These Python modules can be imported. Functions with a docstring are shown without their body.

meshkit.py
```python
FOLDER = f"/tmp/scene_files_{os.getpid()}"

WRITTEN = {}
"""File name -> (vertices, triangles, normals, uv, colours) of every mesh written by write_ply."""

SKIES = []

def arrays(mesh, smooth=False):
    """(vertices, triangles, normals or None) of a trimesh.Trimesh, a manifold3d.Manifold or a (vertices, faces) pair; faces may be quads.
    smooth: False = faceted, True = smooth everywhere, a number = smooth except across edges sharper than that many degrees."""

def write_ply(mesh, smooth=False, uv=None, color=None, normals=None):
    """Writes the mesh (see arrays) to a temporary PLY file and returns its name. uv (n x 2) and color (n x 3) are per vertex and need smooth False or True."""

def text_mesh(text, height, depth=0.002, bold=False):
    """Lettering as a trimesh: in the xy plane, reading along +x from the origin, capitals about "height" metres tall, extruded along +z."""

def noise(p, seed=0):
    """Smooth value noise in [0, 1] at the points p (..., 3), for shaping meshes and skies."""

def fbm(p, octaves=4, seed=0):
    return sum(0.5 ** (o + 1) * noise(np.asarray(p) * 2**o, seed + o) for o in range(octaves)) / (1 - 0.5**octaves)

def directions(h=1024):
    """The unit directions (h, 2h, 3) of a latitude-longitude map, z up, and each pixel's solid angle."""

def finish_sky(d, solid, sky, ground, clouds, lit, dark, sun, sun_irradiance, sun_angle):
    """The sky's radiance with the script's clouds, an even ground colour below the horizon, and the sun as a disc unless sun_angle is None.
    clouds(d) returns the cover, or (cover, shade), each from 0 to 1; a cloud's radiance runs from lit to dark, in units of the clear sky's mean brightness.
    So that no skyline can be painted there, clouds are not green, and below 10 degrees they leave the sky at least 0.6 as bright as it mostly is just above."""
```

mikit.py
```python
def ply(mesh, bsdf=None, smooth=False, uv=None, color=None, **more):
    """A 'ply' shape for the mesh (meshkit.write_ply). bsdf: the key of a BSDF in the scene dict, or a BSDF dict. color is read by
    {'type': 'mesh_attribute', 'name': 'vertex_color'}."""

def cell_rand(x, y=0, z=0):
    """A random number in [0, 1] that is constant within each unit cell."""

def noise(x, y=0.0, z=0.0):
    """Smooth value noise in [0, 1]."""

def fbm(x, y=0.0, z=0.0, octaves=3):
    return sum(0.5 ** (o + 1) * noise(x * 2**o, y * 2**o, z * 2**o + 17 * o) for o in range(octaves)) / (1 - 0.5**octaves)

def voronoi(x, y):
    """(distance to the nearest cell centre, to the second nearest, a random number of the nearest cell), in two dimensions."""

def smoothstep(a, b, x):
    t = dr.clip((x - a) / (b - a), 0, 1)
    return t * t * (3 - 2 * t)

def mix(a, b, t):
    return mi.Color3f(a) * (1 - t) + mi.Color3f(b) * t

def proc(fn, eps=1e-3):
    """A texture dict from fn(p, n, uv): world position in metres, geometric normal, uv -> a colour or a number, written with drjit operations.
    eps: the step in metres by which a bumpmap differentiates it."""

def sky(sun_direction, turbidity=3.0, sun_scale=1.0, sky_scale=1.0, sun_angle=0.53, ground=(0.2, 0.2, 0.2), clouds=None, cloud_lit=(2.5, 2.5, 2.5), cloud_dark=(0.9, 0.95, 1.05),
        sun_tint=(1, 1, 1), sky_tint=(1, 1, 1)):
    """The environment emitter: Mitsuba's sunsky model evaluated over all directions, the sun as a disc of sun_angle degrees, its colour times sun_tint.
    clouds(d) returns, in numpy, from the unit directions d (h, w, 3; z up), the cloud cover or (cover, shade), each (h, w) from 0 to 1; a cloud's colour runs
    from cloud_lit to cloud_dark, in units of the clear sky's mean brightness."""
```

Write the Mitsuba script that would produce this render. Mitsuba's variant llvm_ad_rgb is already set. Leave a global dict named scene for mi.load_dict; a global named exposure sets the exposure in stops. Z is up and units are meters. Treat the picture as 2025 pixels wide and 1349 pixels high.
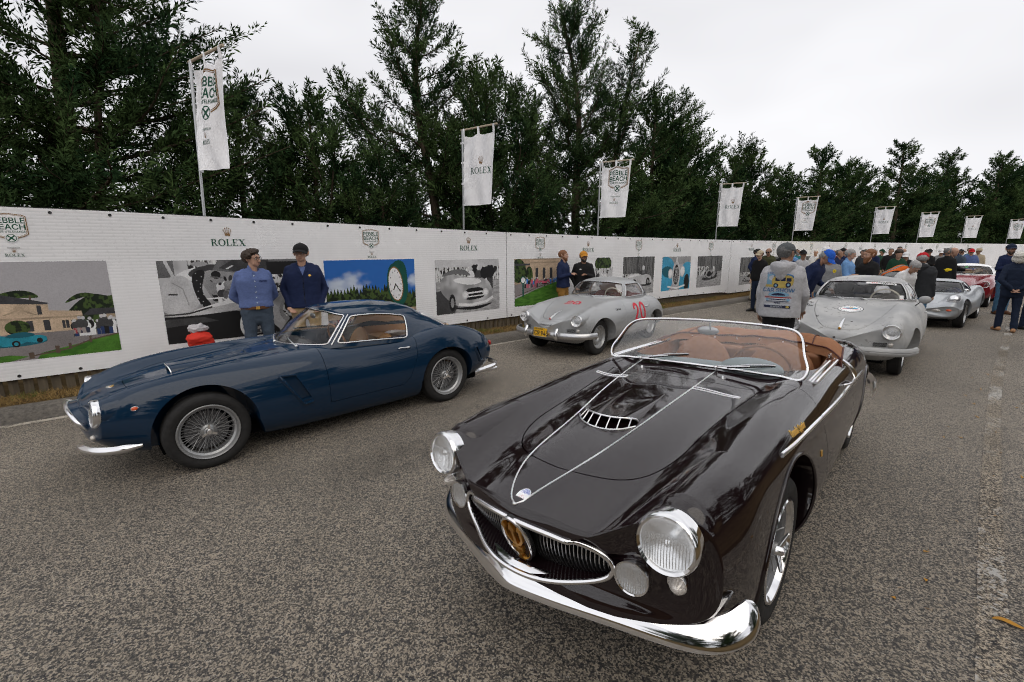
import math, random
import numpy as np, trimesh, shapely
import shapely.geometry as sg, shapely.affinity as sa
from shapely.ops import unary_union
import manifold3d as m3
import mitsuba as mi, drjit as dr
import mikit, meshkit
from mikit import proc, fbm, noise, voronoi, cell_rand, smoothstep, mix

scene, labels = {}, {}
T = mi.ScalarTransform4f
PI = math.pi

# ------------------------------------------------------------------ camera, sky, exposure
EYE = np.array([0, 0, 1.75])
PITCH, ROLL = math.atan(177.5 / 900), math.radians(0.5)
FW = np.array([0, math.cos(PITCH), -math.sin(PITCH)])
UP0 = np.array([0, math.sin(PITCH), math.cos(PITCH)])
UP = math.cos(ROLL) * UP0 + math.sin(ROLL) * np.array([1.0, 0, 0])
scene['camera'] = {'type': 'perspective', 'fov': 96.74, 'fov_axis': 'x', 'near_clip': 0.05, 'far_clip': 600.0,
                   'to_world': T().look_at(origin=EYE.tolist(), target=(EYE + FW).tolist(), up=UP.tolist())}


def overcast(d):
    n = meshkit.fbm(d * [2.2, 2.2, 4.5] + 3.1, 4)
    m = meshkit.fbm(d * [0.9, 0.9, 1.6] + 8.4, 3)
    return 1.0, np.clip(0.32 + 1.5 * (n - 0.5) + 1.6 * (m - 0.5), 0, 1)


scene['sky'] = mikit.sky([0.25, -0.6, 0.75], turbidity=3, sun_scale=0.17, sky_scale=1.5, sun_angle=60, clouds=overcast,
                         sun_tint=(0.93, 1.0, 1.10), cloud_lit=(2.5, 2.5, 2.56), cloud_dark=(1.80, 1.80, 1.88), ground=(0.12, 0.115, 0.105))
exposure = 1.62

# ------------------------------------------------------------------ helpers


def rgb(*c):
    return {'type': 'rgb', 'value': [float(x) for x in c]}


def mat(key, d, twosided=True):
    scene[key] = {'type': 'twosided', 'bsdf': d} if twosided else d
    return key


def paint(key, c, rough=0.5, spec=0.5, metal=0.0, coat=0.0, sheen=0.0, coat_gloss=0.95):
    c = c if isinstance(c, dict) else rgb(*c)
    return mat(key, {'type': 'principled', 'base_color': c, 'roughness': rough, 'specular': spec, 'metallic': metal,
                     'clearcoat': coat, 'clearcoat_gloss': coat_gloss, 'sheen': sheen})


def matte(key, c):
    return mat(key, {'type': 'diffuse', 'reflectance': c if isinstance(c, dict) else rgb(*c)})


used_keys = set()


def key_of(name, parent=None):
    base = f'{parent}__{name}' if parent else name
    k, i = base, 1
    while k in used_keys:
        k = f'{base}_{i:03d}'
        i += 1
    used_keys.add(k)
    return k


def thing(name, label, cat, group=None, kind=None):
    k = key_of(name)
    labels[k] = {'label': label, 'category': cat}
    if group:
        labels[k]['group'] = group
    if kind:
        labels[k]['kind'] = kind
    return k


def tri(mesh):
    if isinstance(mesh, m3.Manifold):
        m = mesh.to_mesh()
        return trimesh.Trimesh(np.array(m.vert_properties[:, :3]), np.array(m.tri_verts), process=False)
    if isinstance(mesh, (tuple, list)) and not isinstance(mesh[0], trimesh.Trimesh):
        v, f = np.asarray(mesh[0], float), np.asarray(mesh[1], int)
        if f.shape[1] == 4:
            f = np.vstack([f[:, [0, 1, 2]], f[:, [0, 2, 3]]])
        return trimesh.Trimesh(v, f, process=False)
    if isinstance(mesh, (tuple, list)):
        return trimesh.util.concatenate([tri(m) for m in mesh])
    return mesh


def man(mesh):
    if isinstance(mesh, m3.Manifold):
        return mesh
    t = tri(mesh)
    t = trimesh.Trimesh(t.vertices, t.faces, process=True)
    return m3.Manifold(m3.Mesh(np.asarray(t.vertices, np.float32), np.asarray(t.faces, np.uint32)))


def unit(v):
    v = np.asarray(v, float)
    return v / (np.linalg.norm(v, axis=-1, keepdims=True) + 1e-12)


def part(name, mesh, bsdf, parent=None, smooth=35, pose=None, label=None, kind=None, uv=None):
    """One shape entry; pose: 4x4 applied to the vertices."""
    k = key_of(name, parent)
    t = tri(mesh)
    if len(t.faces) == 0:
        return k
    if pose is not None:
        t = trimesh.Trimesh(t.vertices @ pose[:3, :3].T + pose[:3, 3], t.faces, process=False)
    scene[k] = mikit.ply(t, bsdf, smooth=smooth, uv=uv)
    if label or kind:
        labels[k] = {}
        if label:
            labels[k]['label'] = label
        if kind:
            labels[k]['kind'] = kind
    return k


def again(src, name, parent, to_world, bsdf=None):
    """Another entry that shares the mesh of entry src, moved by the 4x4 to_world."""
    k = key_of(name, parent)
    d = dict(scene[src])
    if bsdf:
        d['bsdf'] = {'type': 'ref', 'id': bsdf}
    d['to_world'] = T(np.asarray(to_world).tolist())
    scene[k] = d
    return k


def pose(x=0, y=0, z=0, rz=0, s=1.0):
    c, n = math.cos(rz), math.sin(rz)
    return np.array([[c * s, -n * s, 0, x], [n * s, c * s, 0, y], [0, 0, s, z], [0, 0, 0, 1.0]])


def box(a, b):
    a, b = np.array(a, float), np.array(b, float)
    m = trimesh.creation.box(extents=np.abs(b - a))
    m.apply_translation((a + b) / 2)
    return m


def frames(p, up=None, closed=False):
    p = np.asarray(p, float)
    if closed:
        t = np.roll(p, -1, 0) - np.roll(p, 1, 0)
    else:
        t = np.gradient(p, axis=0)
    t /= np.linalg.norm(t, axis=1, keepdims=True) + 1e-12
    if up is None:
        a = np.zeros_like(p)
        ref = np.array([0, 0, 1.0]) if abs(t[0][2]) < 0.9 else np.array([1.0, 0, 0])
        for i in range(len(p)):
            a[i] = ref - t[i] * (ref @ t[i])
            a[i] /= np.linalg.norm(a[i]) + 1e-12
            ref = a[i]
    else:
        u = np.broadcast_to(np.asarray(up, float), p.shape)
        a = u - t * (u * t).sum(1, keepdims=True)
        a /= np.linalg.norm(a, axis=1, keepdims=True) + 1e-12
    return t, a, np.cross(t, a)


def grid_faces(n, m, wrap_n=False, wrap_m=True):
    i, j = np.meshgrid(np.arange(n if wrap_n else n - 1), np.arange(m if wrap_m else m - 1), indexing='ij')
    i2, j2 = (i + 1) % n, (j + 1) % m
    q = np.stack([i * m + j, i2 * m + j, i2 * m + j2, i * m + j2], -1).reshape(-1, 4)
    return np.vstack([q[:, [0, 1, 2]], q[:, [0, 2, 3]]])


def sweep(p, sec, up=None, closed=False, scale=None):
    """Closed section sec (k,2) of (along a, along b) swept along the path p."""
    p, sec = np.asarray(p, float), np.asarray(sec, float)
    t, a, b = frames(p, up, closed)
    s = np.ones(len(p)) if scale is None else np.asarray(scale, float)
    v = p[:, None] + s[:, None, None] * (sec[None, :, :1] * a[:, None] + sec[None, :, 1:] * b[:, None])
    n, k = len(p), len(sec)
    f = grid_faces(n, k, wrap_n=closed)
    v = v.reshape(-1, 3)
    if not closed:
        v = np.vstack([v, p[:1], p[-1:]])
        j = np.arange(k)
        f = np.vstack([f, np.stack([np.full(k, n * k), j, (j + 1) % k], 1), np.stack([np.full(k, n * k + 1), (n - 1) * k + (j + 1) % k, (n - 1) * k + j], 1)])
    m = trimesh.Trimesh(v, f, process=False)
    if m.volume < 0:
        m.invert()
    return m


def circ(r, k=8, ry=None):
    a = np.arange(k) * 2 * PI / k
    return np.stack([r * np.cos(a), (ry or r) * np.sin(a)], 1)


def tube(p, r, k=8, closed=False, scale=None):
    return sweep(p, circ(r, k), closed=closed, scale=scale)


def rev(profile, axis='y', k=48):
    """Lathe of (radius, height) points about an axis."""
    pr = np.asarray(profile, float)
    a = np.arange(k) * 2 * PI / k
    v = np.stack([pr[None, :, 0] * np.cos(a)[:, None], pr[None, :, 0] * np.sin(a)[:, None], np.broadcast_to(pr[None, :, 1], (k, len(pr)))], -1)
    m = trimesh.Trimesh(v.reshape(-1, 3), grid_faces(k, len(pr), True, False), process=True)
    m.update_faces(m.nondegenerate_faces())
    v = np.array(m.vertices)
    if axis == 'y':
        v = v[:, [0, 2, 1]] * [1, 1, -1]
    elif axis == 'x':
        v = v[:, [2, 0, 1]]
    return trimesh.Trimesh(v, m.faces, process=False)


def ball(c, r, sub=2):
    m = trimesh.creation.icosphere(subdivisions=sub)
    m.apply_scale(r)
    m.apply_translation(c)
    return m


def spline(pts, n, closed=False):
    from scipy.interpolate import CubicSpline
    p = np.asarray(pts, float)
    if closed:
        p = np.vstack([p, p[:1]])
    d = np.r_[0, np.cumsum(np.linalg.norm(np.diff(p, axis=0), axis=1) ** 0.5)]
    cs = CubicSpline(d, p, bc_type='periodic' if closed else 'natural')
    return cs(np.linspace(0, d[-1], n, endpoint=not closed))


def resample(pts, n, closed=False):
    p = np.asarray(pts, float)
    if closed:
        p = np.vstack([p, p[:1]])
    d = np.r_[0, np.cumsum(np.linalg.norm(np.diff(p, axis=0), axis=1))]
    s = np.linspace(0, d[-1], n, endpoint=not closed)
    return np.stack([np.interp(s, d, p[:, k]) for k in range(p.shape[1])], 1)


def rounded(w, h, r, n=5, cx=0, cy=0):
    pts = []
    for sx, sy, a0 in ((1, 1, 0), (-1, 1, 90), (-1, -1, 180), (1, -1, 270)):
        for a in np.radians(np.linspace(a0, a0 + 90, n)):
            pts.append((cx + sx * (w / 2 - r) + r * math.cos(a), cy + sy * (h / 2 - r) + r * math.sin(a)))
    return np.array(pts)


def flat(poly, z=0.0):
    """Triangulated flat sheet of a shapely polygon (z up)."""
    out = []
    for g in (poly.geoms if hasattr(poly, 'geoms') else [poly]):
        if g.geom_type != 'Polygon' or g.area < 1e-9:
            continue
        v, f = trimesh.creation.triangulate_polygon(g, engine='earcut')
        out.append(trimesh.Trimesh(np.c_[v, np.full(len(v), z)], f, process=False))
    if not out:
        return trimesh.Trimesh()
    m = trimesh.util.concatenate(out)
    fl = m.face_normals[:, 2] < 0
    m.faces[fl] = m.faces[fl][:, ::-1]
    return m


def extrude(poly, h):
    out = []
    for g in (poly.geoms if hasattr(poly, 'geoms') else [poly]):
        if g.geom_type == 'Polygon' and g.area > 1e-9:
            out.append(trimesh.creation.extrude_polygon(g, h, engine='earcut'))
    return trimesh.util.concatenate(out)


def text(s, h, bold=True, depth=0.002):
    """Lettering centred on the origin of the xy plane, capital height h."""
    m = meshkit.text_mesh(s, h, depth, bold)
    x0, x1 = m.bounds[0][0], m.bounds[1][0]
    m.apply_translation([-(x0 + x1) / 2, -h / 2, 0])
    return m


def basis(o, ex, ey, ez=None):
    ex, ey = np.asarray(ex, float), np.asarray(ey, float)
    ez = np.cross(ex, ey) if ez is None else ez
    m = np.eye(4)
    m[:3, 0], m[:3, 1], m[:3, 2], m[:3, 3] = ex, ey, ez, o
    return m


def moved(mesh, M):
    t = tri(mesh)
    t = trimesh.Trimesh(t.vertices @ M[:3, :3].T + M[:3, 3], t.faces, process=False)
    if np.linalg.det(M[:3, :3]) < 0:
        t.invert()
    return t


def yflip(mesh):
    t = tri(mesh).copy()
    t = trimesh.Trimesh(t.vertices * [1, -1, 1], t.faces[:, ::-1], process=False)
    return t


_ray_scenes = {}


def ray_hit(mesh, org, d):
    """First hit of each ray (org (n,3), common direction d) on the mesh; nan where it misses."""
    if id(mesh) not in _ray_scenes:
        _ray_scenes[id(mesh)] = (mi.load_dict({'type': 'scene', 'm': mikit.ply(tri(mesh))}), mesh)
    sc = _ray_scenes[id(mesh)][0]
    org, d = np.asarray(org, float), np.asarray(d, float)
    n = len(org)
    o = mi.Point3f(np.ascontiguousarray(org.T.astype(np.float32)))
    r = mi.Ray3f(o, mi.Vector3f(*[dr.full(mi.Float, float(x), n) for x in d]))
    t = np.array(sc.ray_intersect_preliminary(r, coherent=True).t).astype(float)
    t[~(t < 1e6)] = np.nan
    return org + d * t[:, None]


def on_top(mesh, xy, z0=2.5):
    xy = np.asarray(xy, float)
    return ray_hit(mesh, np.c_[xy, np.full(len(xy), z0)], [0, 0, -1.0])


def on_side(mesh, xz, side=1, y0=2.0):
    xz = np.asarray(xz, float)
    return ray_hit(mesh, np.stack([xz[:, 0], np.full(len(xz), side * y0), xz[:, 1]], 1), [0, -side * 1.0, 0])


def on_front(mesh, yz, x0=3.0, sgn=-1):
    yz = np.asarray(yz, float)
    return ray_hit(mesh, np.c_[np.full(len(yz), x0), yz], [sgn * 1.0, 0, 0])


def good(p):
    return p[~np.isnan(p).any(1)]


# ------------------------------------------------------------------ common materials
paint('white_print', (0.80, 0.80, 0.82), 0.6, 0.3)
paint('chrome', (0.90, 0.90, 0.91), 0.06, 0.5, 1.0)
paint('worn_chrome', (0.72, 0.72, 0.73), 0.18, 0.5, 1.0)
paint('alloy', (0.62, 0.62, 0.63), 0.32, 0.5, 1.0)
paint('steel_grey', (0.42, 0.43, 0.44), 0.35, 0.5, 1.0)
paint('wheel_silver', (0.42, 0.425, 0.43), 0.38, 0.5, 0.75)
paint('rubber', proc(lambda p, n, uv: mix((0.012, 0.012, 0.013), (0.028, 0.027, 0.026), fbm(p.x * 30, p.y * 30, p.z * 30, 3))), 0.75, 0.3)
paint('black_trim', (0.012, 0.012, 0.013), 0.45, 0.5)
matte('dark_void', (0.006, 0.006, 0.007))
paint('gold', (0.55, 0.27, 0.05), 0.35, 0.5, 0.8)
paint('gold_bright', (0.75, 0.45, 0.10), 0.35, 0.5, 0.6)
scene['pane_glass'] = {'type': 'thindielectric', 'int_ior': 1.28, 'ext_ior': 1.0}
scene['screen_glass'] = {'type': 'thindielectric', 'int_ior': 1.62, 'ext_ior': 1.0}
scene['lens_glass'] = {'type': 'thindielectric', 'int_ior': 1.35, 'ext_ior': 1.0}
paint('reflector', (0.92, 0.93, 0.94), 0.22, 0.5, 0.9)
paint('amber_lens', (0.75, 0.10, 0.02), 0.15, 0.6, 0.0, 1.0)
paint('red_lens', (0.45, 0.015, 0.01), 0.15, 0.6, 0.0, 1.0)

# ================================================================== the setting
WP = np.array([[-10.5, 1.13], [-5.862, 4.993], [7.666, 16.26], [13, 20.6], [21, 26.4], [26.6, 29.9], [33, 33.6], [40, 37.4], [54, 44]])
WS = np.r_[0, np.cumsum(np.linalg.norm(np.diff(WP, axis=0), axis=1))]


def wall_frame(s):
    """Point, direction along and direction towards the road, at arc length s of the banner wall."""
    s = float(s)
    i = int(np.clip(np.searchsorted(WS, s, side='right') - 1, 0, len(WP) - 2))
    d = (WP[i + 1] - WP[i]) / (WS[i + 1] - WS[i])
    return WP[i] + d * (s - WS[i]), d, np.array([d[1], -d[0]])


def wall_top(s):
    return float(np.interp(s, [0, 7, 10.8, 13.5, 16.8, 23.5, 31, 49, 65, 78], [2.30, 2.275, 2.195, 2.14, 2.10, 2.065, 2.06, 2.035, 1.97, 1.93]))


def wall_bot(s):
    return float(np.interp(s, [0, 7, 13.5, 20.4, 23.6, 23.65, 26, 78], [0.33, 0.345, 0.35, 0.335, 0.275, 0.21, 0.20, 0.15]))


def on_wall(v, off):
    """(n,2) of (s, z) -> (n,3) in the world, off metres in front of the fence line (joints of the wall bend as the wall does)."""
    v = np.asarray(v, float)
    i = np.clip(np.searchsorted(WS, v[:, 0], side='right') - 1, 0, len(WP) - 2)
    d = (WP[i + 1] - WP[i]) / (WS[i + 1] - WS[i])[:, None]
    n = np.stack([d[:, 1], -d[:, 0]], 1)
    return np.c_[WP[i] + d * (v[:, 0] - WS[i])[:, None] + n * off, v[:, 1]]


def wall_mesh(m, off):
    t = tri(m)
    v = on_wall(t.vertices[:, :2], off)
    if np.ptp(t.vertices[:, 2]) > 0:
        nn = np.array([[*wall_frame(s)[2], 0] for s in t.vertices[:, 0]])
        v = v + nn * t.vertices[:, 2:3]
    return trimesh.Trimesh(v, t.faces, process=False)


def offset_line(off, ext0=12.0):
    """The wall's line shifted towards the road by off (a number or one per corner)."""
    P = WP.copy()
    P[0] = P[1] + (P[0] - P[1]) * (1 + ext0 / 6.0)
    d = np.diff(P, axis=0)
    d /= np.linalg.norm(d, axis=1, keepdims=True)
    n = np.stack([d[:, 1], -d[:, 0]], 1)
    nv = np.vstack([n[:1], (n[1:] + n[:-1]) / 2, n[-1:]])
    nv /= np.linalg.norm(nv, axis=1, keepdims=True)
    return P + nv * np.broadcast_to(np.asarray(off, float), (len(P),))[:, None]


GUT = [0.70, 0.70, 0.86, 0.95, 1.0, 1.0, 1.0, 1.0, 1.0]
gutter = offset_line(GUT)
right_edge = np.array([[-24, -23.0], [0.6, -0.55], [2.65, 1.62], [3.75, 2.60], [6.2, 4.85], [8.1, 6.55], [11.2, 9.3], [20, 17], [34, 26.5], [60, 40.0]])


def road_colour(p, n, uv):
    a, b, c = voronoi(p.x * 150, p.y * 150)
    pits = fbm(p.x * 105 + 7, p.y * 105, 0.0, 2)
    stone = mix((0.064, 0.058, 0.050), (0.315, 0.268, 0.212), smoothstep(0.15, 0.95, c))
    stone = mix(stone, mi.Color3f(0.42, 0.40, 0.37), smoothstep(0.93, 1.0, cell_rand(p.x * 150 + c * 7, p.y * 150, 3.0)) * 0.6)
    col = mix(stone, mi.Color3f(0.022, 0.023, 0.026), smoothstep(0.50, 0.74, pits) * 0.85)
    broad = fbm(p.x * 0.7, p.y * 0.7, 2.0, 4)
    col = col * (0.86 + 0.40 * broad)
    wet = smoothstep(0.56, 0.72, fbm(p.x * 1.1 + 4.0, p.y * 1.1 + 9.0, 5.0, 3))
    oil = dr.exp(-(dr.square((p.x + 0.95) * 0.80 + (p.y - 3.75) * 0.55) * 2.2 + dr.square((p.x + 0.95) * -0.55 + (p.y - 3.75) * 0.80) * 10.0)) * fbm(p.x * 9, p.y * 9, 1.0, 3)
    return mix(col, col * 0.45, dr.clip(oil * 1.2 + 0.18 * wet, 0, 0.8))


def road_bump(p, n, uv):
    return fbm(p.x * 105, p.y * 105, 0.0, 2) * 0.003


mat('asphalt', {'type': 'bumpmap', 'arbitrary': proc(road_bump, 2e-3), 'scale': 1.0,
                'bsdf': {'type': 'principled', 'base_color': proc(road_colour), 'roughness': 0.72, 'specular': 0.35}}, False)
matte('verge_soil', proc(lambda p, n, uv: mix((0.050, 0.038, 0.022), (0.16, 0.11, 0.055), fbm(p.x * 9, p.y * 9, 0.0, 4))))
matte('forest_soil', proc(lambda p, n, uv: mix((0.025, 0.022, 0.012), (0.07, 0.06, 0.03), fbm(p.x * 3, p.y * 3, 0.0, 3))))
paint('berm', proc(lambda p, n, uv: mix((0.05, 0.048, 0.045), (0.20, 0.18, 0.155), fbm(p.x * 55, p.y * 55, p.z * 55, 2)) * (0.7 + 0.6 * fbm(p.x * 1.7, p.y * 1.7, 0.0, 3))), 0.85, 0.25)
matte('worn_line', proc(lambda p, n, uv: mix(road_colour(p, n, uv) * 1.35, (0.46, 0.45, 0.43), 0.85 * smoothstep(0.56, 0.74, fbm(p.x * 60, p.y * 60, 0.0, 2) * 0.5 + 0.62 * fbm(p.x * 2.3, p.y * 2.3, 3.0, 3) - 0.05))))
matte('edge_line', proc(lambda p, n, uv: mix((0.16, 0.145, 0.125), (0.46, 0.42, 0.36), smoothstep(0.40, 0.62, fbm(p.x * 40, p.y * 40, 0.0, 2) * 0.5 + 0.5 * fbm(p.x * 1.3, p.y * 1.3, 7.0, 3)))))

labels['ground'] = {'kind': 'structure'}
scene['ground'] = mikit.ply(box((-300, -300, -0.6), (300, 300, -0.012)), 'forest_soil')
road_poly = np.vstack([gutter, right_edge[::-1]])
labels['road'] = {'kind': 'structure'}
scene['road'] = mikit.ply(flat(sg.Polygon(road_poly).buffer(0), 0.0), 'asphalt')


def strip(line_a, line_b, za, zb, nsub=1):
    a, b = np.asarray(line_a, float), np.asarray(line_b, float)
    n = len(a)
    v = np.vstack([np.c_[a, np.broadcast_to(za, n)], np.c_[b, np.broadcast_to(zb, n)]])
    i = np.arange(n - 1)
    return trimesh.Trimesh(v, np.vstack([np.stack([i, i + 1, n + i], 1), np.stack([i + 1, n + i + 1, n + i], 1)]), process=False)


def up_faces(m):
    if m.face_normals[:, 2].mean() < 0:
        m.invert()
    return m


GA = np.array(GUT)
labels['kerb'] = {'kind': 'structure'}
k0, k1, k2, k3 = offset_line(GA), offset_line(GA - 0.045), offset_line(GA - 0.10), offset_line(GA - 0.26)
kerb = trimesh.util.concatenate([up_faces(strip(k0, k1, -0.01, 0.07)), up_faces(strip(k1, k2, 0.07, 0.125)), up_faces(strip(k2, k3, 0.125, 0.14))])
scene['kerb'] = mikit.ply(trimesh.Trimesh(kerb.vertices, kerb.faces, process=True), 'berm', smooth=60)
labels['verge'] = {'kind': 'structure'}
scene['verge'] = mikit.ply(up_faces(strip(offset_line(GA - 0.255), offset_line(-14), 0.138, 0.35)), 'verge_soil')
labels['edge_marking'] = {'kind': 'structure'}
scene['edge_marking'] = mikit.ply(up_faces(strip(offset_line(GA + 0.11), offset_line(GA + 0.02), 0.004, 0.004)), 'edge_line')
line_pts = np.array([[-1.5, -1.9], [0.9, 0.52], [2.09, 1.68], [3.04, 2.61], [5.31, 4.77], [7.01, 6.34], [9.99, 9.0], [14.5, 12.9], [24, 20]])
line_sm = spline(line_pts, 60)
tl = np.gradient(line_sm, axis=0)
tl /= np.linalg.norm(tl, axis=1, keepdims=True)
nl = np.stack([-tl[:, 1], tl[:, 0]], 1)
labels['lane_marking'] = {'kind': 'structure'}
scene['lane_marking'] = mikit.ply(up_faces(strip(line_sm + nl * 0.055, line_sm - nl * 0.055, 0.004, 0.004)), 'worn_line')
re2 = right_edge
tr_ = np.gradient(re2, axis=0)
tr_ /= np.linalg.norm(tr_, axis=1, keepdims=True)
nr = np.stack([tr_[:, 1], -tr_[:, 0]], 1)
labels['roadside'] = {'kind': 'structure'}
rs = trimesh.util.concatenate([up_faces(strip(re2, re2 + nr * 0.05, -0.01, 0.09)), up_faces(strip(re2 + nr * 0.05, re2 + nr * 0.22, 0.09, 0.10)), up_faces(strip(re2 + nr * 0.22, re2 + nr * 25, 0.09, 0.5))])
scene['roadside'] = mikit.ply(rs, 'verge_soil')

# ---- dry grass on the verge (nobody could count it)
rng = np.random.default_rng(5)


def blades(base, h, w, lean, rg):
    n = len(base)
    a = rg.uniform(0, 2 * PI, n)
    side = np.stack([np.cos(a), np.sin(a), np.zeros(n)], 1) * w[:, None]
    l = rg.normal(0, 1, (n, 3)) * [1, 1, 0.2] * lean[:, None]
    tip = base + np.stack([np.zeros(n), np.zeros(n), h], 1) + l
    v = np.stack([base - side, base + side, tip], 1).reshape(-1, 3)
    return trimesh.Trimesh(v, np.arange(3 * n).reshape(-1, 3), process=False)


def verge_points(n, s0, s1, rg, power=1.0):
    out = []
    for s in s0 + (s1 - s0) * rg.uniform(0, 1, n) ** power:
        p, d, nn = wall_frame(s)
        g = float(np.interp(s, WS, GUT))
        o = rg.uniform(0.0, g - 0.28)
        out.append([*(p + nn * o), 0.135])
    return np.array(out)


matte('dry_grass', proc(lambda p, n, uv: mix((0.13, 0.075, 0.03), (0.42, 0.29, 0.12), fbm(p.x * 14, p.y * 14, p.z * 8, 3))))
matte('green_grass', proc(lambda p, n, uv: mix((0.05, 0.075, 0.018), (0.19, 0.21, 0.06), fbm(p.x * 20, p.y * 20, p.z * 8, 3))))
gp = verge_points(30000, 4.2, 30, rng, 1.5)
labels['dry_grass_verge'] = {'label': 'dry yellow brown grass and litter along the foot of the picket fence', 'category': 'grass', 'kind': 'stuff'}
scene['dry_grass_verge'] = mikit.ply(blades(gp, rng.uniform(0.015, 0.07, len(gp)), rng.uniform(0.002, 0.005, len(gp)), rng.uniform(0.02, 0.07, len(gp)), rng), 'dry_grass')
tuft_c = verge_points(46, 4.6, 25, rng, 1.3)
tb = np.vstack([c + rng.normal(0, 1, (110, 3)) * [0.07, 0.07, 0] for c in tuft_c])
labels['green_grass_tufts'] = {'label': 'small green grass tufts among the dry grass by the kerb', 'category': 'grass', 'kind': 'stuff'}
scene['green_grass_tufts'] = mikit.ply(blades(tb, rng.uniform(0.03, 0.10, len(tb)), rng.uniform(0.002, 0.004, len(tb)), rng.uniform(0.01, 0.04, len(tb)), rng), 'green_grass')
# fallen leaves on the road, right of the cars
lv = np.c_[rng.uniform(1.5, 8, 70), np.zeros(70), np.full(70, 0.008)]
lv[:, 1] = lv[:, 0] * 0.88 - rng.uniform(-0.6, 0.9, 70)
matte('leaf_litter', rgb(0.45, 0.23, 0.05))
labels['fallen_leaves'] = {'label': 'tiny yellow and rust leaf scraps scattered on the road by the worn line', 'category': 'leaves', 'kind': 'stuff'}
scene['fallen_leaves'] = mikit.ply(blades(lv, rng.uniform(0.003, 0.01, 70), rng.uniform(0.006, 0.012, 70), rng.uniform(0.015, 0.03, 70), rng), 'leaf_litter')
lf = thing('fallen_leaf', 'larger curled ochre leaf lying at the lower right road edge', 'leaf')
lp = spline([(-.05, 0, 0.006), (-.02, .004, .016), (.03, -.006, .012), (.06, .0, .005)], 14)
part('blade', sweep(lp, circ(0.004, 8, 0.016), up=[0, 0, 1.0], scale=np.sin(np.linspace(0.25, 2.9, 14))), 'leaf_litter', lf, pose=pose(2.33, 1.85, 0.0, -0.6))

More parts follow.
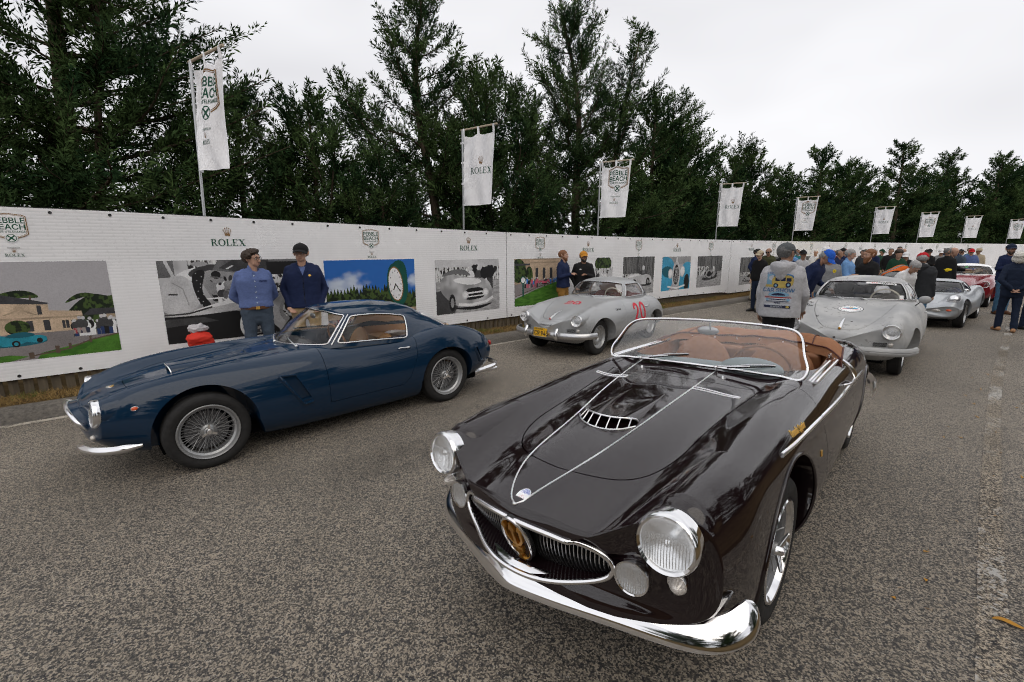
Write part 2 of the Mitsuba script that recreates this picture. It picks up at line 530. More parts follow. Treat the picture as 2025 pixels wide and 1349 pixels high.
# ---- picket fence behind the banners
matte('old_wood', proc(lambda p, n, uv: mix((0.060, 0.050, 0.038), (0.20, 0.165, 0.12), fbm(p.x * 40, p.y * 40, p.z * 3, 3))))
fence = thing('picket_fence', 'weathered wooden picket fence showing below the white banners', 'fence')
pk = box((-0.041, -0.009, 0), (0.041, 0.009, 1.86))
pk.apply_transform(trimesh.transformations.rotation_matrix(0.0, [0, 0, 1]))
first = None
s = 4.6
i = 0
while s < 27.0:
    p, d, n = wall_frame(s)
    M = np.eye(4)
    M[:3, 0], M[:3, 1] = [*d, 0], [*n, 0]
    M[:3, 3] = [*(p - n * 0.03), 0.10]
    tilt = rng.normal(0, 0.012)
    M[:3, 2] = [d[0] * tilt, d[1] * tilt, 1]
    if first is None:
        first = part('picket', pk, 'old_wood', fence, smooth=False)
        scene[first]['to_world'] = T(M.tolist())
    else:
        again(first, 'picket', fence, M)
    s += 0.118 + rng.normal(0, 0.004)
for z in (0.55, 1.55):
    ln = offset_line(-0.06)
    part('rail', sweep(np.c_[ln, np.full(len(ln), z)], [(-.05, -.02), (.05, -.02), (.05, .02), (-.05, .02)], up=[0, 0, 1.0]), 'old_wood', fence)
ln = offset_line(-0.02)
part('top_rail', sweep(np.array([[*wall_frame(q)[0] - wall_frame(q)[2] * 0.0, wall_top(q) - 0.02] for q in np.linspace(0, 77.5, 90)]), [(-.03, -.03), (.03, -.03), (.03, .012), (-.03, .012)], up=[0, 0, 1.0]), 'black_trim', fence)

# ---- the printed banners


def hex_print(p, n, uv):
    s_, z_ = uv.x, uv.y
    row = z_ * 26.0
    r_ = dr.floor(row)
    fr = row - r_
    ph = s_ * 5.2 + dr.select(r_ - 2 * dr.floor(r_ / 2) > 0.5, mi.Float(0.5), mi.Float(0.0)) + 0.35 * z_
    fx = ph - dr.floor(ph)
    edge = dr.minimum(fx, 1 - fx) * 6.0
    lift = dr.clip(fr * 1.0, 0, 1) * smoothstep(0.0, 1.0, edge + fr * 0.6)
    zone = smoothstep(0.35, 0.62, fbm(s_ * 0.55, z_ * 0.9, 3.0, 2))
    v = 0.86 - (0.05 + 0.11 * zone) * (1 - lift)
    wr = fbm(s_ * 6.0, z_ * 2.2, 1.0, 2) - 0.5
    return mi.Color3f(v, v, v * 1.018) * (1.0 + 0.04 * wr)


def cloth_bump(p, n, uv):
    return fbm(uv.x * 2.2, uv.y * 1.1, 2.0, 3) * 0.03 + fbm(uv.x * 0.8 + uv.y * 2.4, uv.y * 3.2 - uv.x, 5.0, 2) * 0.012


mat('banner_print', {'type': 'bumpmap', 'arbitrary': proc(cloth_bump, 6e-3), 'scale': 0.8, 'bsdf': {'type': 'principled', 'base_color': proc(hex_print), 'roughness': 0.55, 'specular': 0.3}})
PC = {'green': (0.008, 0.075, 0.042), 'bronze': (0.22, 0.11, 0.03), 'paper': (0.80, 0.80, 0.81), 'grey': (0.30, 0.31, 0.31), 'b0': (0.012, 0.012, 0.013), 'b1': (0.05, 0.05, 0.052), 'b2': (0.14, 0.14, 0.145),
      'b3': (0.30, 0.30, 0.305), 'b4': (0.52, 0.52, 0.53), 'b5': (0.74, 0.74, 0.75), 'haze': (0.40, 0.39, 0.41), 'wallc': (0.50, 0.38, 0.27), 'wall2': (0.36, 0.27, 0.19), 'roof': (0.045, 0.045, 0.05), 'tarmac': (0.22, 0.20, 0.20),
      'teal': (0.02, 0.22, 0.30), 'teal2': (0.01, 0.10, 0.14), 'lawn': (0.06, 0.17, 0.02), 'sky': (0.03, 0.17, 0.52), 'blue': (0.05, 0.30, 0.48), 'pink': (0.50, 0.10, 0.15), 'woodp': (0.10, 0.07, 0.05), 'clock': (0.005, 0.075, 0.055), 'red': (0.5, 0.02, 0.02), 'maroon': (0.20, 0.02, 0.02), 'navyp': (0.02, 0.04, 0.12)}


def tone(c, f, amt):
    return lambda p, n, uv: mi.Color3f(c) * (1 - amt + 2 * amt * (0.65 * fbm((p.x + p.y) * f, p.z * f * 1.6, 1.0, 4) + 0.35 * noise((p.x + p.y) * 90, p.z * 120, 2.0)))


for k_, c_ in PC.items():
    amt = {'haze': (.9, .22), 'tarmac': (2.5, .4), 'wallc': (5, .45), 'wall2': (6, .5), 'roof': (8, .6), 'b1': (5, .7), 'b2': (4, .6), 'b3': (4, .55), 'b4': (3, .45), 'b5': (4, .25), 'blue': (3, .5), 'teal': (6, .5), 'clock': (4, .5), 'lawn': (7, .5)}.get(k_)
    paint('ink_' + k_, proc(tone(c_, *amt)) if amt else c_, 0.55, 0.3)


def speck(ca, cb, fx, fz, th=0.5, wdt=0.08, cc=None):
    def fn(p, n, uv):
        t = fbm((p.x + p.y) * fx, p.z * fz, 0.0, 3)
        c = mix(ca, cb, smoothstep(th - wdt, th + wdt, t))
        if cc is not None:
            r = cell_rand((p.x + p.y) * fx * 1.7, p.z * fz * 0.8, 1.0)
            c = mix(c, mi.Color3f(cc), smoothstep(0.80, 0.86, r))
        return c
    return fn


for k_, fn in {'leaf': speck((0.008, 0.016, 0.006), (0.05, 0.085, 0.02), 18, 22), 'crowd': speck((0.03, 0.035, 0.06), (0.30, 0.26, 0.25), 30, 16, 0.52, 0.05, (0.35, 0.05, 0.06)), 'crowdbw': speck((0.02, 0.02, 0.02), (0.55, 0.55, 0.55), 26, 14, 0.5, 0.08, (0.7, 0.7, 0.7)),
               'engine': speck((0.02, 0.02, 0.02), (0.62, 0.62, 0.63), 22, 24, 0.50, 0.10, (0.75, 0.75, 0.75)), 'grassp': speck((0.035, 0.12, 0.012), (0.085, 0.22, 0.03), 6, 30, 0.5, 0.3), 'woods': speck((0.05, 0.05, 0.05), (0.17, 0.17, 0.17), 34, 3, 0.5, 0.15),
               'gravel': speck((0.24, 0.24, 0.245), (0.42, 0.42, 0.425), 10, 40, 0.5, 0.3), 'steel': speck((0.22, 0.22, 0.225), (0.50, 0.50, 0.51), 3, 3.5, 0.5, 0.25)}.items():
    paint('ink_' + k_, proc(fn), 0.55, 0.3)
paint('ink_cloudy', proc(lambda p, n, uv: mix((0.022, 0.13, 0.45), (0.55, 0.62, 0.74), smoothstep(0.50, 0.78, fbm((p.x + p.y) * 1.5, p.z * 3.2, 4.0, 4) + 0.10 * (1.6 - p.z)))), 0.55, 0.3)

P = sg.Polygon


def R(x0, z0, x1, z1):
    return sg.box(x0, z0, x1, z1)


def E(cx, cz, rx, rz=None, rot=0):
    return sa.rotate(sa.scale(sg.Point(cx, cz).buffer(1, 24), rx, rz or rx), rot, origin=(cx, cz))


def S(pts, closed=True, n=60):
    return P(spline(pts, n, True)).buffer(0)


def LN(pts, w):
    return sg.LineString(pts).buffer(w / 2, cap_style=2)


def lay(shapes, clip):
    """Painter's order, later on top -> {ink: visible area}."""
    out, cover = {}, None
    for ink, g in reversed(shapes):
        g = g.intersection(clip)
        vis = g if cover is None else g.difference(cover)
        cover = g if cover is None else cover.union(g)
        if not vis.is_empty:
            out.setdefault(ink, []).append(vis)
    return {k: unary_union(v) for k, v in out.items()}


def put_print(parent, name, shapes, x0, x1, z0, z1, art_w, off=0.036, label=None):
    """Art drawn in a box art_w wide and 1 high, printed on the wall between s = x0..x1 and z0..z1."""
    lay_ = lay(shapes, sg.box(0, 0, art_w, 1))
    k = key_of(name, parent)
    i = 0
    for ink, g in lay_.items():
        g = sa.affine_transform(g, [(x1 - x0) / art_w, 0, 0, z1 - z0, x0, z0])
        m = wall_mesh(flat(g), off)
        if len(m.faces) == 0:
            continue
        scene[f'{k}__{i:03d}'] = mikit.ply(m, 'ink_' + ink)
        i += 1
    if label:
        labels[k] = {'label': label}
    return k


# lettering of the watch maker's wordmark: serif capitals as polygons, 1 high
def serif_word():
    sw, th, sr = 0.16, 0.055, 0.075

    def stem(x, w=sw):
        return unary_union([R(x, 0, x + w, 1), R(x - sr, 0, x + w + sr, th), R(x - sr, 1 - th, x + w + sr, 1)])
    r_ = unary_union([stem(.1), R(.2, .94, .42, 1), R(.2, .46, .42, .52), E(.42, .73, .24, .27).difference(E(.40, .73, .10, .21)).intersection(R(.42, .4, .8, 1.1)), P([(.36, .50), (.50, .50), (.80, .05), (.80, 0), (.64, 0)]), R(.6, 0, .86, th)])
    o_ = E(.46, .5, .46, .52).difference(E(.46, .5, .29, .46))
    l_ = unary_union([stem(.1), P([(.2, 0), (.70, 0), (.72, .28), (.67, .28), (.58, th), (.2, th)])])
    e_ = unary_union([stem(.1), P([(.2, 0), (.70, 0), (.72, .27), (.67, .27), (.58, th), (.2, th)]), P([(.2, 1), (.66, 1), (.67, .75), (.62, .75), (.54, 1 - th), (.2, 1 - th)]), R(.2, .48, .5, .48 + th), R(.47, .36, .51, .66)])
    x_ = unary_union([P([(.08, 1), (.28, 1), (.86, 0), (.66, 0)]), P([(.70, 1), (.77, 1), (.22, 0), (.14, 0)]), R(0, 1 - th, .36, 1), R(.58, 1 - th, .9, 1), R(.02, 0, .32, th), R(.54, 0, .94, th)])
    out, x = [], 0
    for g, w in ((r_, .93), (o_, 1.02), (l_, .82), (e_, .82), (x_, .94)):
        out.append(sa.translate(g, x, 0))
        x += w
    return sa.translate(unary_union(out), -x / 2 + 0.02, 0)


WORD = serif_word()


def crown():
    g = [P([(-.30, 0), (.30, 0), (.34, .14), (-.34, .14)]).difference(E(0, .08, .2, .035))]
    for x, h in ((-.52, .78), (-.28, .98), (0, 1.06), (.28, .98), (.52, .78)):
        bx = x * .5
        g.append(P([(bx - .07, .12), (bx + .07, .12), (x + .02, h - .05), (x - .02, h - .05)]))
        g.append(E(x, h, .07))
    return unary_union(g)


CROWN = crown()


def rolex_art(w=1.0):
    """(ink, shape) centred at 0, word w wide, word base at z = 0."""
    h = w / 4.55
    return [('green', sa.scale(WORD, h, h, origin=(0, 0))), ('bronze', sa.translate(sa.scale(CROWN, h * .95, h * 1.15, origin=(0, 0)), 0, h * 1.45))]


def letters(s, h, cx=0, cz=0, stretch=1.0, bold=True):
    """The lettering's outline as a shapely shape (from the mesh's top faces), centred at cx, base cz."""
    m = meshkit.text_mesh(s, h, 0.002, bold)
    f = m.faces[(m.face_normals[:, 2] > 0.9)]
    g = unary_union([P(m.vertices[q][:, :2]).buffer(h * 0.002) for q in f])
    x0, _, x1, _ = g.bounds
    return sa.translate(sa.scale(sa.translate(g, -(x0 + x1) / 2, 0), stretch, 1, origin=(0, 0)), cx, cz)


L_PEB, L_BEA, L_TOU, L_PRE = letters('PEBBLE', .22, 0, .80, .92), letters('BEACH', .22, 0, .53, .98), letters("TOUR d'ELEGANCE", .085, 0, .395, .88), letters('PRESENTED BY', .05, 0, 0, 1, False)


def pb_art(w=1.0):
    """Shield of the tour, w wide; base point of the round emblem at z = 0."""
    shield = P([(-.5, 1.06), (-.42, 1.10), (0, 1.16), (.42, 1.10), (.5, 1.06), (.5, .36), (.38, .28), (.2, .22), (0, .16), (-.2, .22), (-.38, .28), (-.5, .36)])
    a = [('bronze', shield.buffer(.05, join_style=2)), ('paper', shield.buffer(.018, join_style=2)), ('bronze', shield), ('paper', shield.buffer(-.018, join_style=2)),
         ('paper', E(0, .17, .19)), ('green', E(0, .17, .165)), ('paper', E(0, .17, .14)), ('green', LN([(-.10, .07), (.10, .27)], .05)), ('green', LN([(-.10, .27), (.10, .07)], .05)), ('green', E(0, .17, .045)), ('green', L_PEB), ('green', L_BEA), ('green', L_TOU)]
    return [(k, sa.scale(g, w, w, origin=(0, 0))) for k, g in a]


def move_art(art, x, z, s=1.0):
    return [(k, sa.translate(sa.scale(g, s, s, origin=(0, 0)), x, z)) for k, g in art]


BIG = sg.box(-1e3, -1e3, 1e3, 1e3)


def put_art(parent, name, art, s_, z_, off=0.037, label=None):
    k = key_of(name, parent)
    for i, (ink, g) in enumerate(lay(art, BIG).items()):
        m = wall_mesh(flat(sa.translate(g, s_, z_)), off)
        scene[f'{k}__{i:03d}'] = mikit.ply(m, 'ink_' + ink)
    if label:
        labels[k] = {'label': label}
    return k


def people_row(x0, x1, z, h, n, seed, inks):
    rg, out = np.random.default_rng(seed), []
    for _ in range(n):
        x, hh = rg.uniform(x0, x1), h * rg.uniform(.8, 1.15)
        k = inks[rg.integers(len(inks))]
        out += [(inks[rg.integers(len(inks))], R(x - hh * .09, z, x + hh * .09, z + hh * .48)), (k, E(x, z + hh * .62, hh * .15, hh * .24)), ('wallc' if 'b5' not in inks else 'b4', E(x, z + hh * .92, hh * .075, hh * .09))]
    return out


def car_side(x, z, w, body, dark, flip=1, light='b4'):
    q = lambda a: [(x + flip * p_[0] * w, z + p_[1] * w) for p_ in a]
    return [('b0', S(q([(-.46, .02), (.46, .02), (.46, .07), (-.46, .07)]))), (body, S(q([(-.5, .08), (-.48, .17), (-.30, .22), (-.1, .21), (.05, .20), (.25, .22), (.42, .19), (.5, .10), (.45, .05), (-.45, .05)]))), (dark, S(q([(-.08, .20), (.02, .30), (.2, .31), (.26, .21)]))),
            ('b0', E(x + flip * -.3 * w, z + .06 * w, .085 * w)), ('b0', E(x + flip * .3 * w, z + .06 * w, .085 * w)), (light, E(x + flip * -.3 * w, z + .06 * w, .045 * w)), (light, E(x + flip * .3 * w, z + .06 * w, .045 * w))]


def art_house():
    W = 1.98      # the right half of the print is what the picture shows
    x = lambda u: W - .96 + .96 * u
    a = [('haze', R(0, 0, W, 1)), ('tarmac', R(0, 0, W, .33)), ('leaf', S([(x(.58), .34), (x(.63), .50), (x(.74), .60), (x(.86), .645), (x(.97), .62), (x(1.08), .62), (x(1.06), .33)])), ('leaf', S([(x(.60), .565), (x(.7), .60), (x(.85), .64), (x(.80), .66), (x(.68), .64)])),
         ('leaf', S([(x(.08), .66), (x(.16), .70), (x(.26), .715), (x(.36), .69), (x(.40), .64), (x(.25), .64), (x(.12), .63)])), ('woodp', LN([(x(.33), .58), (x(.34), .66)], .015)),
         ('wallc', P([(x(-.9), .28), (x(-.9), .56), (x(.16), .53), (x(.72), .47), (x(.72), .27)])), ('wallc', P([(x(.0), .44), (x(.0), .62), (x(.46), .57), (x(.46), .44)])), ('wall2', R(x(.20), .49, x(.27), .55)), ('roof', P([(x(-.5), .60), (x(-.3), .70), (x(.12), .68), (x(.47), .575), (x(.45), .56), (x(.0), .60)])),
         ('roof', R(x(.37), .46, x(.405), .555)), ('wall2', P([(x(.10), .47), (x(.24), .53), (x(.38), .455)])), ('wallc', P([(x(.13), .468), (x(.24), .512), (x(.34), .458)])), ('haze', R(x(-.05), .64, x(.09), .84)), ('wallc', R(x(-.04), .62, x(.075), .83)), ('roof', P([(x(-.06), .83), (x(.0), .87), (x(.075), .85), (x(.085), .83)])),
         ('wall2', P([(x(-.9), .465), (x(.72), .425), (x(.72), .405), (x(-.9), .44)])), ('roof', R(x(.545), .30, x(.60), .385)), ('wallc', R(x(.568), .30, x(.574), .385)), ('roof', R(x(.40), .29, x(.45), .40)), ('roof', R(x(.27), .29, x(.32), .40)), ('roof', R(x(.02), .30, x(.06), .42)), ('roof', R(x(-.5), .30, x(-.4), .42)), ('leaf', E(x(.20), .34, .09, .075)), ('leaf', E(x(-.25), .34, .12, .08)),
         ('roof', P([(x(.72), .42), (x(.80), .49), (x(1.05), .485), (x(1.05), .42)])), ('wallc', R(x(.86), .30, x(.90), .42)), ('wall2', R(x(.92), .32, x(1.0), .42)), ('leaf', P([(x(.62), .30), (x(.62), .38), (x(.76), .385), (x(.77), .30)]))]
    a += people_row(x(.60), x(1.0), .20, .20, 17, 3, ['b0', 'b1', 'navyp', 'b5', 'b1'])
    a += [('grassp', P([(x(.34), .06), (x(.62), .115), (x(1.02), .20), (x(1.02), 0), (x(.30), 0)])), ('lawn', P([(x(.60), 0), (x(.75), .10), (x(1.02), .16), (x(1.02), 0)])), ('lawn', P([(x(-.9), .02), (x(.10), .065), (x(.24), .035), (x(.1), .0), (x(-.9), -.05)])),
          ('woodp', LN([(x(.25), .035), (x(.55), .075), (x(.75), .15), (x(1.02), .20)], .014)), ('woodp', R(x(.24), .01, x(.28), .075)), ('woodp', R(x(.45), .04, x(.485), .12)), ('woodp', R(x(.56), .07, x(.585), .135)), ('woodp', R(x(.74), .12, x(.76), .19))]
    a += [('crowd', R(x(.62), .23, x(.76), .29))]
    q = lambda pts: [(x(u), v) for u, v in pts]
    a += [('teal2', S(q([(-.05, .165), (.38, .17), (.40, .20), (.0, .20)]))), ('teal', S(q([(-.20, .19), (-.1, .25), (.08, .265), (.16, .245), (.33, .25), (.40, .225), (.39, .185), (.28, .18), (.2, .2), (.02, .17)]))), ('teal', S(q([(.05, .17), (.11, .225), (.19, .24), (.25, .21), (.20, .17)]))), ('teal2', S(q([(.10, .25), (.16, .285), (.30, .275), (.31, .25)]))), ('b0', E(x(.165), .175, .030, .034)), ('teal', E(x(.165), .175, .016, .018)), ('b0', E(x(.345), .195, .022, .026)), ('b4', E(x(.02), .19, .02, .024)), ('b0', E(x(-.02), .17, .026, .03))]
    return a


def art_engine():
    rg = np.random.default_rng(77)
    a = [('steel', R(0, 0, 1.6, 1)), ('b2', R(0, .80, .16, 1)), ('crowdbw', R(.3, .88, .62, 1)), ('b4', LN([(.08, 1), (.17, .72)], .035)), ('b5', S([(.16, .80), (.32, .90), (.48, .88), (.44, .80), (.26, .76)])), ('b1', S([(.30, .85), (.55, .95), (.60, .92), (.34, .80)])), ('b3', E(.42, .955, .09, .03)),
         ('b2', P([(.55, .88), (.62, 1.0), (1.6, 1.0), (1.6, .72), (1.15, .74), (.85, .80)])), ('b1', P([(.62, .90), (.78, 1.0), (1.2, 1.0), (1.16, .80), (.9, .82)])), ('b4', LN([(.70, .885), (.78, .93)], .018)), ('b0', R(1.17, .62, 1.6, .97)), ('engine', R(1.2, .55, 1.6, .80)),
         ('b4', S([(.0, .40), (.02, .70), (.10, .80), (.22, .82), (.34, .70), (.38, .50), (.30, .40)])), ('b1', LN([(.07, .60), (.16, .595)], .02)), ('b3', LN([(.12, .74), (.22, .66), (.26, .46)], .012)),
         ('b3', P([(.38, .83), (.52, .88), (1.18, .78), (1.30, .50), (1.05, .44), (.55, .42)]))]
    for _ in range(80):
        cx, cy, r_ = rg.uniform(.52, 1.2), rg.uniform(.50, .82), rg.uniform(.012, .055)
        k_ = ['b0', 'b1', 'b2', 'b4', 'b5', 'b3'][rg.integers(6)]
        a.append((k_, E(cx, cy, r_, r_ * rg.uniform(.4, 1.1), rg.uniform(0, 180)) if rg.uniform() < .55 else LN([(cx, cy), (cx + rg.normal(0, .08), cy + rg.normal(0, .05))], rg.uniform(.008, .02))))
    a += [('b4', E(.90, .66, .085, .08)), ('b1', E(.90, .66, .065, .06)), ('b5', E(.90, .66, .035, .032)), ('b0', E(.90, .66, .014)), ('b4', E(1.08, .60, .06)), ('b0', E(1.08, .60, .042)), ('b4', E(1.08, .60, .02))]
    a += [('b0', S([(.36, .86), (.46, .87), (.42, .62), (.50, .42), (.44, .40), (.34, .60)]))] + [('b4', E(.395 + .03 * math.sin(t * 5), .45 + .045 * t * 1.9, .006)) for t in np.linspace(0, 4.6, 10)]
    a += [('b4', S([(-.02, .34), (.30, .36), (.62, .47), (.95, .52), (1.15, .46), (1.32, .24), (1.30, .12), (1.1, .28), (.8, .36), (.4, .33)])), ('b5', S([(.3, .38), (.62, .48), (.95, .525), (.9, .49), (.6, .43)])), ('b1', LN([(-.02, .35), (.25, .355), (.5, .42)], .02)),
          ('b0', P([(-.02, -.02), (-.02, .325), (.35, .325), (.75, .35), (1.05, .27), (1.25, .06), (1.27, -.02)])), ('b1', P([(-.02, .20), (-.02, .30), (.4, .30), (.55, .24)])), ('b5', E(.98, .16, .20, .23, -14)), ('b2', E(.985, .155, .165, .19, -14)), ('b5', E(.985, .155, .160, .185, -14)), ('b0', E(.99, .15, .135, .158, -14)), ('b3', E(.99, .15, .112, .13, -14)), ('b1', E(.99, .15, .098, .115, -14)), ('b3', E(.99, .15, .06, .07)), ('b0', E(.99, .15, .03, .034))]
    a += [('b4', E(.99 + .08 * math.cos(t), .15 + .094 * math.sin(t), .010)) for t in np.arange(10) * PI / 5]
    a += [('b3', S([(1.30, .20), (1.36, .50), (1.6, .60), (1.6, .1)])), ('engine', S([(1.34, .24), (1.40, .48), (1.6, .5), (1.6, .2)])), ('b0', LN([(1.28, .02), (1.6, .40)], .04)), ('b4', LN([(1.33, .0), (1.6, .32)], .015))]
    return a


def art_clock():
    a = [('cloudy', R(0, 0, 1.9, 1)), ('leaf', P([(0, .45)] + [(x, .48 + .14 * meshkit.noise(np.array([x * 9, 0, 0])) + .09 * (i % 2) - .10 * x / 1.9) for i, x in enumerate(np.linspace(0, 1.9, 60))] + [(1.9, .0), (0, 0)]).buffer(0)), ('wall2', R(0, 0, 1.9, .2)), ('crowd', R(0.6, 0, 1.9, .16)), ('crowd', R(0, .0, .8, .1))]
    c = E(1.46, .60, .20, .34, 8)
    return a + [('clock', c), ('clock', S([(1.40, .9), (1.5, .98), (1.66, .93), (1.72, .7), (1.72, .5), (1.64, .3), (1.52, .24), (1.6, .6)])), ('clock', P([(1.46, .3), (1.6, .3), (1.58, .05), (1.5, .05)])), ('bronze', E(1.45, .60, .165, .285, 8)), ('b5', E(1.445, .60, .15, .265, 8)), ('b0', LN([(1.445, .60), (1.545, .47)], .018)), ('b0', LN([(1.445, .60), (1.39, .50)], .024))] + \
        [('b1', E(1.445 + .12 * math.sin(t), .6 + .215 * math.cos(t), .008, .014)) for t in np.arange(12) * PI / 6]


def art_front_car():
    a = [('gravel', R(0, 0, 1.15, 1)), ('b4', R(0, .72, 1.15, 1)), ('crowdbw', R(0, .6, 1.15, .86))] + people_row(.5, 1.1, .42, .5, 7, 8, ['b0', 'b1', 'b4', 'b5'])
    return a + [('b1', P([(0, 0), (0, .42), (.3, .5), (.4, .2), (.3, 0)])), ('steel', S([(.08, .45), (.12, .68), (.35, .72), (.62, .66), (.9, .60), (1.0, .42), (.96, .2), (.7, .10), (.35, .14), (.2, .26)])), ('b5', S([(.3, .62), (.55, .66), (.8, .58), (.6, .52)])), ('b2', S([(.1, .7), (.2, .78), (.5, .8), (.6, .7), (.35, .73)])), ('b0', E(.27, .2, .055, .16)), ('b3', E(.27, .2, .03, .09)),
                ('b0', S([(.5, .26), (.52, .42), (.66, .46), (.82, .44), (.86, .3), (.72, .24)])), ('b5', LN([(.52, .36), (.85, .38)], .03)), ('b5', LN([(.52, .29), (.85, .31)], .02)), ('b4', E(.50, .33, .06, .075)), ('b4', E(.88, .36, .06, .075)), ('b5', E(.50, .33, .04, .05)), ('b5', E(.88, .36, .04, .05)), ('b5', LN([(.38, .16), (.6, .13), (.9, .18), (1.02, .26)], .05)), ('b0', S([(.3, .1), (.7, .04), (1.0, .14), (.7, .10)]))]


def art_lawn():
    a = [('haze', R(0, 0, 1.45, 1)), ('wall2', R(0, .4, 1.45, 1)), ('wallc', R(.4, .48, 1.45, .97)), ('wall2', R(.4, .9, 1.45, .93))] + [('roof', R(x, .56, x + .07, .8)) for x in (.55, .75, .95, 1.15, 1.33)] + [('leaf', E(.1, .75, .2, .25)), ('leaf', E(.38, .62, .1, .22)), ('leaf', E(1.35, .58, .14, .2)), ('roof', R(.0, .86, .4, .9)), ('tarmac', P([(0, .2), (0, .46), (1.45, .62), (1.45, .5)]))]
    a += people_row(.25, 1.45, .38, .2, 24, 12, ['b0', 'sky', 'b5', 'pink', 'b1'])
    a += car_side(.8, .45, .32, 'pink', 'b1', 1)
    return a + [('grassp', P([(0, 0), (0, .16), (.6, .34), (1.45, .56), (1.45, 0)])), ('woodp', LN([(0, .2), (.6, .38), (1.45, .58)], .014)), ('clock', R(.2, .2, .24, .5)), ('clock', E(.22, .55, .07, .085)), ('b5', E(.22, .55, .05, .062))]


def art_crowd():
    return [('b5', R(0, 0, 1.3, 1)), ('leaf', E(.95, .85, .3, .22)), ('crowdbw', R(.0, .35, 1.3, .74))] + people_row(0, 1.3, .3, .42, 24, 21, ['b0', 'b5', 'b4', 'b1', 'b5']) + [('gravel', R(0, 0, 1.3, .32)), ('b1', P([(0, 0), (.5, .06), (1.3, .02), (1.3, 0)]))]


def art_roadster():
    return [('woods', R(0, 0, 1.4, 1)), ('crowdbw', R(0, .42, .5, .56)), ('gravel', P([(0, 0), (0, .40), (.7, .44), (1.4, .36), (1.4, 0)]))] + [('b1', S([(.1, .25), (1.2, .22), (1.3, .27), (.6, .3)])), ('b4', S([(.1, .33), (.18, .50), (.5, .56), (.8, .55), (1.1, .52), (1.28, .42), (1.25, .3), (.8, .26), (.3, .26)])), ('b5', S([(.2, .46), (.5, .54), (.8, .53), (.5, .48)])), ('b0', E(.5, .30, .10, .11)), ('b0', E(1.12, .32, .09, .11)), ('b3', E(.5, .30, .05, .055)), ('b3', E(1.12, .32, .05, .055)), ('b1', S([(.7, .55), (.75, .62), (1.0, .6), (1.02, .54)])), ('b4', E(.9, .70, .055, .07)), ('b2', R(.84, .55, .97, .64)), ('b0', E(.25, .4, .04, .05))]


def art_blue_car():
    return [('haze', R(0, 0, 1.45, 1)), ('b3', R(0, .78, 1.45, 1)), ('blue', S([(-.1, .9), (.5, .88), (.6, .4), (.35, 0), (-.1, 0)])), ('blue', S([(.9, .1), (1.0, .7), (1.5, .75), (1.5, -.1), (1.0, -.1)])), ('teal2', S([(0, .62), (.4, .7), (.5, .5), (.2, .4)])), ('b4', S([(.55, .2), (.55, .7), (.72, .86), (.88, .7), (.88, .2), (.72, .1)])), ('b0', S([(.61, .24), (.61, .64), (.72, .76), (.82, .64), (.82, .24), (.72, .16)]))] + [('b5', LN([(x, .22), (x, .68)], .012)) for x in (.66, .70, .74, .78)] + [('b5', E(.72, .9, .03, .07)), ('b4', E(1.03, .55, .13, .17)), ('b5', E(1.03, .55, .10, .13)), ('b4', E(.42, .5, .11, .15)), ('b5', E(.42, .5, .08, .11)), ('b0', E(1.28, .2, .14, .26)), ('b5', LN([(.3, .12), (.75, .05), (1.2, .12)], .05))]


def art_racer():
    return [('woods', R(0, 0, 1.4, 1)), ('crowdbw', R(0, .40, .62, .68)), ('gravel', P([(0, 0), (0, .38), (.6, .46), (1.4, .5), (1.4, 0)])), ('b1', S([(.3, .24), (1.1, .28), (1.15, .33), (.4, .33)])), ('b3', S([(.5, .34), (.55, .5), (.7, .54), (.95, .52), (1.0, .36)])), ('b0', S([(.56, .36), (.6, .48), (.72, .5), (.8, .38)])), ('b0', E(.45, .36, .06, .14)), ('b0', E(.85, .36, .055, .13)), ('b0', E(1.08, .4, .045, .11)), ('b4', E(.45, .36, .025, .07)), ('b4', E(.86, .36, .024, .06)), ('b5', E(.92, .62, .035, .05)), ('b4', R(.87, .5, .98, .58))]


def art_dark(seed):
    return [('b1', R(0, 0, 1.4, 1)), ('woods', R(0, .45, 1.4, 1)), ('crowdbw', R(0, .3, 1.4, .45)), ('gravel', P([(0, 0), (1.4, 0), (1.4, .16), (0, .3)]))] + car_side(.6, .12, .8, 'b3', 'b0', 1 if seed % 2 else -1)


def art_frame():
    return [('b4', R(0, 0, 1.4, 1)), ('sky', R(.05, .05, 1.35, .95)), ('b4', R(.2, .2, 1.2, .85)), ('b2', R(.2, .2, 1.2, .4))] + car_side(.7, .25, .8, 'b1', 'b0')


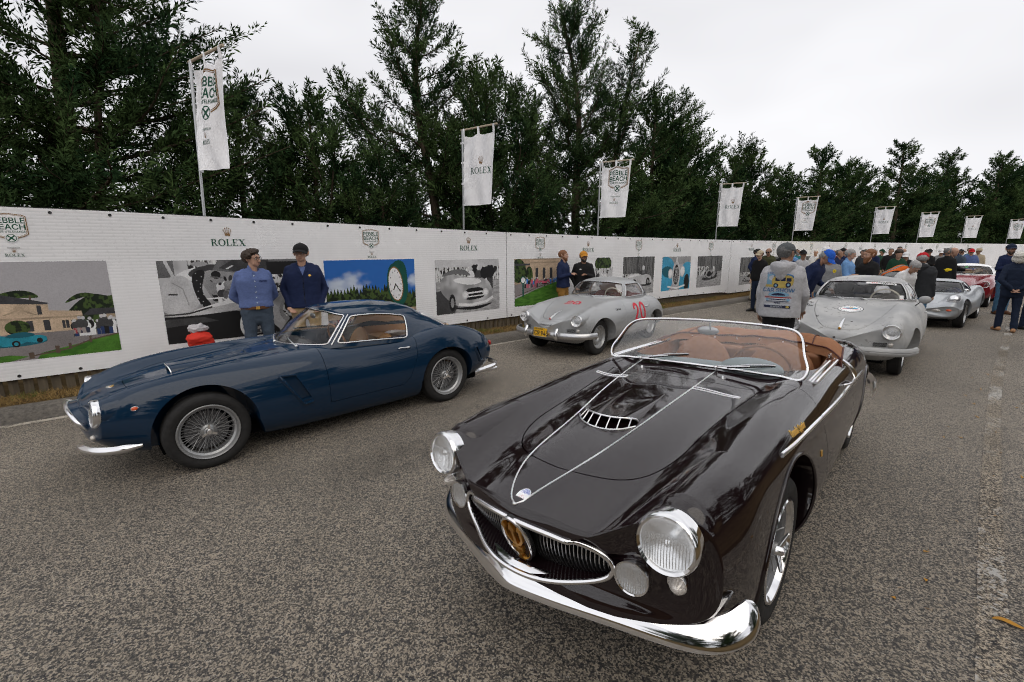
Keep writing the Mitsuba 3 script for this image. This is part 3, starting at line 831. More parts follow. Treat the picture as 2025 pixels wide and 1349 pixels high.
ARTS = [(art_house, 4.94, 7.155, 0.56, 1.68, 1.98, 'printed photograph of a cream clubhouse with a teal open car'), (art_engine, 7.64, 9.40, 0.56, 1.665, 1.6, 'black and white photograph of an open bonnet and white wall wheel'), (art_clock, 9.75, 11.345, 0.80 - 0.25, 1.63, 1.9, 'printed photograph of a green street clock against blue sky'),
        (art_front_car, 11.775, 13.30, 0.56, 1.60, 1.15, 'black and white photograph of a pale open car seen from the front'), (art_lawn, 13.72, 15.35, 0.56, 1.585, 1.45, 'printed photograph of a green lawn before a stone building'), (art_crowd, 15.66, 17.08, 0.55, 1.57, 1.3, 'black and white photograph of a bright crowd'), (art_roadster, 17.53, 18.99, 0.54, 1.57, 1.4, 'black and white photograph of a racing roadster by dark woods'),
        (art_blue_car, 19.40, 20.99, 0.545, 1.55, 1.45, 'printed photograph of a light blue car front'), (art_racer, 21.43, 23.08, 0.535, 1.54, 1.4, 'black and white photograph of an old open wheel racer'), (lambda: art_dark(1), 24.46, 26.1, 0.46, 1.46, 1.4, 'dark black and white photograph half hidden by bystanders'),
        (lambda: art_dark(2), 26.6, 28.2, 0.45, 1.45, 1.4, None), (art_crowd, 28.7, 30.2, 0.43, 1.43, 1.3, None), (lambda: art_dark(3), 30.7, 32.2, .42, 1.42, 1.4, None), (art_roadster, 32.6, 34.0, .40, 1.40, 1.4, None), (art_frame, 34.6, 36.3, .36, 1.37, 1.4, 'printed photograph of a dark car in a pale blue frame'), (lambda: art_dark(4), 37.0, 38.6, .36, 1.36, 1.4, None), (art_racer, 39.2, 40.8, .35, 1.35, 1.4, None)]
LOGO = [(6.40, 'p'), (8.48, 'r'), (10.56, 'p'), (12.55, 'r'), (14.48, 'p'), (16.10, 'r'), (18.20, 'p'), (20.16, 'r'), (22.22, 'p'), (25.26, 'r'), (27.24, 'p'), (29.2, 'r'), (31.2, 'p'), (33.2, 'r'), (35.2, 'p'), (37.3, 'r'), (39.4, 'p'), (41.5, 'r'), (44, 'p'), (46.5, 'r'), (49, 'p'), (51.5, 'r'), (54.5, 'p'), (57, 'r')]
SEAMS = [0.4, 3.5, 13.505, 23.645, 33.6, 43.5, 53.5, 63.5, 77.5]
BLAB = ['white patterned banner at the far left end of the wall, mostly outside the picture', 'long white banner behind the blue coupe with clubhouse, engine, clock and silver car photographs', 'white banner behind the silver number 20 car, from lawn photograph to old racer',
        'white banner behind the man in the grey hoodie, starting with a dark photograph', 'white banner behind the grey sweatshirt man with a blue framed photograph', 'white banner in the distance above the bearded man and green hoodie', 'white banner far off above the crowd round the red coupe', 'farthest white banner at the right edge behind the flags']
for i in range(len(SEAMS) - 1):
    a, b = SEAMS[i] + 0.006, SEAMS[i + 1] - 0.006
    bk = thing('banner', BLAB[i], 'banner', 'printed banners along the fence')
    ss = np.unique(np.r_[np.linspace(a, b, 22), [w for w in WS if a < w < b]])
    zz = np.linspace(0, 1, 5)
    sv = np.array([[q, wall_bot(q) + (wall_top(q) - wall_bot(q)) * t] for q in ss for t in zz])
    m = trimesh.Trimesh(on_wall(sv, 0.03), grid_faces(len(ss), 5, False, False), process=False)
    if (m.face_normals[0][:2] @ wall_frame(a + 0.1)[2]) < 0:
        m.invert()
    part('sheet', m, 'banner_print', bk, smooth=True, uv=sv)
    for (fn, x0, x1, z0, z1, aw, lab) in ARTS:
        if a < (x0 + x1) / 2 < b:
            put_print(bk, 'photograph', fn(), max(x0, a + .02), min(x1, b - .02), z0, z1, aw, 0.034, lab)
    for (q, kind) in LOGO:
        if a < q < b:
            dz = wall_top(q) - 2.06
            if kind == 'r':
                put_art(bk, 'wordmark', rolex_art(0.42), q, 1.795 + dz - .12 if q < 24 else 1.70 + dz, label='green wordmark under a bronze crown')
            else:
                put_art(bk, 'shield_emblem', pb_art(0.26) + move_art(rolex_art(0.155), 0, -.16) + [('grey', R(-.05, -.065, .05, -.057))], q, 1.70 + dz - .02, label='shield shaped emblem with small wordmark below')
    if i < 4:
        for j, q in enumerate(np.arange(a + 0.12, b, 0.52)):
            for z in (wall_top(q) - 0.045, wall_bot(q) + 0.04):
                p, d, n = wall_frame(q)
                part('grommet', moved(rev([(0.0, 0.0), (0.011, 0.001), (0.016, 0.004), (0.018, 0.0)], 'y', 8), basis([*(p + n * 0.034), z], [*d, 0], [*n, 0], [0, 0, 1])), 'black_trim', bk)

# ---- flags
paint('flag_cloth', proc(lambda p, n, uv: mi.Color3f(0.90, 0.90, 0.93) * (0.97 + 0.05 * fbm(p.x * 30, p.y * 30, p.z * 30, 2))), 0.8, 0.2, sheen=0.3)
paint('pole_metal', (0.50, 0.51, 0.52), 0.35, 0.5, 0.9)
paint('arm_wood', (0.48, 0.40, 0.30), 0.6, 0.3)
FLAGS = [(8.249, 4.20, 2.83, (.836, -.549), .84, 'p', -0.035), (12.515, 4.00, 2.62, (.83, -.557), .78, 'r', -0.015), (16.565, 3.87, 2.55, (.90, -.437), .78, 'p', -0.02), (22.691, 3.86, 2.50, (.905, -.425), .74, 'r', -0.02), (29.27, 3.86, 2.5, (.84, -.54), .80, 'p', -0.03), (38.914, 3.92, 2.5, (.75, -.66), .85, 'r', -0.06), (45.85, 3.9, 2.4, (.80, -.60), .85, 'p', -0.06), (53.38, 3.9, 2.4, (.80, -.60), .85, 'r', -0.06), (62.17, 3.9, 2.4, (.80, -.60), .85, 'p', -0.06)]
FLAB = ['nearest and tallest white flag twisting in the wind above the blue coupe, with shield emblem', 'second white flag from the left with large wordmark under a crown', 'third white flag from the left with shield emblem, above the silver car', 'fourth white flag from the left, wordmark, before the tall cypress right of centre', 'fifth white flag from the left with shield emblem', 'sixth white flag from the left with wordmark', 'seventh white flag from the left with shield emblem', 'eighth white flag from the left with small wordmark', 'farthest white flag at the right edge of the picture']
for i, (q, zt, zb, dv, W, kind, lean) in enumerate(FLAGS):
    fk = thing('flag', FLAB[i], 'flag', 'white flags on poles along the fence')
    p, d, n = wall_frame(q)
    p = p - n * 0.07
    dv = np.array([*dv, 0.0])
    dv /= np.linalg.norm(dv)
    nv = np.array([dv[1], -dv[0], 0])
    if nv @ (EYE - [*p, 3]) < 0:
        nv = -nv
    lv_ = np.array([d[0] * -lean, d[1] * -lean, 0])
    top = np.array([*p, zt]) + lv_ * 2
    part('pole', tube([np.array([*p, 0.15]), np.array([*p, 2.2]), top], 0.019, 10), 'pole_metal', fk)
    part('arm', tube([top - dv * .03, top + dv * W * .5, top + dv * (W + .03)], 0.017, 10), 'arm_wood', fk)
    rg = np.random.default_rng(40 + i)
    ph = rg.uniform(0, 6, 4)
    H = zt - zb - 0.11
    amp = 0.06 if i == 0 else 0.035

    def cloth(u, v, o=0.0):
        """u across 0..1 from the pole, v down 0..1."""
        u, v = np.asarray(u, float), np.asarray(v, float)
        sag = 0.035 * np.abs(np.sin(2 * PI * u)) * (1 - v) ** 3
        wv = amp * v ** 0.6 * (np.sin(5.2 * u + 2.2 * v + ph[0]) + 0.5 * np.sin(11 * u - 5 * v + ph[1])) + 0.02 * np.sin(17 * u + 3 * v + ph[2]) * (1 - v) + (0.02 * np.sin(30 * v + 9 * u) * (u < 0.35) * (0.35 - u))
        inw = W * (0.05 + u * (0.90 - (0.20 if i == 0 else 0.10) * v))
        if i == 0:
            inw = inw - 0.10 * v * np.sin(PI * v)
        base = (top - [0, 0, 0.11])[None] + dv[None] * inw[:, None] + nv[None] * (wv + o)[:, None]
        base[:, 2] -= H * v + sag
        base += np.array([lv_ * -1.0 * vv for vv in v])
        return base
    nu, nw = 36, 44
    uu, vv = np.meshgrid(np.linspace(0, 1, nu), np.linspace(0, 1, nw), indexing='ij')
    part('cloth', trimesh.Trimesh(cloth(uu.ravel(), vv.ravel()), grid_faces(nu, nw, False, False), process=False), 'flag_cloth', fk, smooth=True)
    for u in (0.02, 0.5, 0.98):
        a = cloth([u - .035, u + .035], [0.004, 0.004], 0.004)
        c = top + dv * W * (0.04 + 0.92 * u) + nv * 0.02
        b = np.array([c - dv * 0.022, c + dv * 0.022]) + [0, 0, 0.012]
        part('loop', trimesh.Trimesh(np.vstack([a, b, b - nv * 0.042]), [[0, 1, 2], [1, 3, 2], [2, 3, 4], [3, 5, 4]], process=False), 'flag_cloth', fk, smooth=False)
    for v in (0.08, 0.36, 0.66, 0.97):
        a = cloth([0.0, 0.0], [v, v + .03])
        pc = np.array([*p, 0]) + lv_ * 1.7
        b = np.array([[pc[0], pc[1], a[0][2]], [pc[0], pc[1], a[1][2]]]) - dv * 0.03 + nv * 0.021
        part('strap', trimesh.Trimesh(np.vstack([a, b]), [[0, 1, 2], [1, 3, 2]], process=False), 'flag_cloth', fk, smooth=False)
    if kind == 'r':
        arts = [('wordmark', move_art(rolex_art(0.52), 0.45, 0.52))]
    else:
        arts = [('shield_emblem', move_art(pb_art(0.50), 0.47, 0.55)), ('small_print', [('green', sa.translate(sa.scale(L_PRE, .55, .55, origin=(0, 0)), .44, .43))]), ('wordmark', move_art(rolex_art(0.24), 0.40, 0.27))]
    for nm_, art in arts:
      kk = key_of(nm_, fk)
      for j, (ink, g) in enumerate(lay(art, sg.box(0.0, 0, W, H)).items()):
          if ink == 'paper':
              continue
          fm = flat(g.segmentize(0.03))
          fm = fm.subdivide_to_size(0.06) if i < 4 else fm
          scene[f'{kk}__{j:03d}'] = mikit.ply(trimesh.Trimesh(cloth(fm.vertices[:, 0] / W, 1 - (fm.vertices[:, 1] + 0.05) / H, 0.003), fm.faces, process=False), 'ink_' + ink)

# ================================================================== cypress trees


def leaf_colour(p, n, uv):
    a = fbm(p.x * 1.1, p.y * 1.1, p.z * 1.4, 3)
    b = noise(p.x * 23, p.y * 23, p.z * 23)
    c = mix((0.018, 0.040, 0.017), (0.070, 0.112, 0.040), smoothstep(0.30, 0.72, a))
    return c * (0.55 + 0.95 * b)


scene['cypress_foliage'] = {'type': 'twosided', 'bsdf': {'type': 'diffuse', 'reflectance': proc(leaf_colour)}}
matte('cypress_bark', proc(lambda p, n, uv: mix((0.035, 0.026, 0.018), (0.14, 0.11, 0.08), fbm(p.x * 14, p.y * 14, p.z * 3, 3))))


def conifer(seed, leaders, R, n_limb, fine=1.0, wind=(0.25, 0.0), lo=8, hi=52, low=0.06, tuft=1.0):
    """(foliage mesh, wood mesh): a Monterey cypress; leaders are trunk curves (k,3)."""
    rg = np.random.default_rng(seed)
    wood, plumes = [], []      # plumes: (points (m,3), half width)
    for li, pts in enumerate(leaders):
        cur = spline(pts, 24)
        H = cur[-1][2]
        r0 = 0.020 * H + 0.02 if li == 0 else 0.014 * H + .01
        wood.append(tube(cur, r0, 8, scale=np.linspace(1, 0.12, 24)))
        m = n_limb if li == 0 else int(n_limb * 0.62)
        ga = rg.uniform(0, 6)
        plumes.append((cur[9:], 1.6))
        plumes.append((cur[15:], 1.2))
        for i in range(m):
            t = low + (1 - low) * ((i + rg.uniform(0, 1)) / m) ** 0.92
            t = min(t, 0.985)
            k = t * 23
            k0 = int(k)
            root = cur[k0] + (cur[min(k0 + 1, 23)] - cur[k0]) * (k - k0)
            L = (R if li == 0 else R * 0.72) * (0.10 + 0.90 * (1 - t) ** 0.72) * rg.uniform(0.55, 1.15) * (1 if t > .16 else .85)
            az = ga + 2.39996 * i + rg.normal(0, 0.25)
            e0 = math.radians(lo + (hi - lo) * t ** 1.1 + rg.normal(0, 8))
            dh = np.array([math.cos(az) + wind[0], math.sin(az) + wind[1]])
            dh /= np.linalg.norm(dh)
            q = np.linspace(0, 1, 12)[:, None]
            d = np.array([dh[0] * math.cos(e0), dh[1] * math.cos(e0), math.sin(e0)])
            bend = rg.normal(0, 0.09, 3) + [wind[0] * .25, wind[1] * .25, 0.24 - 0.30 * (t < 0.25)]
            P_ = root + L * (d * q + bend * q ** 2 * 1.0 + 0.035 * np.sin(q * 9 + rg.uniform(0, 6)) * np.array([-dh[1], dh[0], 0.5]))
            if L > 0.8:
                wood.append(tube(P_, 0.012 * L + 0.006, 5, scale=np.linspace(1, 0.15, 12)))
            plumes.append((P_[1:], L))
            for sgn in range(int(2 + L * 2.0)):
                qa = rg.uniform(0.18, 0.8)
                ia = int(qa * 10)
                l2 = L * (1 - qa) * rg.uniform(0.5, 0.95) + 0.25
                dd = unit(unit(P_[ia + 1] - P_[ia]) + rg.normal(0, 0.42, 3) * [1, 1, .55] + [0, 0, 0.12])
                q2 = np.linspace(0, 1, 8)[:, None]
                plumes.append((P_[ia] + l2 * (dd * q2 + (np.array([wind[0] * .2, wind[1] * .2, 0.22]) + rg.normal(0, .08, 3)) * q2 ** 2), l2))
    # branchlets
    B0, BD, BL = [], [], []
    for P_, L in plumes:
        Lp = np.linalg.norm(np.diff(P_, axis=0), axis=1).sum()
        nb = max(6, int(Lp * 40 * fine))
        q = (np.arange(nb) + rg.uniform(0, 1, nb)) / nb
        k = q * (len(P_) - 1)
        k0 = np.minimum(k.astype(int), len(P_) - 2)
        seg = P_[k0 + 1] - P_[k0]
        pos = P_[k0] + seg * (k - k0)[:, None]
        ax = unit(seg)
        rad = rg.normal(0, 1, (nb, 3)) * [1, 1, 0.62]
        rad = unit(rad - ax * (rad * ax).sum(1, keepdims=True))
        BD.append(unit(ax * rg.uniform(0.55, 1.0, (nb, 1)) + rad * rg.uniform(0.45, 0.95, (nb, 1)) + [0, 0, 0.05]))
        B0.append(pos)
        BL.append((0.075 + 0.15 * min(1, 0.35 + L * .35) * (1 - q) ** 0.5) * rg.uniform(0.6, 1.2, nb))
    B0, BD, BL = np.vstack(B0), np.vstack(BD), np.concatenate(BL)
    step = 0.040 / fine
    cnt = np.maximum(3, (BL / step).astype(int))
    idx = np.repeat(np.arange(len(B0)), cnt)
    j = np.arange(len(idx)) - np.repeat(np.cumsum(cnt) - cnt, cnt)
    f = (j + 0.6) / cnt[idx]
    base = B0[idx] + BD[idx] * (BL[idx] * f)[:, None]
    rad = rg.normal(0, 1, (len(idx), 3))
    d = unit(BD[idx] + 0.50 * unit(rad))
    ln = (0.075 + 0.055 * rg.uniform(0, 1, len(idx))) * tuft / fine ** 0.5
    w = ln * rg.uniform(0.10, 0.17, len(idx))
    side = unit(np.cross(d, rg.normal(0, 1, (len(idx), 3)))) * w[:, None]
    mid = base + d * (ln * 0.45)[:, None]
    tip = base + d * ln[:, None]
    v = np.stack([base, mid + side, tip, mid - side], 1).reshape(-1, 3)
    n = len(idx)
    o = np.arange(n)[:, None] * 4
    fol = trimesh.Trimesh(v, np.vstack([o + [0, 1, 2], o + [0, 2, 3]]), process=False)
    return fol, trimesh.util.concatenate(wood)


def stem(h, lean=(0, 0), base=(0, 0), kink=0.0):
    b = np.array([*base, 0.0])
    return [b, b + [lean[0] * .25 + kink, lean[1] * .2, h * .3], b + [lean[0] * .6 - kink, lean[1] * .6, h * .68], b + [lean[0], lean[1], h]]


MODELS = {
    'big': conifer(1, [stem(10.5, (0.9, 0)), stem(7.4, (1.8, -.6), (.3, 0))], 5.6, 62, 0.92, (0.45, -.05), -6, 30),
    'spire': conifer(12, [stem(8.6, (0.2, 0), kink=.25), stem(6.2, (-1.9, 0), (-.2, 0)), stem(5.2, (1.6, 0), (.2, 0))], 3.7, 58, 0.95, (0.08, -.05), -4, 44),
    'fork': conifer(23, [stem(9.0, (-1.0, 0), kink=-.2), stem(8.6, (1.4, 0), (.2, 0)), stem(7.0, (-2.6, .2), (-.2, 0))], 4.5, 58, 0.92, (0.16, -.05), -4, 44),
    'lean': conifer(34, [stem(7.8, (-1.0, 0), kink=.3), stem(6.0, (2.2, 0), (.2, 0))], 4.4, 54, 0.88, (0.36, 0), -4, 40),
    'bush': conifer(45, [stem(5.2, (.1, 0)), stem(4.4, (-1.1, .2)), stem(4.3, (1.3, .2))], 3.0, 46, 0.86, (0.20, 0), 0, 46, low=0.03),
    'wide': conifer(56, [stem(6.6, (.2, 0)), stem(5.2, (1.9, 0)), stem(5.0, (-1.9, 0))], 4.0, 44, 0.60, (0.38, 0), -2, 38, low=0.03, tuft=1.3),
    'narrow': conifer(67, [stem(8.6, (.1, 0)), stem(5.4, (1.1, 0))], 3.3, 46, 0.62, (0.22, 0), -4, 34, low=0.03, tuft=1.3),
}
TREES = [  # model, x, y, scale, turn, label
    ('big', -9.0, 9.6, 1.0, 0.0, 'largest cypress filling the upper left corner, long layered boughs swept to the right'),
    ('big', -13.6, 7.0, 0.9, 2.2, 'dark cypress at the far left edge behind the first banner'),
    ('bush', -8.0, 7.4, 0.78, 1.2, 'low bright green cypress just over the wall at far left'),
    ('bush', -6.2, 10.9, 0.95, 0.5, 'bushy cypress behind the nearest flag'),
    ('bush', -4.7, 11.6, 0.97, 2.6, 'feathery low cypress between the nearest flag and the tall pointed tree'),
    ('spire', -2.5, 13.9, 1.0, 0.0, 'tall cypress with a single crooked spire, left of centre'),
    ('bush', -3.0, 11.2, 0.72, 4.0, 'low dense cypress under the tall spire, behind the wall'),
    ('bush', -0.6, 14.2, 1.22, 3.1, 'cypress filling the gap between the two tallest trees'),
    ('fork', 2.8, 16.2, 1.0, 0.0, 'tall broad cypress with forked crown behind the third flag'),
    ('bush', 0.6, 13.2, 0.66, 5.1, 'low dark cypress behind the second flag at wall height'),
    ('narrow', 5.1, 17.4, 0.79, 0.4, 'slim pointed cypress right of the forked tree'),
    ('wide', 6.6, 18.4, 0.90, 1.1, 'rounded cypress behind the fourth flag'),
    ('bush', 4.2, 15.6, 0.70, 2.2, 'low yellowish cypress right of the third flag at wall height'),
    ('lean', 9.7, 20.2, 1.02, 0.0, 'wind bent cypress with long boughs to the right, right of centre'),
    ('wide', 11.4, 22.0, 0.86, 2.9, 'spreading cypress behind the fifth flag'),
    ('bush', 8.9, 18.4, 0.72, 0.9, 'low cypress just behind the fourth flag'),
    ('narrow', 17.0, 26.2, 0.80, 1.3, 'small pointed cypress left of the sixth flag'),
    ('wide', 15.4, 25.0, 0.84, 0.2, 'wind swept low cypress between fifth and sixth flags'),
    ('wide', 20.5, 28.8, 0.95, 3.5, 'wide cypress behind the sixth flag'),
    ('wide', 24.2, 31.2, 1.02, 5.0, 'wide cypress between sixth and seventh flags'),
    ('narrow', 28.3, 34.0, 1.02, 2.0, 'pointed cypress standing clear of the treeline at right'),
    ('wide', 30.6, 34.8, 1.05, 1.0, 'low broad cypress under the pointed tree at right'),
    ('narrow', 35.4, 38.3, 1.03, 3.9, 'second pointed cypress from the right edge'),
    ('wide', 37.2, 38.8, 1.12, 2.4, 'broad cypress behind the eighth flag'),
    ('narrow', 42.4, 41.5, 1.08, 5.5, 'pointed cypress by the right edge'),
    ('wide', 44.6, 43.0, 1.25, 4.1, 'broad cypress at the right edge behind the farthest flag'),
    ('wide', 51.0, 46.0, 1.3, 0.6, 'cypress beyond the right edge closing the row'),
]
low_pts = {k_: v_[0].vertices[::24][v_[0].vertices[::24][:, 2] < 4.2] for k_, v_ in MODELS.items()}


def clear_of_wall(md, x, y, s_, rz):
    """Moves a tree back until no low bough reaches through the banner."""
    M = pose(0, 0, .12, rz, s_)
    v = low_pts[md] @ M[:3, :3].T + M[:3, 3]
    v = v[v[:, 2] < 2.45][:, :2]
    for _ in range(40):
        q = v + [x, y]
        i = np.clip(np.searchsorted(WP[:, 0], q[:, 0]) - 1, 0, len(WP) - 2)
        d = (WP[i + 1] - WP[i]) / np.linalg.norm(WP[i + 1] - WP[i], axis=1, keepdims=True)
        far = (q[:, 1] - WP[i][:, 1]) * d[:, 0] - (q[:, 0] - WP[i][:, 0]) * d[:, 1]
        if far.min() > 0.12:
            break
        x, y = x - d[0][1] * .18, y + d[0][0] * .18
    return x, y


for md, (fol, wd) in MODELS.items():
    scene['form_' + md] = {'type': 'shapegroup', 'crown': mikit.ply(fol, 'cypress_foliage'), 'trunk': mikit.ply(wd, 'cypress_bark', smooth=True)}
for (md, x, y, s_, rz, lab) in TREES:
    x, y = clear_of_wall(md, x, y, s_, rz)
    tk = thing('cypress_tree', lab, 'tree', 'cypress trees behind the wall')
    scene[tk] = {'type': 'instance', 'form': {'type': 'ref', 'id': 'form_' + md}, 'to_world': T(pose(x, y, 0.12, rz, s_).tolist())}
# the same row goes on across the road, behind the viewer; only the cars' paint mirrors it
NEAR = ['roadside cypress right of the viewer, mirrored in the dark roadster', 'large roadside cypress to the right beyond the picture, mirrored in paint', 'roadside cypress behind the viewer, mirrored in chrome', 'roadside cypress with a spire beyond the right edge', 'roadside cypress far behind the viewer to the left']
for ni_, (md, x, y, s_, rz) in enumerate((('wide', 9.5, -3.0, 1.0, 1.0), ('big', 14.5, 2.0, 0.9, 3.0), ('wide', 4.0, -8.0, 1.1, 2.0), ('spire', 19.5, 7.5, 0.95, 2.0), ('wide', -2.0, -12.0, 1.2, 0.5))):
    tk = thing('cypress_tree', NEAR[ni_], 'tree', 'cypresses across the road')
    scene[tk] = {'type': 'instance', 'form': {'type': 'ref', 'id': 'form_' + md}, 'to_world': T(pose(x, y, 0.1, rz, s_).tolist())}

# ================================================================== cars: shared builders (local axes: x forward, y left, z up; origin under the front axle)
from scipy.interpolate import make_interp_spline, CubicSpline, PchipInterpolator

paint('dish_grey', (0.20, 0.205, 0.215), 0.42, 0.5, 0.4)
paint('drum_grey', (0.07, 0.07, 0.075), 0.5, 0.5)
COLS = 'x zc yv zv yf zf ysh zsh yw zw yl zl yb zb bk'.split()


def loft_body(rows, nose=0.06, tail=0.06, nose_z=0.6, tail_z=0.55, nu=110, nv=13, wref=0.7, tail_y=0.0):
    """Closed body from longitudinal lines: rows of stations (see COLS)."""
    A = np.array(rows, float)
    A = A[np.argsort(-A[:, 0])]
    d = np.r_[0, np.cumsum(np.abs(np.diff(A[:, 0])) + 0.02)]
    cs = make_interp_spline(d, A, k=3)
    q = np.linspace(0, d[-1], nu)
    V = cs(q)
    rings = []
    for r in V:
        x, zc, yv, zv, yf, zf, ysh, zsh, yw, zw, yl, zl, yb, zb, bk = r
        half = np.array([(0, zc), (yv * .5, zc * .65 + zv * .35), (yv, zv), (yf, zf), (ysh, zsh), (yw, zw), (yl, zl), ((yl + yb) / 2 + .02, (zl * .35 + zb * .65)), (yb, zb), (yb * .5, zb - .01), (0, zb - .01)])
        loop = np.vstack([half, half[-2:0:-1] * [-1, 1]])
        L = np.vstack([loop, loop[:1]])
        dd = np.r_[0, np.cumsum(np.linalg.norm(np.diff(L, axis=0), axis=1) ** 0.55)]
        sp = CubicSpline(dd, L, bc_type='periodic')
        tt = np.concatenate([np.linspace(dd[i], dd[i + 1], nv, endpoint=False)[:: (1 if i < 7 or i > 12 else 4)] for i in range(len(dd) - 1)])
        yz = sp(tt)
        rings.append(np.c_[x - bk * (yz[:, 0] / wref) ** 2, yz])
    M = len(rings[0])

    def dome(ring, b, zc_, sgn, shrink_y):
        out = []
        ctr = np.array([ring[:, 0].mean() * 0 + (ring[np.argmin(np.abs(ring[:, 1]) + (ring[:, 2] < zc_) * 9)][0]), 0, zc_])
        for a in np.radians([1.5, 3, 5, 7.5, 11, 15, 20, 27, 36, 48, 60, 72, 82]):
            s_ = math.cos(a)
            p = ctr + (ring - ctr) * s_
            p[:, 1] = ring[:, 1] * (s_ * (1 - shrink_y) + shrink_y * s_ ** 0.5)
            p[:, 0] = ctr[0] + (ring[:, 0] - ctr[0]) * s_ + sgn * b * math.sin(a)
            out.append(p)
        return out, ctr + [sgn * b, 0, 0]
    f, fc = dome(rings[0], nose, nose_z, 1, 0.0)
    b_, bc = dome(rings[-1], tail, tail_z, -1, tail_y)
    R_ = f[::-1] + rings + b_
    n = len(R_)
    v = np.vstack([np.vstack(R_), fc, bc])
    fa = grid_faces(n, M, False, True)
    j = np.arange(M)
    fa = np.vstack([fa, np.stack([np.full(M, n * M), (j + 1) % M, j], 1)[:, ::-1] * 0 + np.stack([np.full(M, n * M), j, (j + 1) % M], 1), np.stack([np.full(M, n * M + 1), (n - 1) * M + (j + 1) % M, (n - 1) * M + j], 1)])
    m = trimesh.Trimesh(v, fa, process=False)
    if m.volume < 0:
        m.invert()
    return m


def cyl_y(x, z, r, y0, y1, k=72, rz=None):
    """Solid elliptic cylinder along y."""
    a = np.linspace(0, 2 * PI, k, endpoint=False)
    pts = np.stack([x + r * np.cos(a), z + (rz or r) * np.sin(a)], 1)
    return prism_y(pts, y0, y1)


def prism_y(pts, y0, y1):
    g = P(np.asarray(pts)).buffer(0)
    m = extrude(g, abs(y1 - y0))
    v = np.stack([m.vertices[:, 0], m.vertices[:, 2] + min(y0, y1), m.vertices[:, 1]], 1)
    m = trimesh.Trimesh(v, m.faces[:, ::-1], process=True)
    if m.volume < 0:
        m.invert()
    return m


def prism_z(pts, z0, z1):
    g = pts if hasattr(pts, 'area') else P(np.asarray(pts)).buffer(0)
    m = extrude(g, z1 - z0)
    m.apply_translation([0, 0, z0])
    return m


def prism_x(pts, x0, x1):
    """Outline in (y, z), from x0 to x1."""
    g = pts if hasattr(pts, 'area') else P(np.asarray(pts)).buffer(0)
    m = extrude(g, x1 - x0)
    v = np.stack([m.vertices[:, 2] + x0, m.vertices[:, 0], m.vertices[:, 1]], 1)
    m = trimesh.Trimesh(v, m.faces, process=True)
    if m.volume < 0:
        m.invert()
    return m


def cut_panel(body, solid_out, solid_in):
    """(body with a shut line round the panel, the panel)."""
    return body - man(solid_out), body ^ man(solid_in)


def torus(c, R_, r, axis='y', k=48, s=10, arc=None):
    a = np.linspace(0, 2 * PI, k, endpoint=False)
    z = np.zeros(k)
    p = {'y': np.stack([R_ * np.cos(a), z, R_ * np.sin(a)], 1), 'x': np.stack([z, R_ * np.cos(a), R_ * np.sin(a)], 1), 'z': np.stack([R_ * np.cos(a), R_ * np.sin(a), z], 1)}[axis]
    return tube(p + np.asarray(c, float), r, s, closed=True)


def tyre_mesh(Rt, rr, w):
    h, mid = w / 2, (Rt + rr) / 2
    pr = [(rr - .012, h * .70), (rr + .004, h * .80), (rr + .02, h * .93), (mid, h), (Rt - .028, h * .96), (Rt - .012, h * .84), (Rt - .004, h * .72)]
    for g in (.60, .36, .12, -.12, -.36, -.60):
        pr += [(Rt, h * (g + .06)), (Rt, h * (g - .02)), (Rt - .006, h * (g - .03)), (Rt - .006, h * (g - .09))]
    pr += [(Rt - .004, -h * .72), (Rt - .02, -h * .93), (mid, -h), (rr, -h * .75)]
    return rev(pr, 'y', 64)


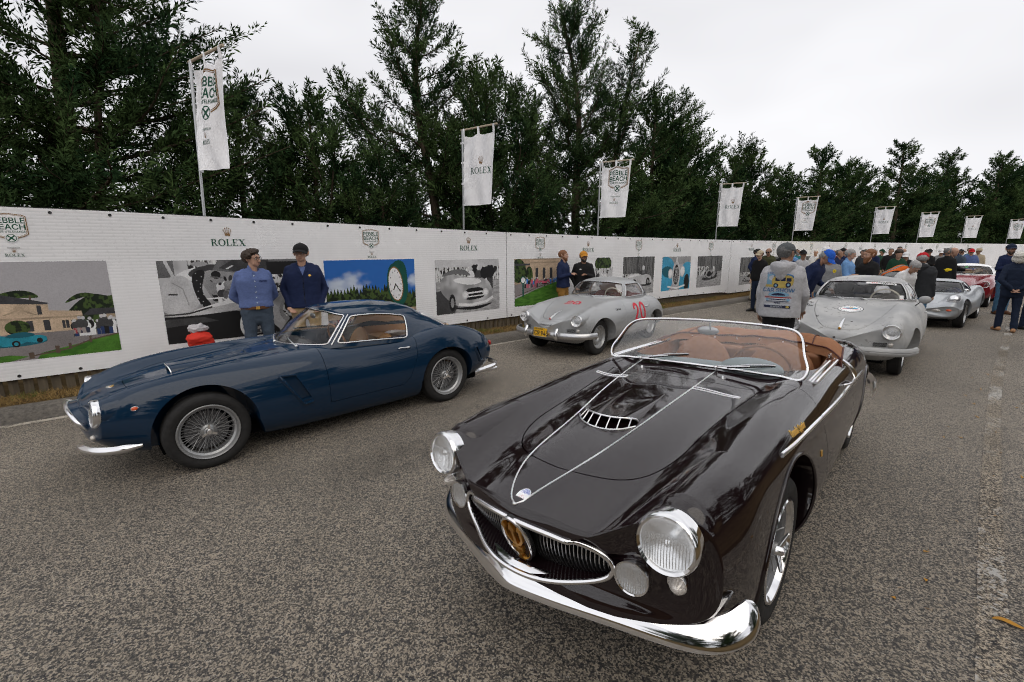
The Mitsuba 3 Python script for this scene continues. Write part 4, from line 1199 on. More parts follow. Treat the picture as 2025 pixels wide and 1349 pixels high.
def wire_wheel(carkey, at, Rt, rr, side, P4, w=0.165, nsp=72, knock=3, spoke_r=0.0022, rim_mat='wheel_silver', steer=0.0, dish=None):
    """Tyre, wire wheel and knock-off; side +1: outer face towards +y."""
    k = key_of('wheel', carkey)
    F = np.eye(4)
    F[:3, 3] = at
    if steer:
        c, n = math.cos(steer), math.sin(steer)
        F[:3, :3] = [[c, -n, 0], [n, c, 0], [0, 0, 1]]
    if side < 0:
        F = F @ np.diag([1, -1, 1, 1.0])

    def put(name, m, b, sm=40, kind=None):
        part(name, moved(m, P4 @ F), b, k, smooth=sm, kind=kind)
    h = w / 2
    put('tyre', tyre_mesh(Rt, rr, w), 'rubber', 40)
    put('rim', rev([(rr - .012, h * .66), (rr + .004, h * .78), (rr + .007, h * .90), (rr + .002, h * .97), (rr - .006, h * .93), (rr - .012, h * .80), (rr - .018, h * .62)], 'y', 64), rim_mat if not dish else 'chrome', 35)
    put('rim_well', rev([(rr - .018, h * .62), (rr - .032, h * .45), (rr - .036, h * .1), (rr - .030, -h * .5), (rr - .01, -h * .8)], 'y', 64), dish or rim_mat, 35)
    put('brake_drum', rev([(0, -.01), (rr * .72, -.01), (rr * .74, -.02), (rr * .74, -.08), (0, -.08)], 'y', 40), 'drum_grey', 30)
    put('hub', rev([(0, h * .75), (.028, h * .75), (.034, h * .70), (.036, h * .40), (.052, h * .30), (.055, h * .2), (.050, -.02), (.0, -.03)], 'y', 32), rim_mat, 30)
    sp = []
    rg = np.random.default_rng(3)
    for i in range(nsp):
        a = 2 * PI * i / nsp
        tw = (0.42 if i % 2 else -0.42) * (1 if (i // 2) % 2 else 0.6)
        r0, y0 = (.050, h * .34) if i % 4 < 2 else (.048, -.005)
        r1, y1 = rr - .026, (h * .50 if i % 3 == 0 else h * .18 if i % 3 == 1 else -h * .2)
        p0 = [r0 * math.cos(a + tw), y0, r0 * math.sin(a + tw)]
        p1 = [r1 * math.cos(a), y1, r1 * math.sin(a)]
        sp.append(tube([p0, p1], spoke_r, 5))
        if dish:
            sp.append(ball(p1, .0075, 1))
    put('spokes', sp, rim_mat, 60, kind='stuff')
    if knock == 3:
        kn = [rev([(0, h * .98), (.018, h * .98), (.024, h * .90), (.026, h * .75)], 'y', 24)]
        for a in (0.5, 0.5 + 2.094, 0.5 + 4.189):
            e = trimesh.creation.box(extents=(.052, .012, .018))
            e.apply_translation([.034, h * .80, 0])
            e.apply_transform(trimesh.transformations.rotation_matrix(a, [0, 1, 0]))
            kn.append(e)
    else:
        kn = [rev([(0, h * 1.12), (.014, h * 1.12), (.022, h * 1.0), (.026, h * .75)], 'y', 24)]
        for a in (1.1, 1.1 + PI):
            e = m3.Manifold.hull(man(ball((.02, h * .85, 0), .014)) + man(ball((.085, h * 1.15, 0), .008)))
            e = tri(e)
            e.apply_transform(trimesh.transformations.rotation_matrix(a, [0, 1, 0]))
            kn.append(e)
    put('knock_off', kn, 'chrome', 35)
    return k


def steel_wheel(carkey, at, Rt, rr, side, P4, w=0.16, mat_='wheel_silver', holes=10, open_drum=True):
    k = key_of('wheel', carkey)
    F = np.eye(4)
    F[:3, 3] = at
    if side < 0:
        F = F @ np.diag([1, -1, 1, 1.0])
    h = w / 2

    def put(name, m, b, sm=40):
        part(name, moved(m, P4 @ F), b, k, smooth=sm)
    put('tyre', tyre_mesh(Rt, rr, w), 'rubber', 40)
    put('rim', rev([(rr - .012, h * .66), (rr + .005, h * .80), (rr + .006, h * .92), (rr - .004, h * .94), (rr - .014, h * .75), (rr - .022, h * .45), (rr - .05, h * .30), (rr - .05, h * .1), (rr - .02, -h * .8)], 'y', 56), mat_, 35)
    prof = rev([(.062, h * .10), (.075, h * .34), (.10, h * .46), (rr - .075, h * .42), (rr - .045, h * .24), (rr - .05, h * .12), (.10, h * .30), (.075, h * .18), (.062, h * .10)], 'y', 48)
    disc = man(prof)
    for i in range(holes):
        a = 2 * PI * i / holes
        rh = (rr - .062)
        disc = disc - man(cyl_y(rh * math.cos(a), rh * math.sin(a), .0135, -.2, .2, 16))
    put('disc', disc, mat_, 35)
    put('brake_drum', rev([(0, h * .12), (.06, h * .12), (.075, -.0), (rr * .78, -.01), (rr * .8, -.07), (0, -.07)], 'y', 36), 'steel_grey', 30)
    put('hub_cap', rev([(0, h * .52), (.020, h * .50), (.032, h * .42), (.040, h * .22), (.06, h * .14)], 'y', 24), 'steel_grey', 40)
    return k


def headlight(carkey, c, r, fwd, P4, deep=0.05, ring=0.012, mat_ring='chrome', lens_bulge=0.02, grey=False, name='headlight'):
    """Bezel, bowl and fluted lens; fwd: unit vector the lamp faces."""
    k = key_of(name, carkey)
    f = unit(np.asarray(fwd, float))
    ey = unit(np.cross([0, 0, 1.0], f))
    ez = np.cross(f, ey)
    M = np.eye(4)
    M[:3, 0], M[:3, 1], M[:3, 2], M[:3, 3] = f, ey, ez, c
    M = P4 @ M
    part('bezel', moved(rev([(r - ring * 1.1, -.012), (r - ring, .004), (r - ring * .4, .010), (r, .004), (r + ring * .25, -.008), (r + ring * .3, -.02), (r + ring * .1, -deep), (r - ring, -deep)], 'x', 56), M), mat_ring, k, smooth=40)
    part('bowl', moved(rev([(r - ring, 0.0), (r * .86, -.006), (r * .6, -.020), (r * .2, -.032), (.0, -.034)], 'x', 40), M), 'reflector' if not grey else 'worn_chrome', k, smooth=60)
    part('bulb', moved(ball((-.012, 0, 0), r * .12), M), 'reflector', k, smooth=True)
    rib = []
    for i, y in enumerate(np.linspace(-.75, .75, 17)):
        zz = math.sqrt(max(0, .80 ** 2 - y * y)) * r
        zz = min(zz, r * (.62 - .25 * abs(y)))
        zs = np.linspace(-zz, zz * .75, 7)
        p = np.stack([lens_bulge * (1 - (y * y * r * r + zs ** 2) / r ** 2) - .0035, np.full(7, y * r), zs - .1 * r], 1)
        rib.append(tube(p, r * .016, 4))
    part('flutes', moved(trimesh.util.concatenate(rib), M), 'reflector', k, smooth=True, kind='stuff')
    pr = [(r * s_ * .93, lens_bulge * (1 - s_ * s_)) for s_ in np.linspace(0, 1, 9)]
    part('lens', moved(rev(pr, 'x', 40), M), 'lens_glass', k, smooth=True)
    return k


def fog_lamp(carkey, c, r, fwd, P4, name='fog_lamp', lens='lens_glass', shell='chrome'):
    k = key_of(name, carkey)
    f = unit(np.asarray(fwd, float))
    ey = unit(np.cross([0, 0, 1.0], f))
    M = np.eye(4)
    M[:3, 0], M[:3, 1], M[:3, 2], M[:3, 3] = f, ey, np.cross(f, ey), c
    M = P4 @ M
    part('shell', moved(rev([(r * .88, .004), (r * .97, .006), (r, -.004), (r * .98, -.02), (r * .8, -.05), (r * .3, -.07), (0, -.072)], 'x', 40), M), shell, k, smooth=45)
    part('bowl', moved(rev([(r * .9, 0), (r * .6, -.006), (0, -.010)], 'x', 32), M), 'reflector', k, smooth=60)
    ribs = [tube([[.004, y * r, -math.sqrt(max(0, .8 - y * y)) * r * .95], [.004, y * r, math.sqrt(max(0, .8 - y * y)) * r * .95]], r * .028, 4) for y in np.linspace(-.8, .8, 13)]
    part('flutes', moved(trimesh.util.concatenate(ribs), M), 'reflector', k, smooth=True, kind='stuff')
    part('lens', moved(rev([(r * s_ * .95, .014 * (1 - s_ * s_)) for s_ in np.linspace(0, 1, 7)], 'x', 32), M), lens, k, smooth=True)
    return k


class Cabin:
    """Glasshouse between a base loop and a roof-edge loop (half loops, from the front centre round to the rear centre)."""

    def __init__(self, base, top, crown, bulge=0.03, n=96):
        self.b, self.t = self._loop(base, n), self._loop(top, n)
        self.n, self.crown, self.bulge = n, np.array(crown, float), bulge
        self.nc = len(base)

    def _loop(self, half, n):
        h = np.array(half, float)
        full = np.vstack([h, h[-2:0:-1] * [1, -1, 1]])
        L = np.vstack([full, full[:1]])
        return CubicSpline(np.linspace(0, 1, len(L)), L, bc_type='periodic')

    def pt(self, t, s, off=0.0):
        """t in 0..1 round the loop (0 front centre, 0.5 rear centre, < 0.5 left side), s in 0..1 from base to roof edge."""
        t, s = np.asarray(t, float), np.asarray(s, float)
        b, u = self.b(t % 1), self.t(t % 1)
        p = b + (u - b) * s[:, None]
        db = self.b(t % 1, 1)
        nrm = unit(np.stack([-db[:, 1], db[:, 0], 0 * db[:, 0]], 1))
        c = np.array([p[:, 0].mean(), 0, 0])
        sgn = np.where((nrm[:, :2] * (p[:, :2] - np.array([(self.b(0.)[0] + self.b(.5)[0]) / 2, 0]))).sum(1) > 0, 1, -1)
        nrm = nrm * sgn[:, None]
        up = unit(u - b)
        out = unit(np.cross(np.cross(up, nrm), up))
        return p + out * (self.bulge * 4 * s * (1 - s) + off)[:, None] if np.ndim(off) else p + out * (self.bulge * 4 * s * (1 - s))[:, None] + out * off

    def t_of(self, i):
        """Parameter of control point i of the half loops."""
        return i / (2 * (self.nc - 1))

    def shell(self, openings, nt=96, ns=8, off=0.0, s0=0.0):
        """Surface between base and roof edge without the openings (shapely in (t, s))."""
        hole = unary_union(openings + [sa.translate(sa.scale(o, -1, 1, origin=(0, 0)), 1, 0) for o in openings] + [sa.translate(o, 1, 0) for o in openings])
        vs, fs, at = [], [], 0
        for i in range(nt):
            for j in range(ns):
                c = sg.box(i / nt, s0 + (1 - s0) * j / ns, (i + 1) / nt, s0 + (1 - s0) * (j + 1) / ns)
                g = c.difference(hole) if c.intersects(hole) else c
                if g.is_empty:
                    continue
                m = flat(g)
                if len(m.faces):
                    vs.append(m.vertices)
                    fs.append(m.faces + at)
                    at += len(m.vertices)
        v, f = np.vstack(vs), np.vstack(fs)
        m = trimesh.Trimesh(self.pt(v[:, 0], v[:, 1], off), f, process=False)
        m.merge_vertices(digits_vertex=5)
        return m

    def roof(self, nt=96, nr=10, off=0.0):
        t = np.arange(nt) / nt
        e = self.pt(t, np.ones(nt))
        e0 = self.pt(t, np.full(nt, .96))
        rings = [e]
        for r in np.linspace(0, 1, nr)[1:]:
            p = e.copy()
            k = 1 - r
            p[:, :2] = self.crown[:2] + (e[:, :2] - self.crown[:2]) * k
            rise = (self.crown[2] - e[:, 2]) * (1 - k ** 2.0) ** 0.72
            p[:, 2] = e[:, 2] + rise
            rings.append(p)
        v = np.vstack(rings)
        v[:, 2] += off
        return trimesh.Trimesh(v, grid_faces(nr, nt, False, True), process=False)

    def patch(self, poly, off=0.0, nt=120, ns=10):
        """Glass over an opening."""
        vs, fs, at = [], [], 0
        x0, y0, x1, y1 = poly.bounds
        for i in range(int(x0 * nt) - 1, int(x1 * nt) + 2):
            for j in range(ns):
                g = sg.box(i / nt, j / ns, (i + 1) / nt, (j + 1) / ns).intersection(poly)
                if g.is_empty:
                    continue
                m = flat(g)
                if len(m.faces):
                    vs.append(m.vertices)
                    fs.append(m.faces + at)
                    at += len(m.vertices)
        v, f = np.vstack(vs), np.vstack(fs)
        m = trimesh.Trimesh(self.pt(v[:, 0], v[:, 1], off), f, process=False)
        m.merge_vertices(digits_vertex=5)
        return m

    def rim(self, poly, r=0.009, off=0.004, k=8):
        c = np.array(poly.exterior.coords)[:-1]
        c = resample(c * [8, 1], 160, True) / [8, 1]
        return tube(self.pt(c[:, 0], c[:, 1], off), r, k, closed=True)


def rr_poly(t0, t1, s0, s1, rt=0.012, rs=0.14, skew0=0.0, skew1=0.0):
    """Rounded window in (t, s); skew shifts the top corners in t."""
    g = P([(t0, s0), (t1, s0), (t1 + skew1, s1), (t0 + skew0, s1)])
    g = sa.scale(g, 10, 1, origin=(0, 0))
    g = g.buffer(-rs * .5).buffer(rs * .5, 6)
    return sa.scale(g, .1, 1, origin=(0, 0))


def side_tex(p):
    return p


def on_body(body, pts, how, side=1):
    return good({'top': on_top, 'side': lambda b, q: on_side(b, q, side), 'front': on_front}[how](body, np.asarray(pts, float)))


def seat(x, y, z, w, h, recl, mat_, parent, P4, d=0.42):
    """Bucket seat: cushion and backrest."""
    k = key_of('seat', parent)
    c = man(trimesh.creation.icosphere(subdivisions=3))
    cus = tri(c.scale([d * .5, w * .5, .075]).translate([x + d * .45, y, z]))
    b = tri(c.scale([.075, w * .5, h * .56]).translate([0, 0, h * .5]))
    v = np.array(b.vertices)
    v[:, 0] -= v[:, 2] * recl
    b = trimesh.Trimesh(v + [x, y, z], b.faces, process=False)
    part('cushion', moved(cus, P4), mat_, k, smooth=True)
    part('backrest', moved(b, P4), mat_, k, smooth=True)


def steering(c, r, tilt, parent, P4, mat_='tan_wood', rr_=0.011):
    k = key_of('steering_wheel', parent)
    M = np.eye(4)
    ct, st = math.cos(tilt), math.sin(tilt)
    M[:3, :3] = [[ct, 0, -st], [0, 1, 0], [st, 0, ct]]
    M[:3, 3] = c
    part('rim', moved(torus((0, 0, 0), r, rr_, 'x', 56, 8), P4 @ M), mat_, k, smooth=True)
    part('spokes', moved(trimesh.util.concatenate([tube([(0.03, 0, 0), (0, r * math.cos(a), r * math.sin(a))], .006, 5) for a in (-.3, PI + .3, -PI / 2)]), P4 @ M), 'alloy', k, smooth=True)
    part('boss', moved(rev([(0, .035), (.03, .03), (.04, .015), (.04, .05 - .04)], 'x', 20), P4 @ np.linalg.inv(np.linalg.inv(M))), 'black_trim', k, smooth=True)


def plates_on(body, outline_xy, r=0.003, how='top', side=1, k=6, lift=0.0, n=120, closed=True):
    p = on_body(body, resample(outline_xy, n, closed), how, side)
    return tube(p + np.array([0, 0, lift]), r, k, closed=closed)


def strip_on(body, line, w, t, how, side=1, n=60, lift=0.0):
    """Raised trim strip (rounded section w wide, t proud) along a line laid on the body."""
    q = on_body(body, resample(line, n), how, side)
    up = {'top': [0, 0, 1.0], 'side': [0, side * 1.0, 0], 'front': [1.0, 0, 0]}[how]
    sec = np.array([(t * math.sin(a), w / 2 * math.cos(a)) for a in np.linspace(0, PI, 7)] + [(-t * .4, -w / 2), (-t * .4, w / 2)])
    return sweep(q + np.array(up) * lift, sec, up=up)


def car_pose(x, y, a, bank=0.0, dz=0.0):
    f = np.array([math.cos(a), math.sin(a), 0])
    l = np.array([-math.sin(a), math.cos(a), 0])
    z = np.array([0, 0, 1.0])
    M = np.eye(4)
    M[:3, 0] = f
    M[:3, 1] = l * math.cos(bank) + z * math.sin(bank)
    M[:3, 2] = z * math.cos(bank) - l * math.sin(bank)
    M[:3, 3] = [x, y, dz]
    return M

# ================================================================== the black cherry roadster in front
paint('roadster_paint', proc(lambda p, n, uv: mix((0.0075, 0.0034, 0.0046), (0.011, 0.0052, 0.0066), noise(p.x * 900, p.y * 900, p.z * 900))), 0.035, 0.78)
paint('tan_leather', proc(lambda p, n, uv: mix((0.20, 0.085, 0.038), (0.27, 0.125, 0.06), fbm(p.x * 35, p.y * 35, p.z * 35, 3))), 0.55, 0.4)
paint('tan_canvas', proc(lambda p, n, uv: mix((0.21, 0.090, 0.042), (0.28, 0.13, 0.065), fbm(p.x * 22, p.y * 22, p.z * 22, 4))), 0.8, 0.25)
paint('dark_piping', (0.07, 0.02, 0.015), 0.6, 0.3)
paint('tan_wood', (0.20, 0.09, 0.035), 0.35, 0.5)
paint('grey_dash', (0.16, 0.20, 0.21), 0.5, 0.4)
paint('white_enamel', (0.80, 0.80, 0.80), 0.3, 0.5)
paint('blue_enamel', (0.02, 0.06, 0.40), 0.3, 0.5)
paint('red_enamel', (0.50, 0.03, 0.03), 0.3, 0.5)

MASER = thing('open_roadster', 'black cherry open roadster with tan interior and chrome bumper, nearest car in the foreground', 'car')
MB = car_pose(0.743, 2.388, 3.969, 0.029, -0.006)
MG = car_pose(0.743, 2.388, 3.969)
mrows = [[1.06, .792, .35, .780, .545, .880, .655, .842, .705, .68, .675, .52, .45, .455, .235], [.94, .814, .37, .803, .56, .905, .67, .862, .722, .66, .70, .48, .55, .38, .215], [.75, .843, .39, .836, .578, .925, .69, .877, .737, .66, .718, .42, .60, .24, .15],
         [.40, .890, .41, .884, .585, .938, .70, .885, .742, .66, .73, .42, .62, .20, .05], [0, .932, .42, .924, .585, .962, .705, .90, .755, .66, .745, .41, .62, .19, 0], [-.45, .963, .44, .957, .58, .985, .70, .915, .768, .68, .76, .40, .62, .18, 0],
         [-.8, .985, .45, .98, .58, .993, .692, .935, .772, .70, .765, .40, .62, .18, 0], [-1.3, .985, .45, .985, .58, .985, .688, .935, .775, .70, .768, .40, .62, .18, 0], [-1.9, .98, .45, .985, .585, .975, .69, .925, .78, .68, .77, .42, .62, .19, 0],
         [-2.45, .94, .42, .95, .585, .965, .70, .905, .785, .66, .77, .42, .6, .22, 0], [-2.9, .86, .4, .87, .56, .89, .68, .84, .762, .64, .74, .44, .58, .27, -.05], [-3.2, .77, .36, .775, .5, .785, .61, .75, .69, .60, .67, .46, .5, .33, -.12], [-3.38, .69, .3, .69, .42, .69, .51, .67, .58, .58, .56, .48, .42, .40, -.15]]
mb_ = loft_body(mrows, 0.045, 0.07, 0.60, 0.55)
mbody = man(mb_)
for sd in (1, -1):
    pod = m3.Manifold.hull(man(ball((.795, sd * .566, .806), .112, 4)) + man(ball((.42, sd * .583, .808), .128, 4)))
    mbody = mbody + pod
mshape = tri(mbody)


def eye(w, zt, zb, zc, n=60, p=0.62):
    """Lens-shaped grille outline in (y, z)."""
    y = np.linspace(-w, w, n)
    k = np.maximum(0, 1 - (np.abs(y) / w) ** 2.5) ** p
    return np.vstack([np.c_[y, zc + (zt - zc) * k], np.c_[y[::-1][1:-1], zc - (zc - zb) * k[::-1][1:-1]]])


GR = eye(.385, .742, .535, .635, 60, .5)
mbody = mbody - man(prism_x(GR, .80, 1.6))
for xw in (0, -2.577):
    for sd in (1, -1):
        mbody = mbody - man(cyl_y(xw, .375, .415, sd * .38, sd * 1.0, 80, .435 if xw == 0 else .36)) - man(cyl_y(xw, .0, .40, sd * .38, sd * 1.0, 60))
cock = P(spline([(-.92, .0), (-.95, .50), (-1.1, .615), (-1.6, .615), (-1.84, .56), (-1.92, 0), (-1.84, -.56), (-1.6, -.615), (-1.1, -.615), (-.95, -.50)], 80, True))
mbody = mbody - man(prism_z(cock, .34, 1.4))
door_o = [(-.60, 1.1), (-.60, .93), (-.615, .80), (-.68, .60), (-.80, .36), (-.86, .27), (-1.56, .27), (-1.66, .42), (-1.70, .7), (-1.66, 1.1)]
DO = P(door_o)
for sd in (1, -1):
    mbody, door = cut_panel(mbody, prism_y(np.array(DO.exterior.coords), sd * .50, sd * 1.0), prism_y(np.array(DO.buffer(-.0045).exterior.coords), sd * .505, sd * 1.0))
    dk = part('door', door, 'roadster_paint', MASER, smooth=38, pose=MB, label='driver side door with chrome top' if sd > 0 else None)
    sill_ = on_body(mshape, [(x, sd * .655) for x in np.linspace(-.80, -1.66, 24)], 'top')
    part('top_trim', sweep(sill_ + [0, 0, .004], [(-.004, -.030), (.008, -.028), (.011, -.018), (.008, -.008), (.001, -.005), (.001, .005), (.008, .008), (.011, .018), (.008, .028), (-.004, .030)], up=[0, 0, 1.0]), 'chrome', dk, smooth=30, pose=MB)
    hd = on_body(mshape, [(x, .835) for x in (-1.40, -1.44, -1.48, -1.52)], 'side', sd)
    part('handle', tube(spline(np.vstack([hd[:1], hd[1:3] + [0, sd * .03, .005], hd[3:]]), 14), .008, 8), 'chrome', dk, smooth=True, pose=MB)
hood = np.vstack([spline([(-.50, .475), (-.45, .468), (.1, .412), (.40, .40), (.62, .345), (.755, .20), (.79, 0)], 40), spline([(.79, 0), (.755, -.20), (.62, -.345), (.40, -.40), (.1, -.412), (-.45, -.468), (-.50, -.475)], 40)[1:]])
HP = P(hood).buffer(.02).buffer(-.02)
mbody, bonnet = cut_panel(mbody, prism_z(HP, .55, 1.4), prism_z(HP.buffer(-.006), .55, 1.4))
# bonnet scoop: raised lip with a barred mouth
sx = spline([(.30, -.215), (.365, -.155), (.40, -.05), (.37, .055), (.30, .112)], 40)
lipz = on_top(mshape, sx)[:, 2]
mouth = P(np.vstack([sx + [.003, 0], ((sx + [-.075, .05])[::-1] * [1, .86] + [0, -.05])]))
bonnet = bonnet - man(prism_z(mouth, .86, 1.3))
bk_ = part('bonnet', bonnet, 'roadster_paint', MASER, smooth=38, pose=MB)
vs = []
for r in np.linspace(0, 1, 9):
    xr = -.42 * r
    wv = 1 - .75 * r
    zz = on_top(mshape, np.c_[sx[:, 0] - .055 + xr, (sx[:, 1] + .05) * (.92 - .3 * r) - .05])
    zz[:, 2] += .042 * (1 - r) ** 1.6 * np.sin(np.linspace(0.0, PI, 40)) ** .5 + .001
    vs.append(zz)
part('scoop', trimesh.Trimesh(np.vstack(vs), grid_faces(9, 40, False, False), process=False), 'roadster_paint', bk_, smooth=True, pose=MB)
part('scoop_void', flat(sa.scale(mouth, .98, .98)).apply_translation([0, 0, .862]), 'dark_void', bk_, smooth=False, pose=MB)
up_lip = vs[0] + [0.002, 0, .002]
lo_lip = np.c_[sx, lipz + .003]
part('scoop_trim', [tube(up_lip, .0055, 6), tube(lo_lip, .0045, 6)], 'chrome', bk_, smooth=True, pose=MB)
for q in np.linspace(4, 35, 7).astype(int):
    part('scoop_bar', tube(spline([lo_lip[q], (lo_lip[q] + up_lip[q]) / 2 + [.006, 0, -.004], up_lip[q]], 8), .0042, 6), 'chrome', bk_, smooth=True, pose=MB)
# the chrome V on the bonnet
vl = [[(1.064, 0.006), (1.052, .016), (.98, .030), (.775, .068), (.38, .118), (-.2, .138), (-.745, .140)], [(1.064, -.006), (1.05, -.030), (.98, -.085), (.775, -.172), (.38, -.222), (-.2, -.33), (-.80, -.405)]]
part('bonnet_strip', strip_on(mshape, spline(vl[0], 70), .008, .005, 'top', n=70), 'chrome', bk_, smooth=40, pose=MB)
part('bonnet_strip', strip_on(mshape, spline(vl[1], 70), .008, .005, 'top', n=70), 'chrome', bk_, smooth=40, pose=MB)
part('bonnet_strip', tube(on_body(mshape, spline([vl[0][0], (1.070, 0), vl[1][0]], 8), 'top') + [0, 0, .003], .006, 6), 'chrome', bk_, smooth=True, pose=MB)
for sd in (1, -1):
    o = np.array([(-.33, sd * .14), (-.365, sd * .14), (-.345, sd * .40), (-.325, sd * .40)]) if sd > 0 else np.array([(-.37, -.31), (-.405, -.31), (-.34, -.50), (-.315, -.50)])
    part('vent_trim', plates_on(mshape, o, .0045, lift=.002), 'chrome', bk_, smooth=True, pose=MB)
# badge on the nose
bo = on_top(mshape, [(1.015, -.002)])[0]
nb = unit(np.array([.35, 0, 1.0]))
BM = MB @ basis(bo + [0, 0, .002], [0, 1.0, 0], -unit(np.cross(nb, [0, 1.0, 0])) * 1.0)
bdg = key_of('badge', MASER)
EL = E(0, 0, .026, .036)
part('rim', moved(extrude(EL.buffer(.003), .004), BM), 'chrome', bdg, smooth=30)
part('plate', moved(extrude(EL.difference(R(-1, -1, 1, -.010)), .005), BM), 'white_enamel', bdg, smooth=30)
part('band', moved(extrude(EL.intersection(R(-1, -1, 1, -.012)), .005), BM), 'blue_enamel', bdg, smooth=30)
TRI_ = unary_union([R(-.0018, -.8, .0018, .30)] + [LN([(-.012, .022), (-.011, .008), (0, .0), (.011, .008), (.012, .022)], .0035), P([(-.004, .020), (.004, .020), (0, .031)]), P([(-.016, .020), (-.008, .020), (-.012, .028)]), P([(.008, .020), (.016, .020), (.012, .028)])]).intersection(R(-.02, -.006, .02, .032))
part('emblem', moved(extrude(TRI_, .006), BM), 'red_enamel', bdg, smooth=30)
part('body', mbody, 'roadster_paint', MASER, smooth=38, pose=MB)
# arch lips
for xw, rz in ((0, .435), (-2.577, .36)):
    for sd in (1, -1):
        a = np.linspace(-.35, PI + .35, 60)
        q = on_body(mshape, np.stack([xw + .418 * np.cos(a), .375 + (rz + .003) * np.sin(a)], 1), 'side', sd)
        part('arch_lip', tube(q, .009, 8), 'roadster_paint', MASER, smooth=True, pose=MB)
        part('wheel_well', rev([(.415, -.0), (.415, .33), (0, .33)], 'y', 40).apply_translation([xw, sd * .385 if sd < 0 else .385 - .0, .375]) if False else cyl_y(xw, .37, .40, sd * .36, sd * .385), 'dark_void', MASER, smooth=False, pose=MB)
# grille
gk = key_of('grille', MASER)
go = good(on_front(mshape, GR))
part('surround', tube(resample(go, 120, True) + [.004, 0, 0], .011, 8, closed=True), 'chrome', gk, smooth=True, pose=MB)
part('backing', prism_x(sa.scale(P(GR), 1.02, 1.02), .80, .81), 'dark_void', gk, smooth=False, pose=MB)
GP = P(GR)
for y in np.linspace(-.36, .36, 47):
    if abs(y) < .055:
        continue
    sec = GP.intersection(sg.LineString([(y, 0), (y, 2)]))
    if sec.is_empty or sec.length < .015:
        continue
    z0, z1 = sec.bounds[1], sec.bounds[3]
    zz = np.linspace(z0, z1, 9)
    xf = 1.035 - .45 * y * y
    xs = xf - .046 + .03 * (1 - ((zz - (z0 + z1) / 2) / ((z1 - z0) / 2 + 1e-9)) ** 2) + .22 * (zz - .64)
    part('slat', sweep(np.c_[xs, np.full(9, y), zz], [(-.012, -.0016), (.010, -.0022), (.010, .0022), (-.012, .0016)], up=[1.0, 0, 0]), 'alloy', gk, smooth=False, pose=MB)
ok_ = key_of('emblem', MASER)
OV = E(0, 0, .066, .112)
OMt = MB @ basis([1.080, 0.005, .634], [0, 1.0, 0], unit(np.array([.38, 0, 1.0])))
part('dish', moved(extrude(OV.buffer(.008), .012).apply_translation([0, 0, -.035]), OMt), 'black_trim', ok_, smooth=30)
part('ring', moved(tube(np.c_[np.array(OV.exterior.coords)[:-1], np.full(len(OV.exterior.coords) - 1, -.018)], .0085, 8, closed=True), OMt), 'chrome', ok_, smooth=True)
part('stalk', moved(tube([(0, 0, -.03), (0, .01, -.16)], .018, 8), OMt), 'black_trim', ok_, smooth=30)
FORK = unary_union([LN([(0, -.088), (0, .07)], .013), LN([(-.042, .075), (-.038, .015), (-.02, -.012), (0, -.02), (.02, -.012), (.038, .015), (.042, .075)], .011), P([(-.018, .058), (.018, .058), (0, .102)]), P([(-.054, .066), (-.026, .066), (-.040, .098)]), P([(.026, .066), (.054, .066), (.040, .098)]), R(-.026, -.045, .026, -.030), R(-.018, -.066, .018, -.056), P([(-.012, -.088), (.012, -.088), (.018, -.104), (-.018, -.104)])]).intersection(OV)
part('trident', moved(extrude(FORK, .016).apply_translation([0, 0, -.022]), OMt), 'gold', ok_, smooth=25)
# lamps
for sd in (1, -1):
    headlight(MASER, (.962, sd * .566, .806), .102, (1.0, sd * .06, .10), MB, .060, .014)
    fx = on_front(mshape, [(sd * .45, .63)])[0][0]
    fog_lamp(MASER, (fx + .026, sd * .45, .632), .064, (1.0, sd * .12, .04), MB)
    tx_ = on_front(mshape, [(sd * .582, .638)])[0][0]
    tk_ = key_of('turn_lamp', MASER)
    TM = MB @ basis([tx_ + .012, sd * .582, .638], [0, 1.0, 0], unit([0.0, -sd * .1, 1.0]), unit([1.0, sd * .25, 0.0]))
    part('base', moved(rev([(.0, -.02), (.036, -.02), (.038, -.005), (.034, .006), (.030, .006)], 'y', 28), TM @ np.array([[1, 0, 0, 0], [0, 0, 1, 0], [0, 1, 0, 0], [0, 0, 0, 1.0]])), 'chrome', tk_, smooth=40)
    fl = []
    for z_, r_ in ((0.004, .031), (.015, .029), (.028, .023), (.038, .015), (.043, .008)):
        a = np.arange(36) * 2 * PI / 36
        rr_ = r_ * (1 - .06 * (np.arange(36) % 2))
        fl.append(np.stack([rr_ * np.cos(a), rr_ * np.sin(a), np.full(36, z_)], 1))
    vv_ = np.vstack(fl + [np.array([[0, 0, .046]])])
    ff_ = np.vstack([grid_faces(5, 36, False, True), np.stack([np.full(36, 180), 144 + (np.arange(36)), 144 + (np.arange(36) + 1) % 36], 1)])
    part('lens', moved(trimesh.Trimesh(vv_, ff_, process=False), TM), 'frosted_lens', tk_, smooth=20)
paint('frosted_lens', (0.62, 0.58, 0.54), 0.12, 0.6, 0.3, 1.0)
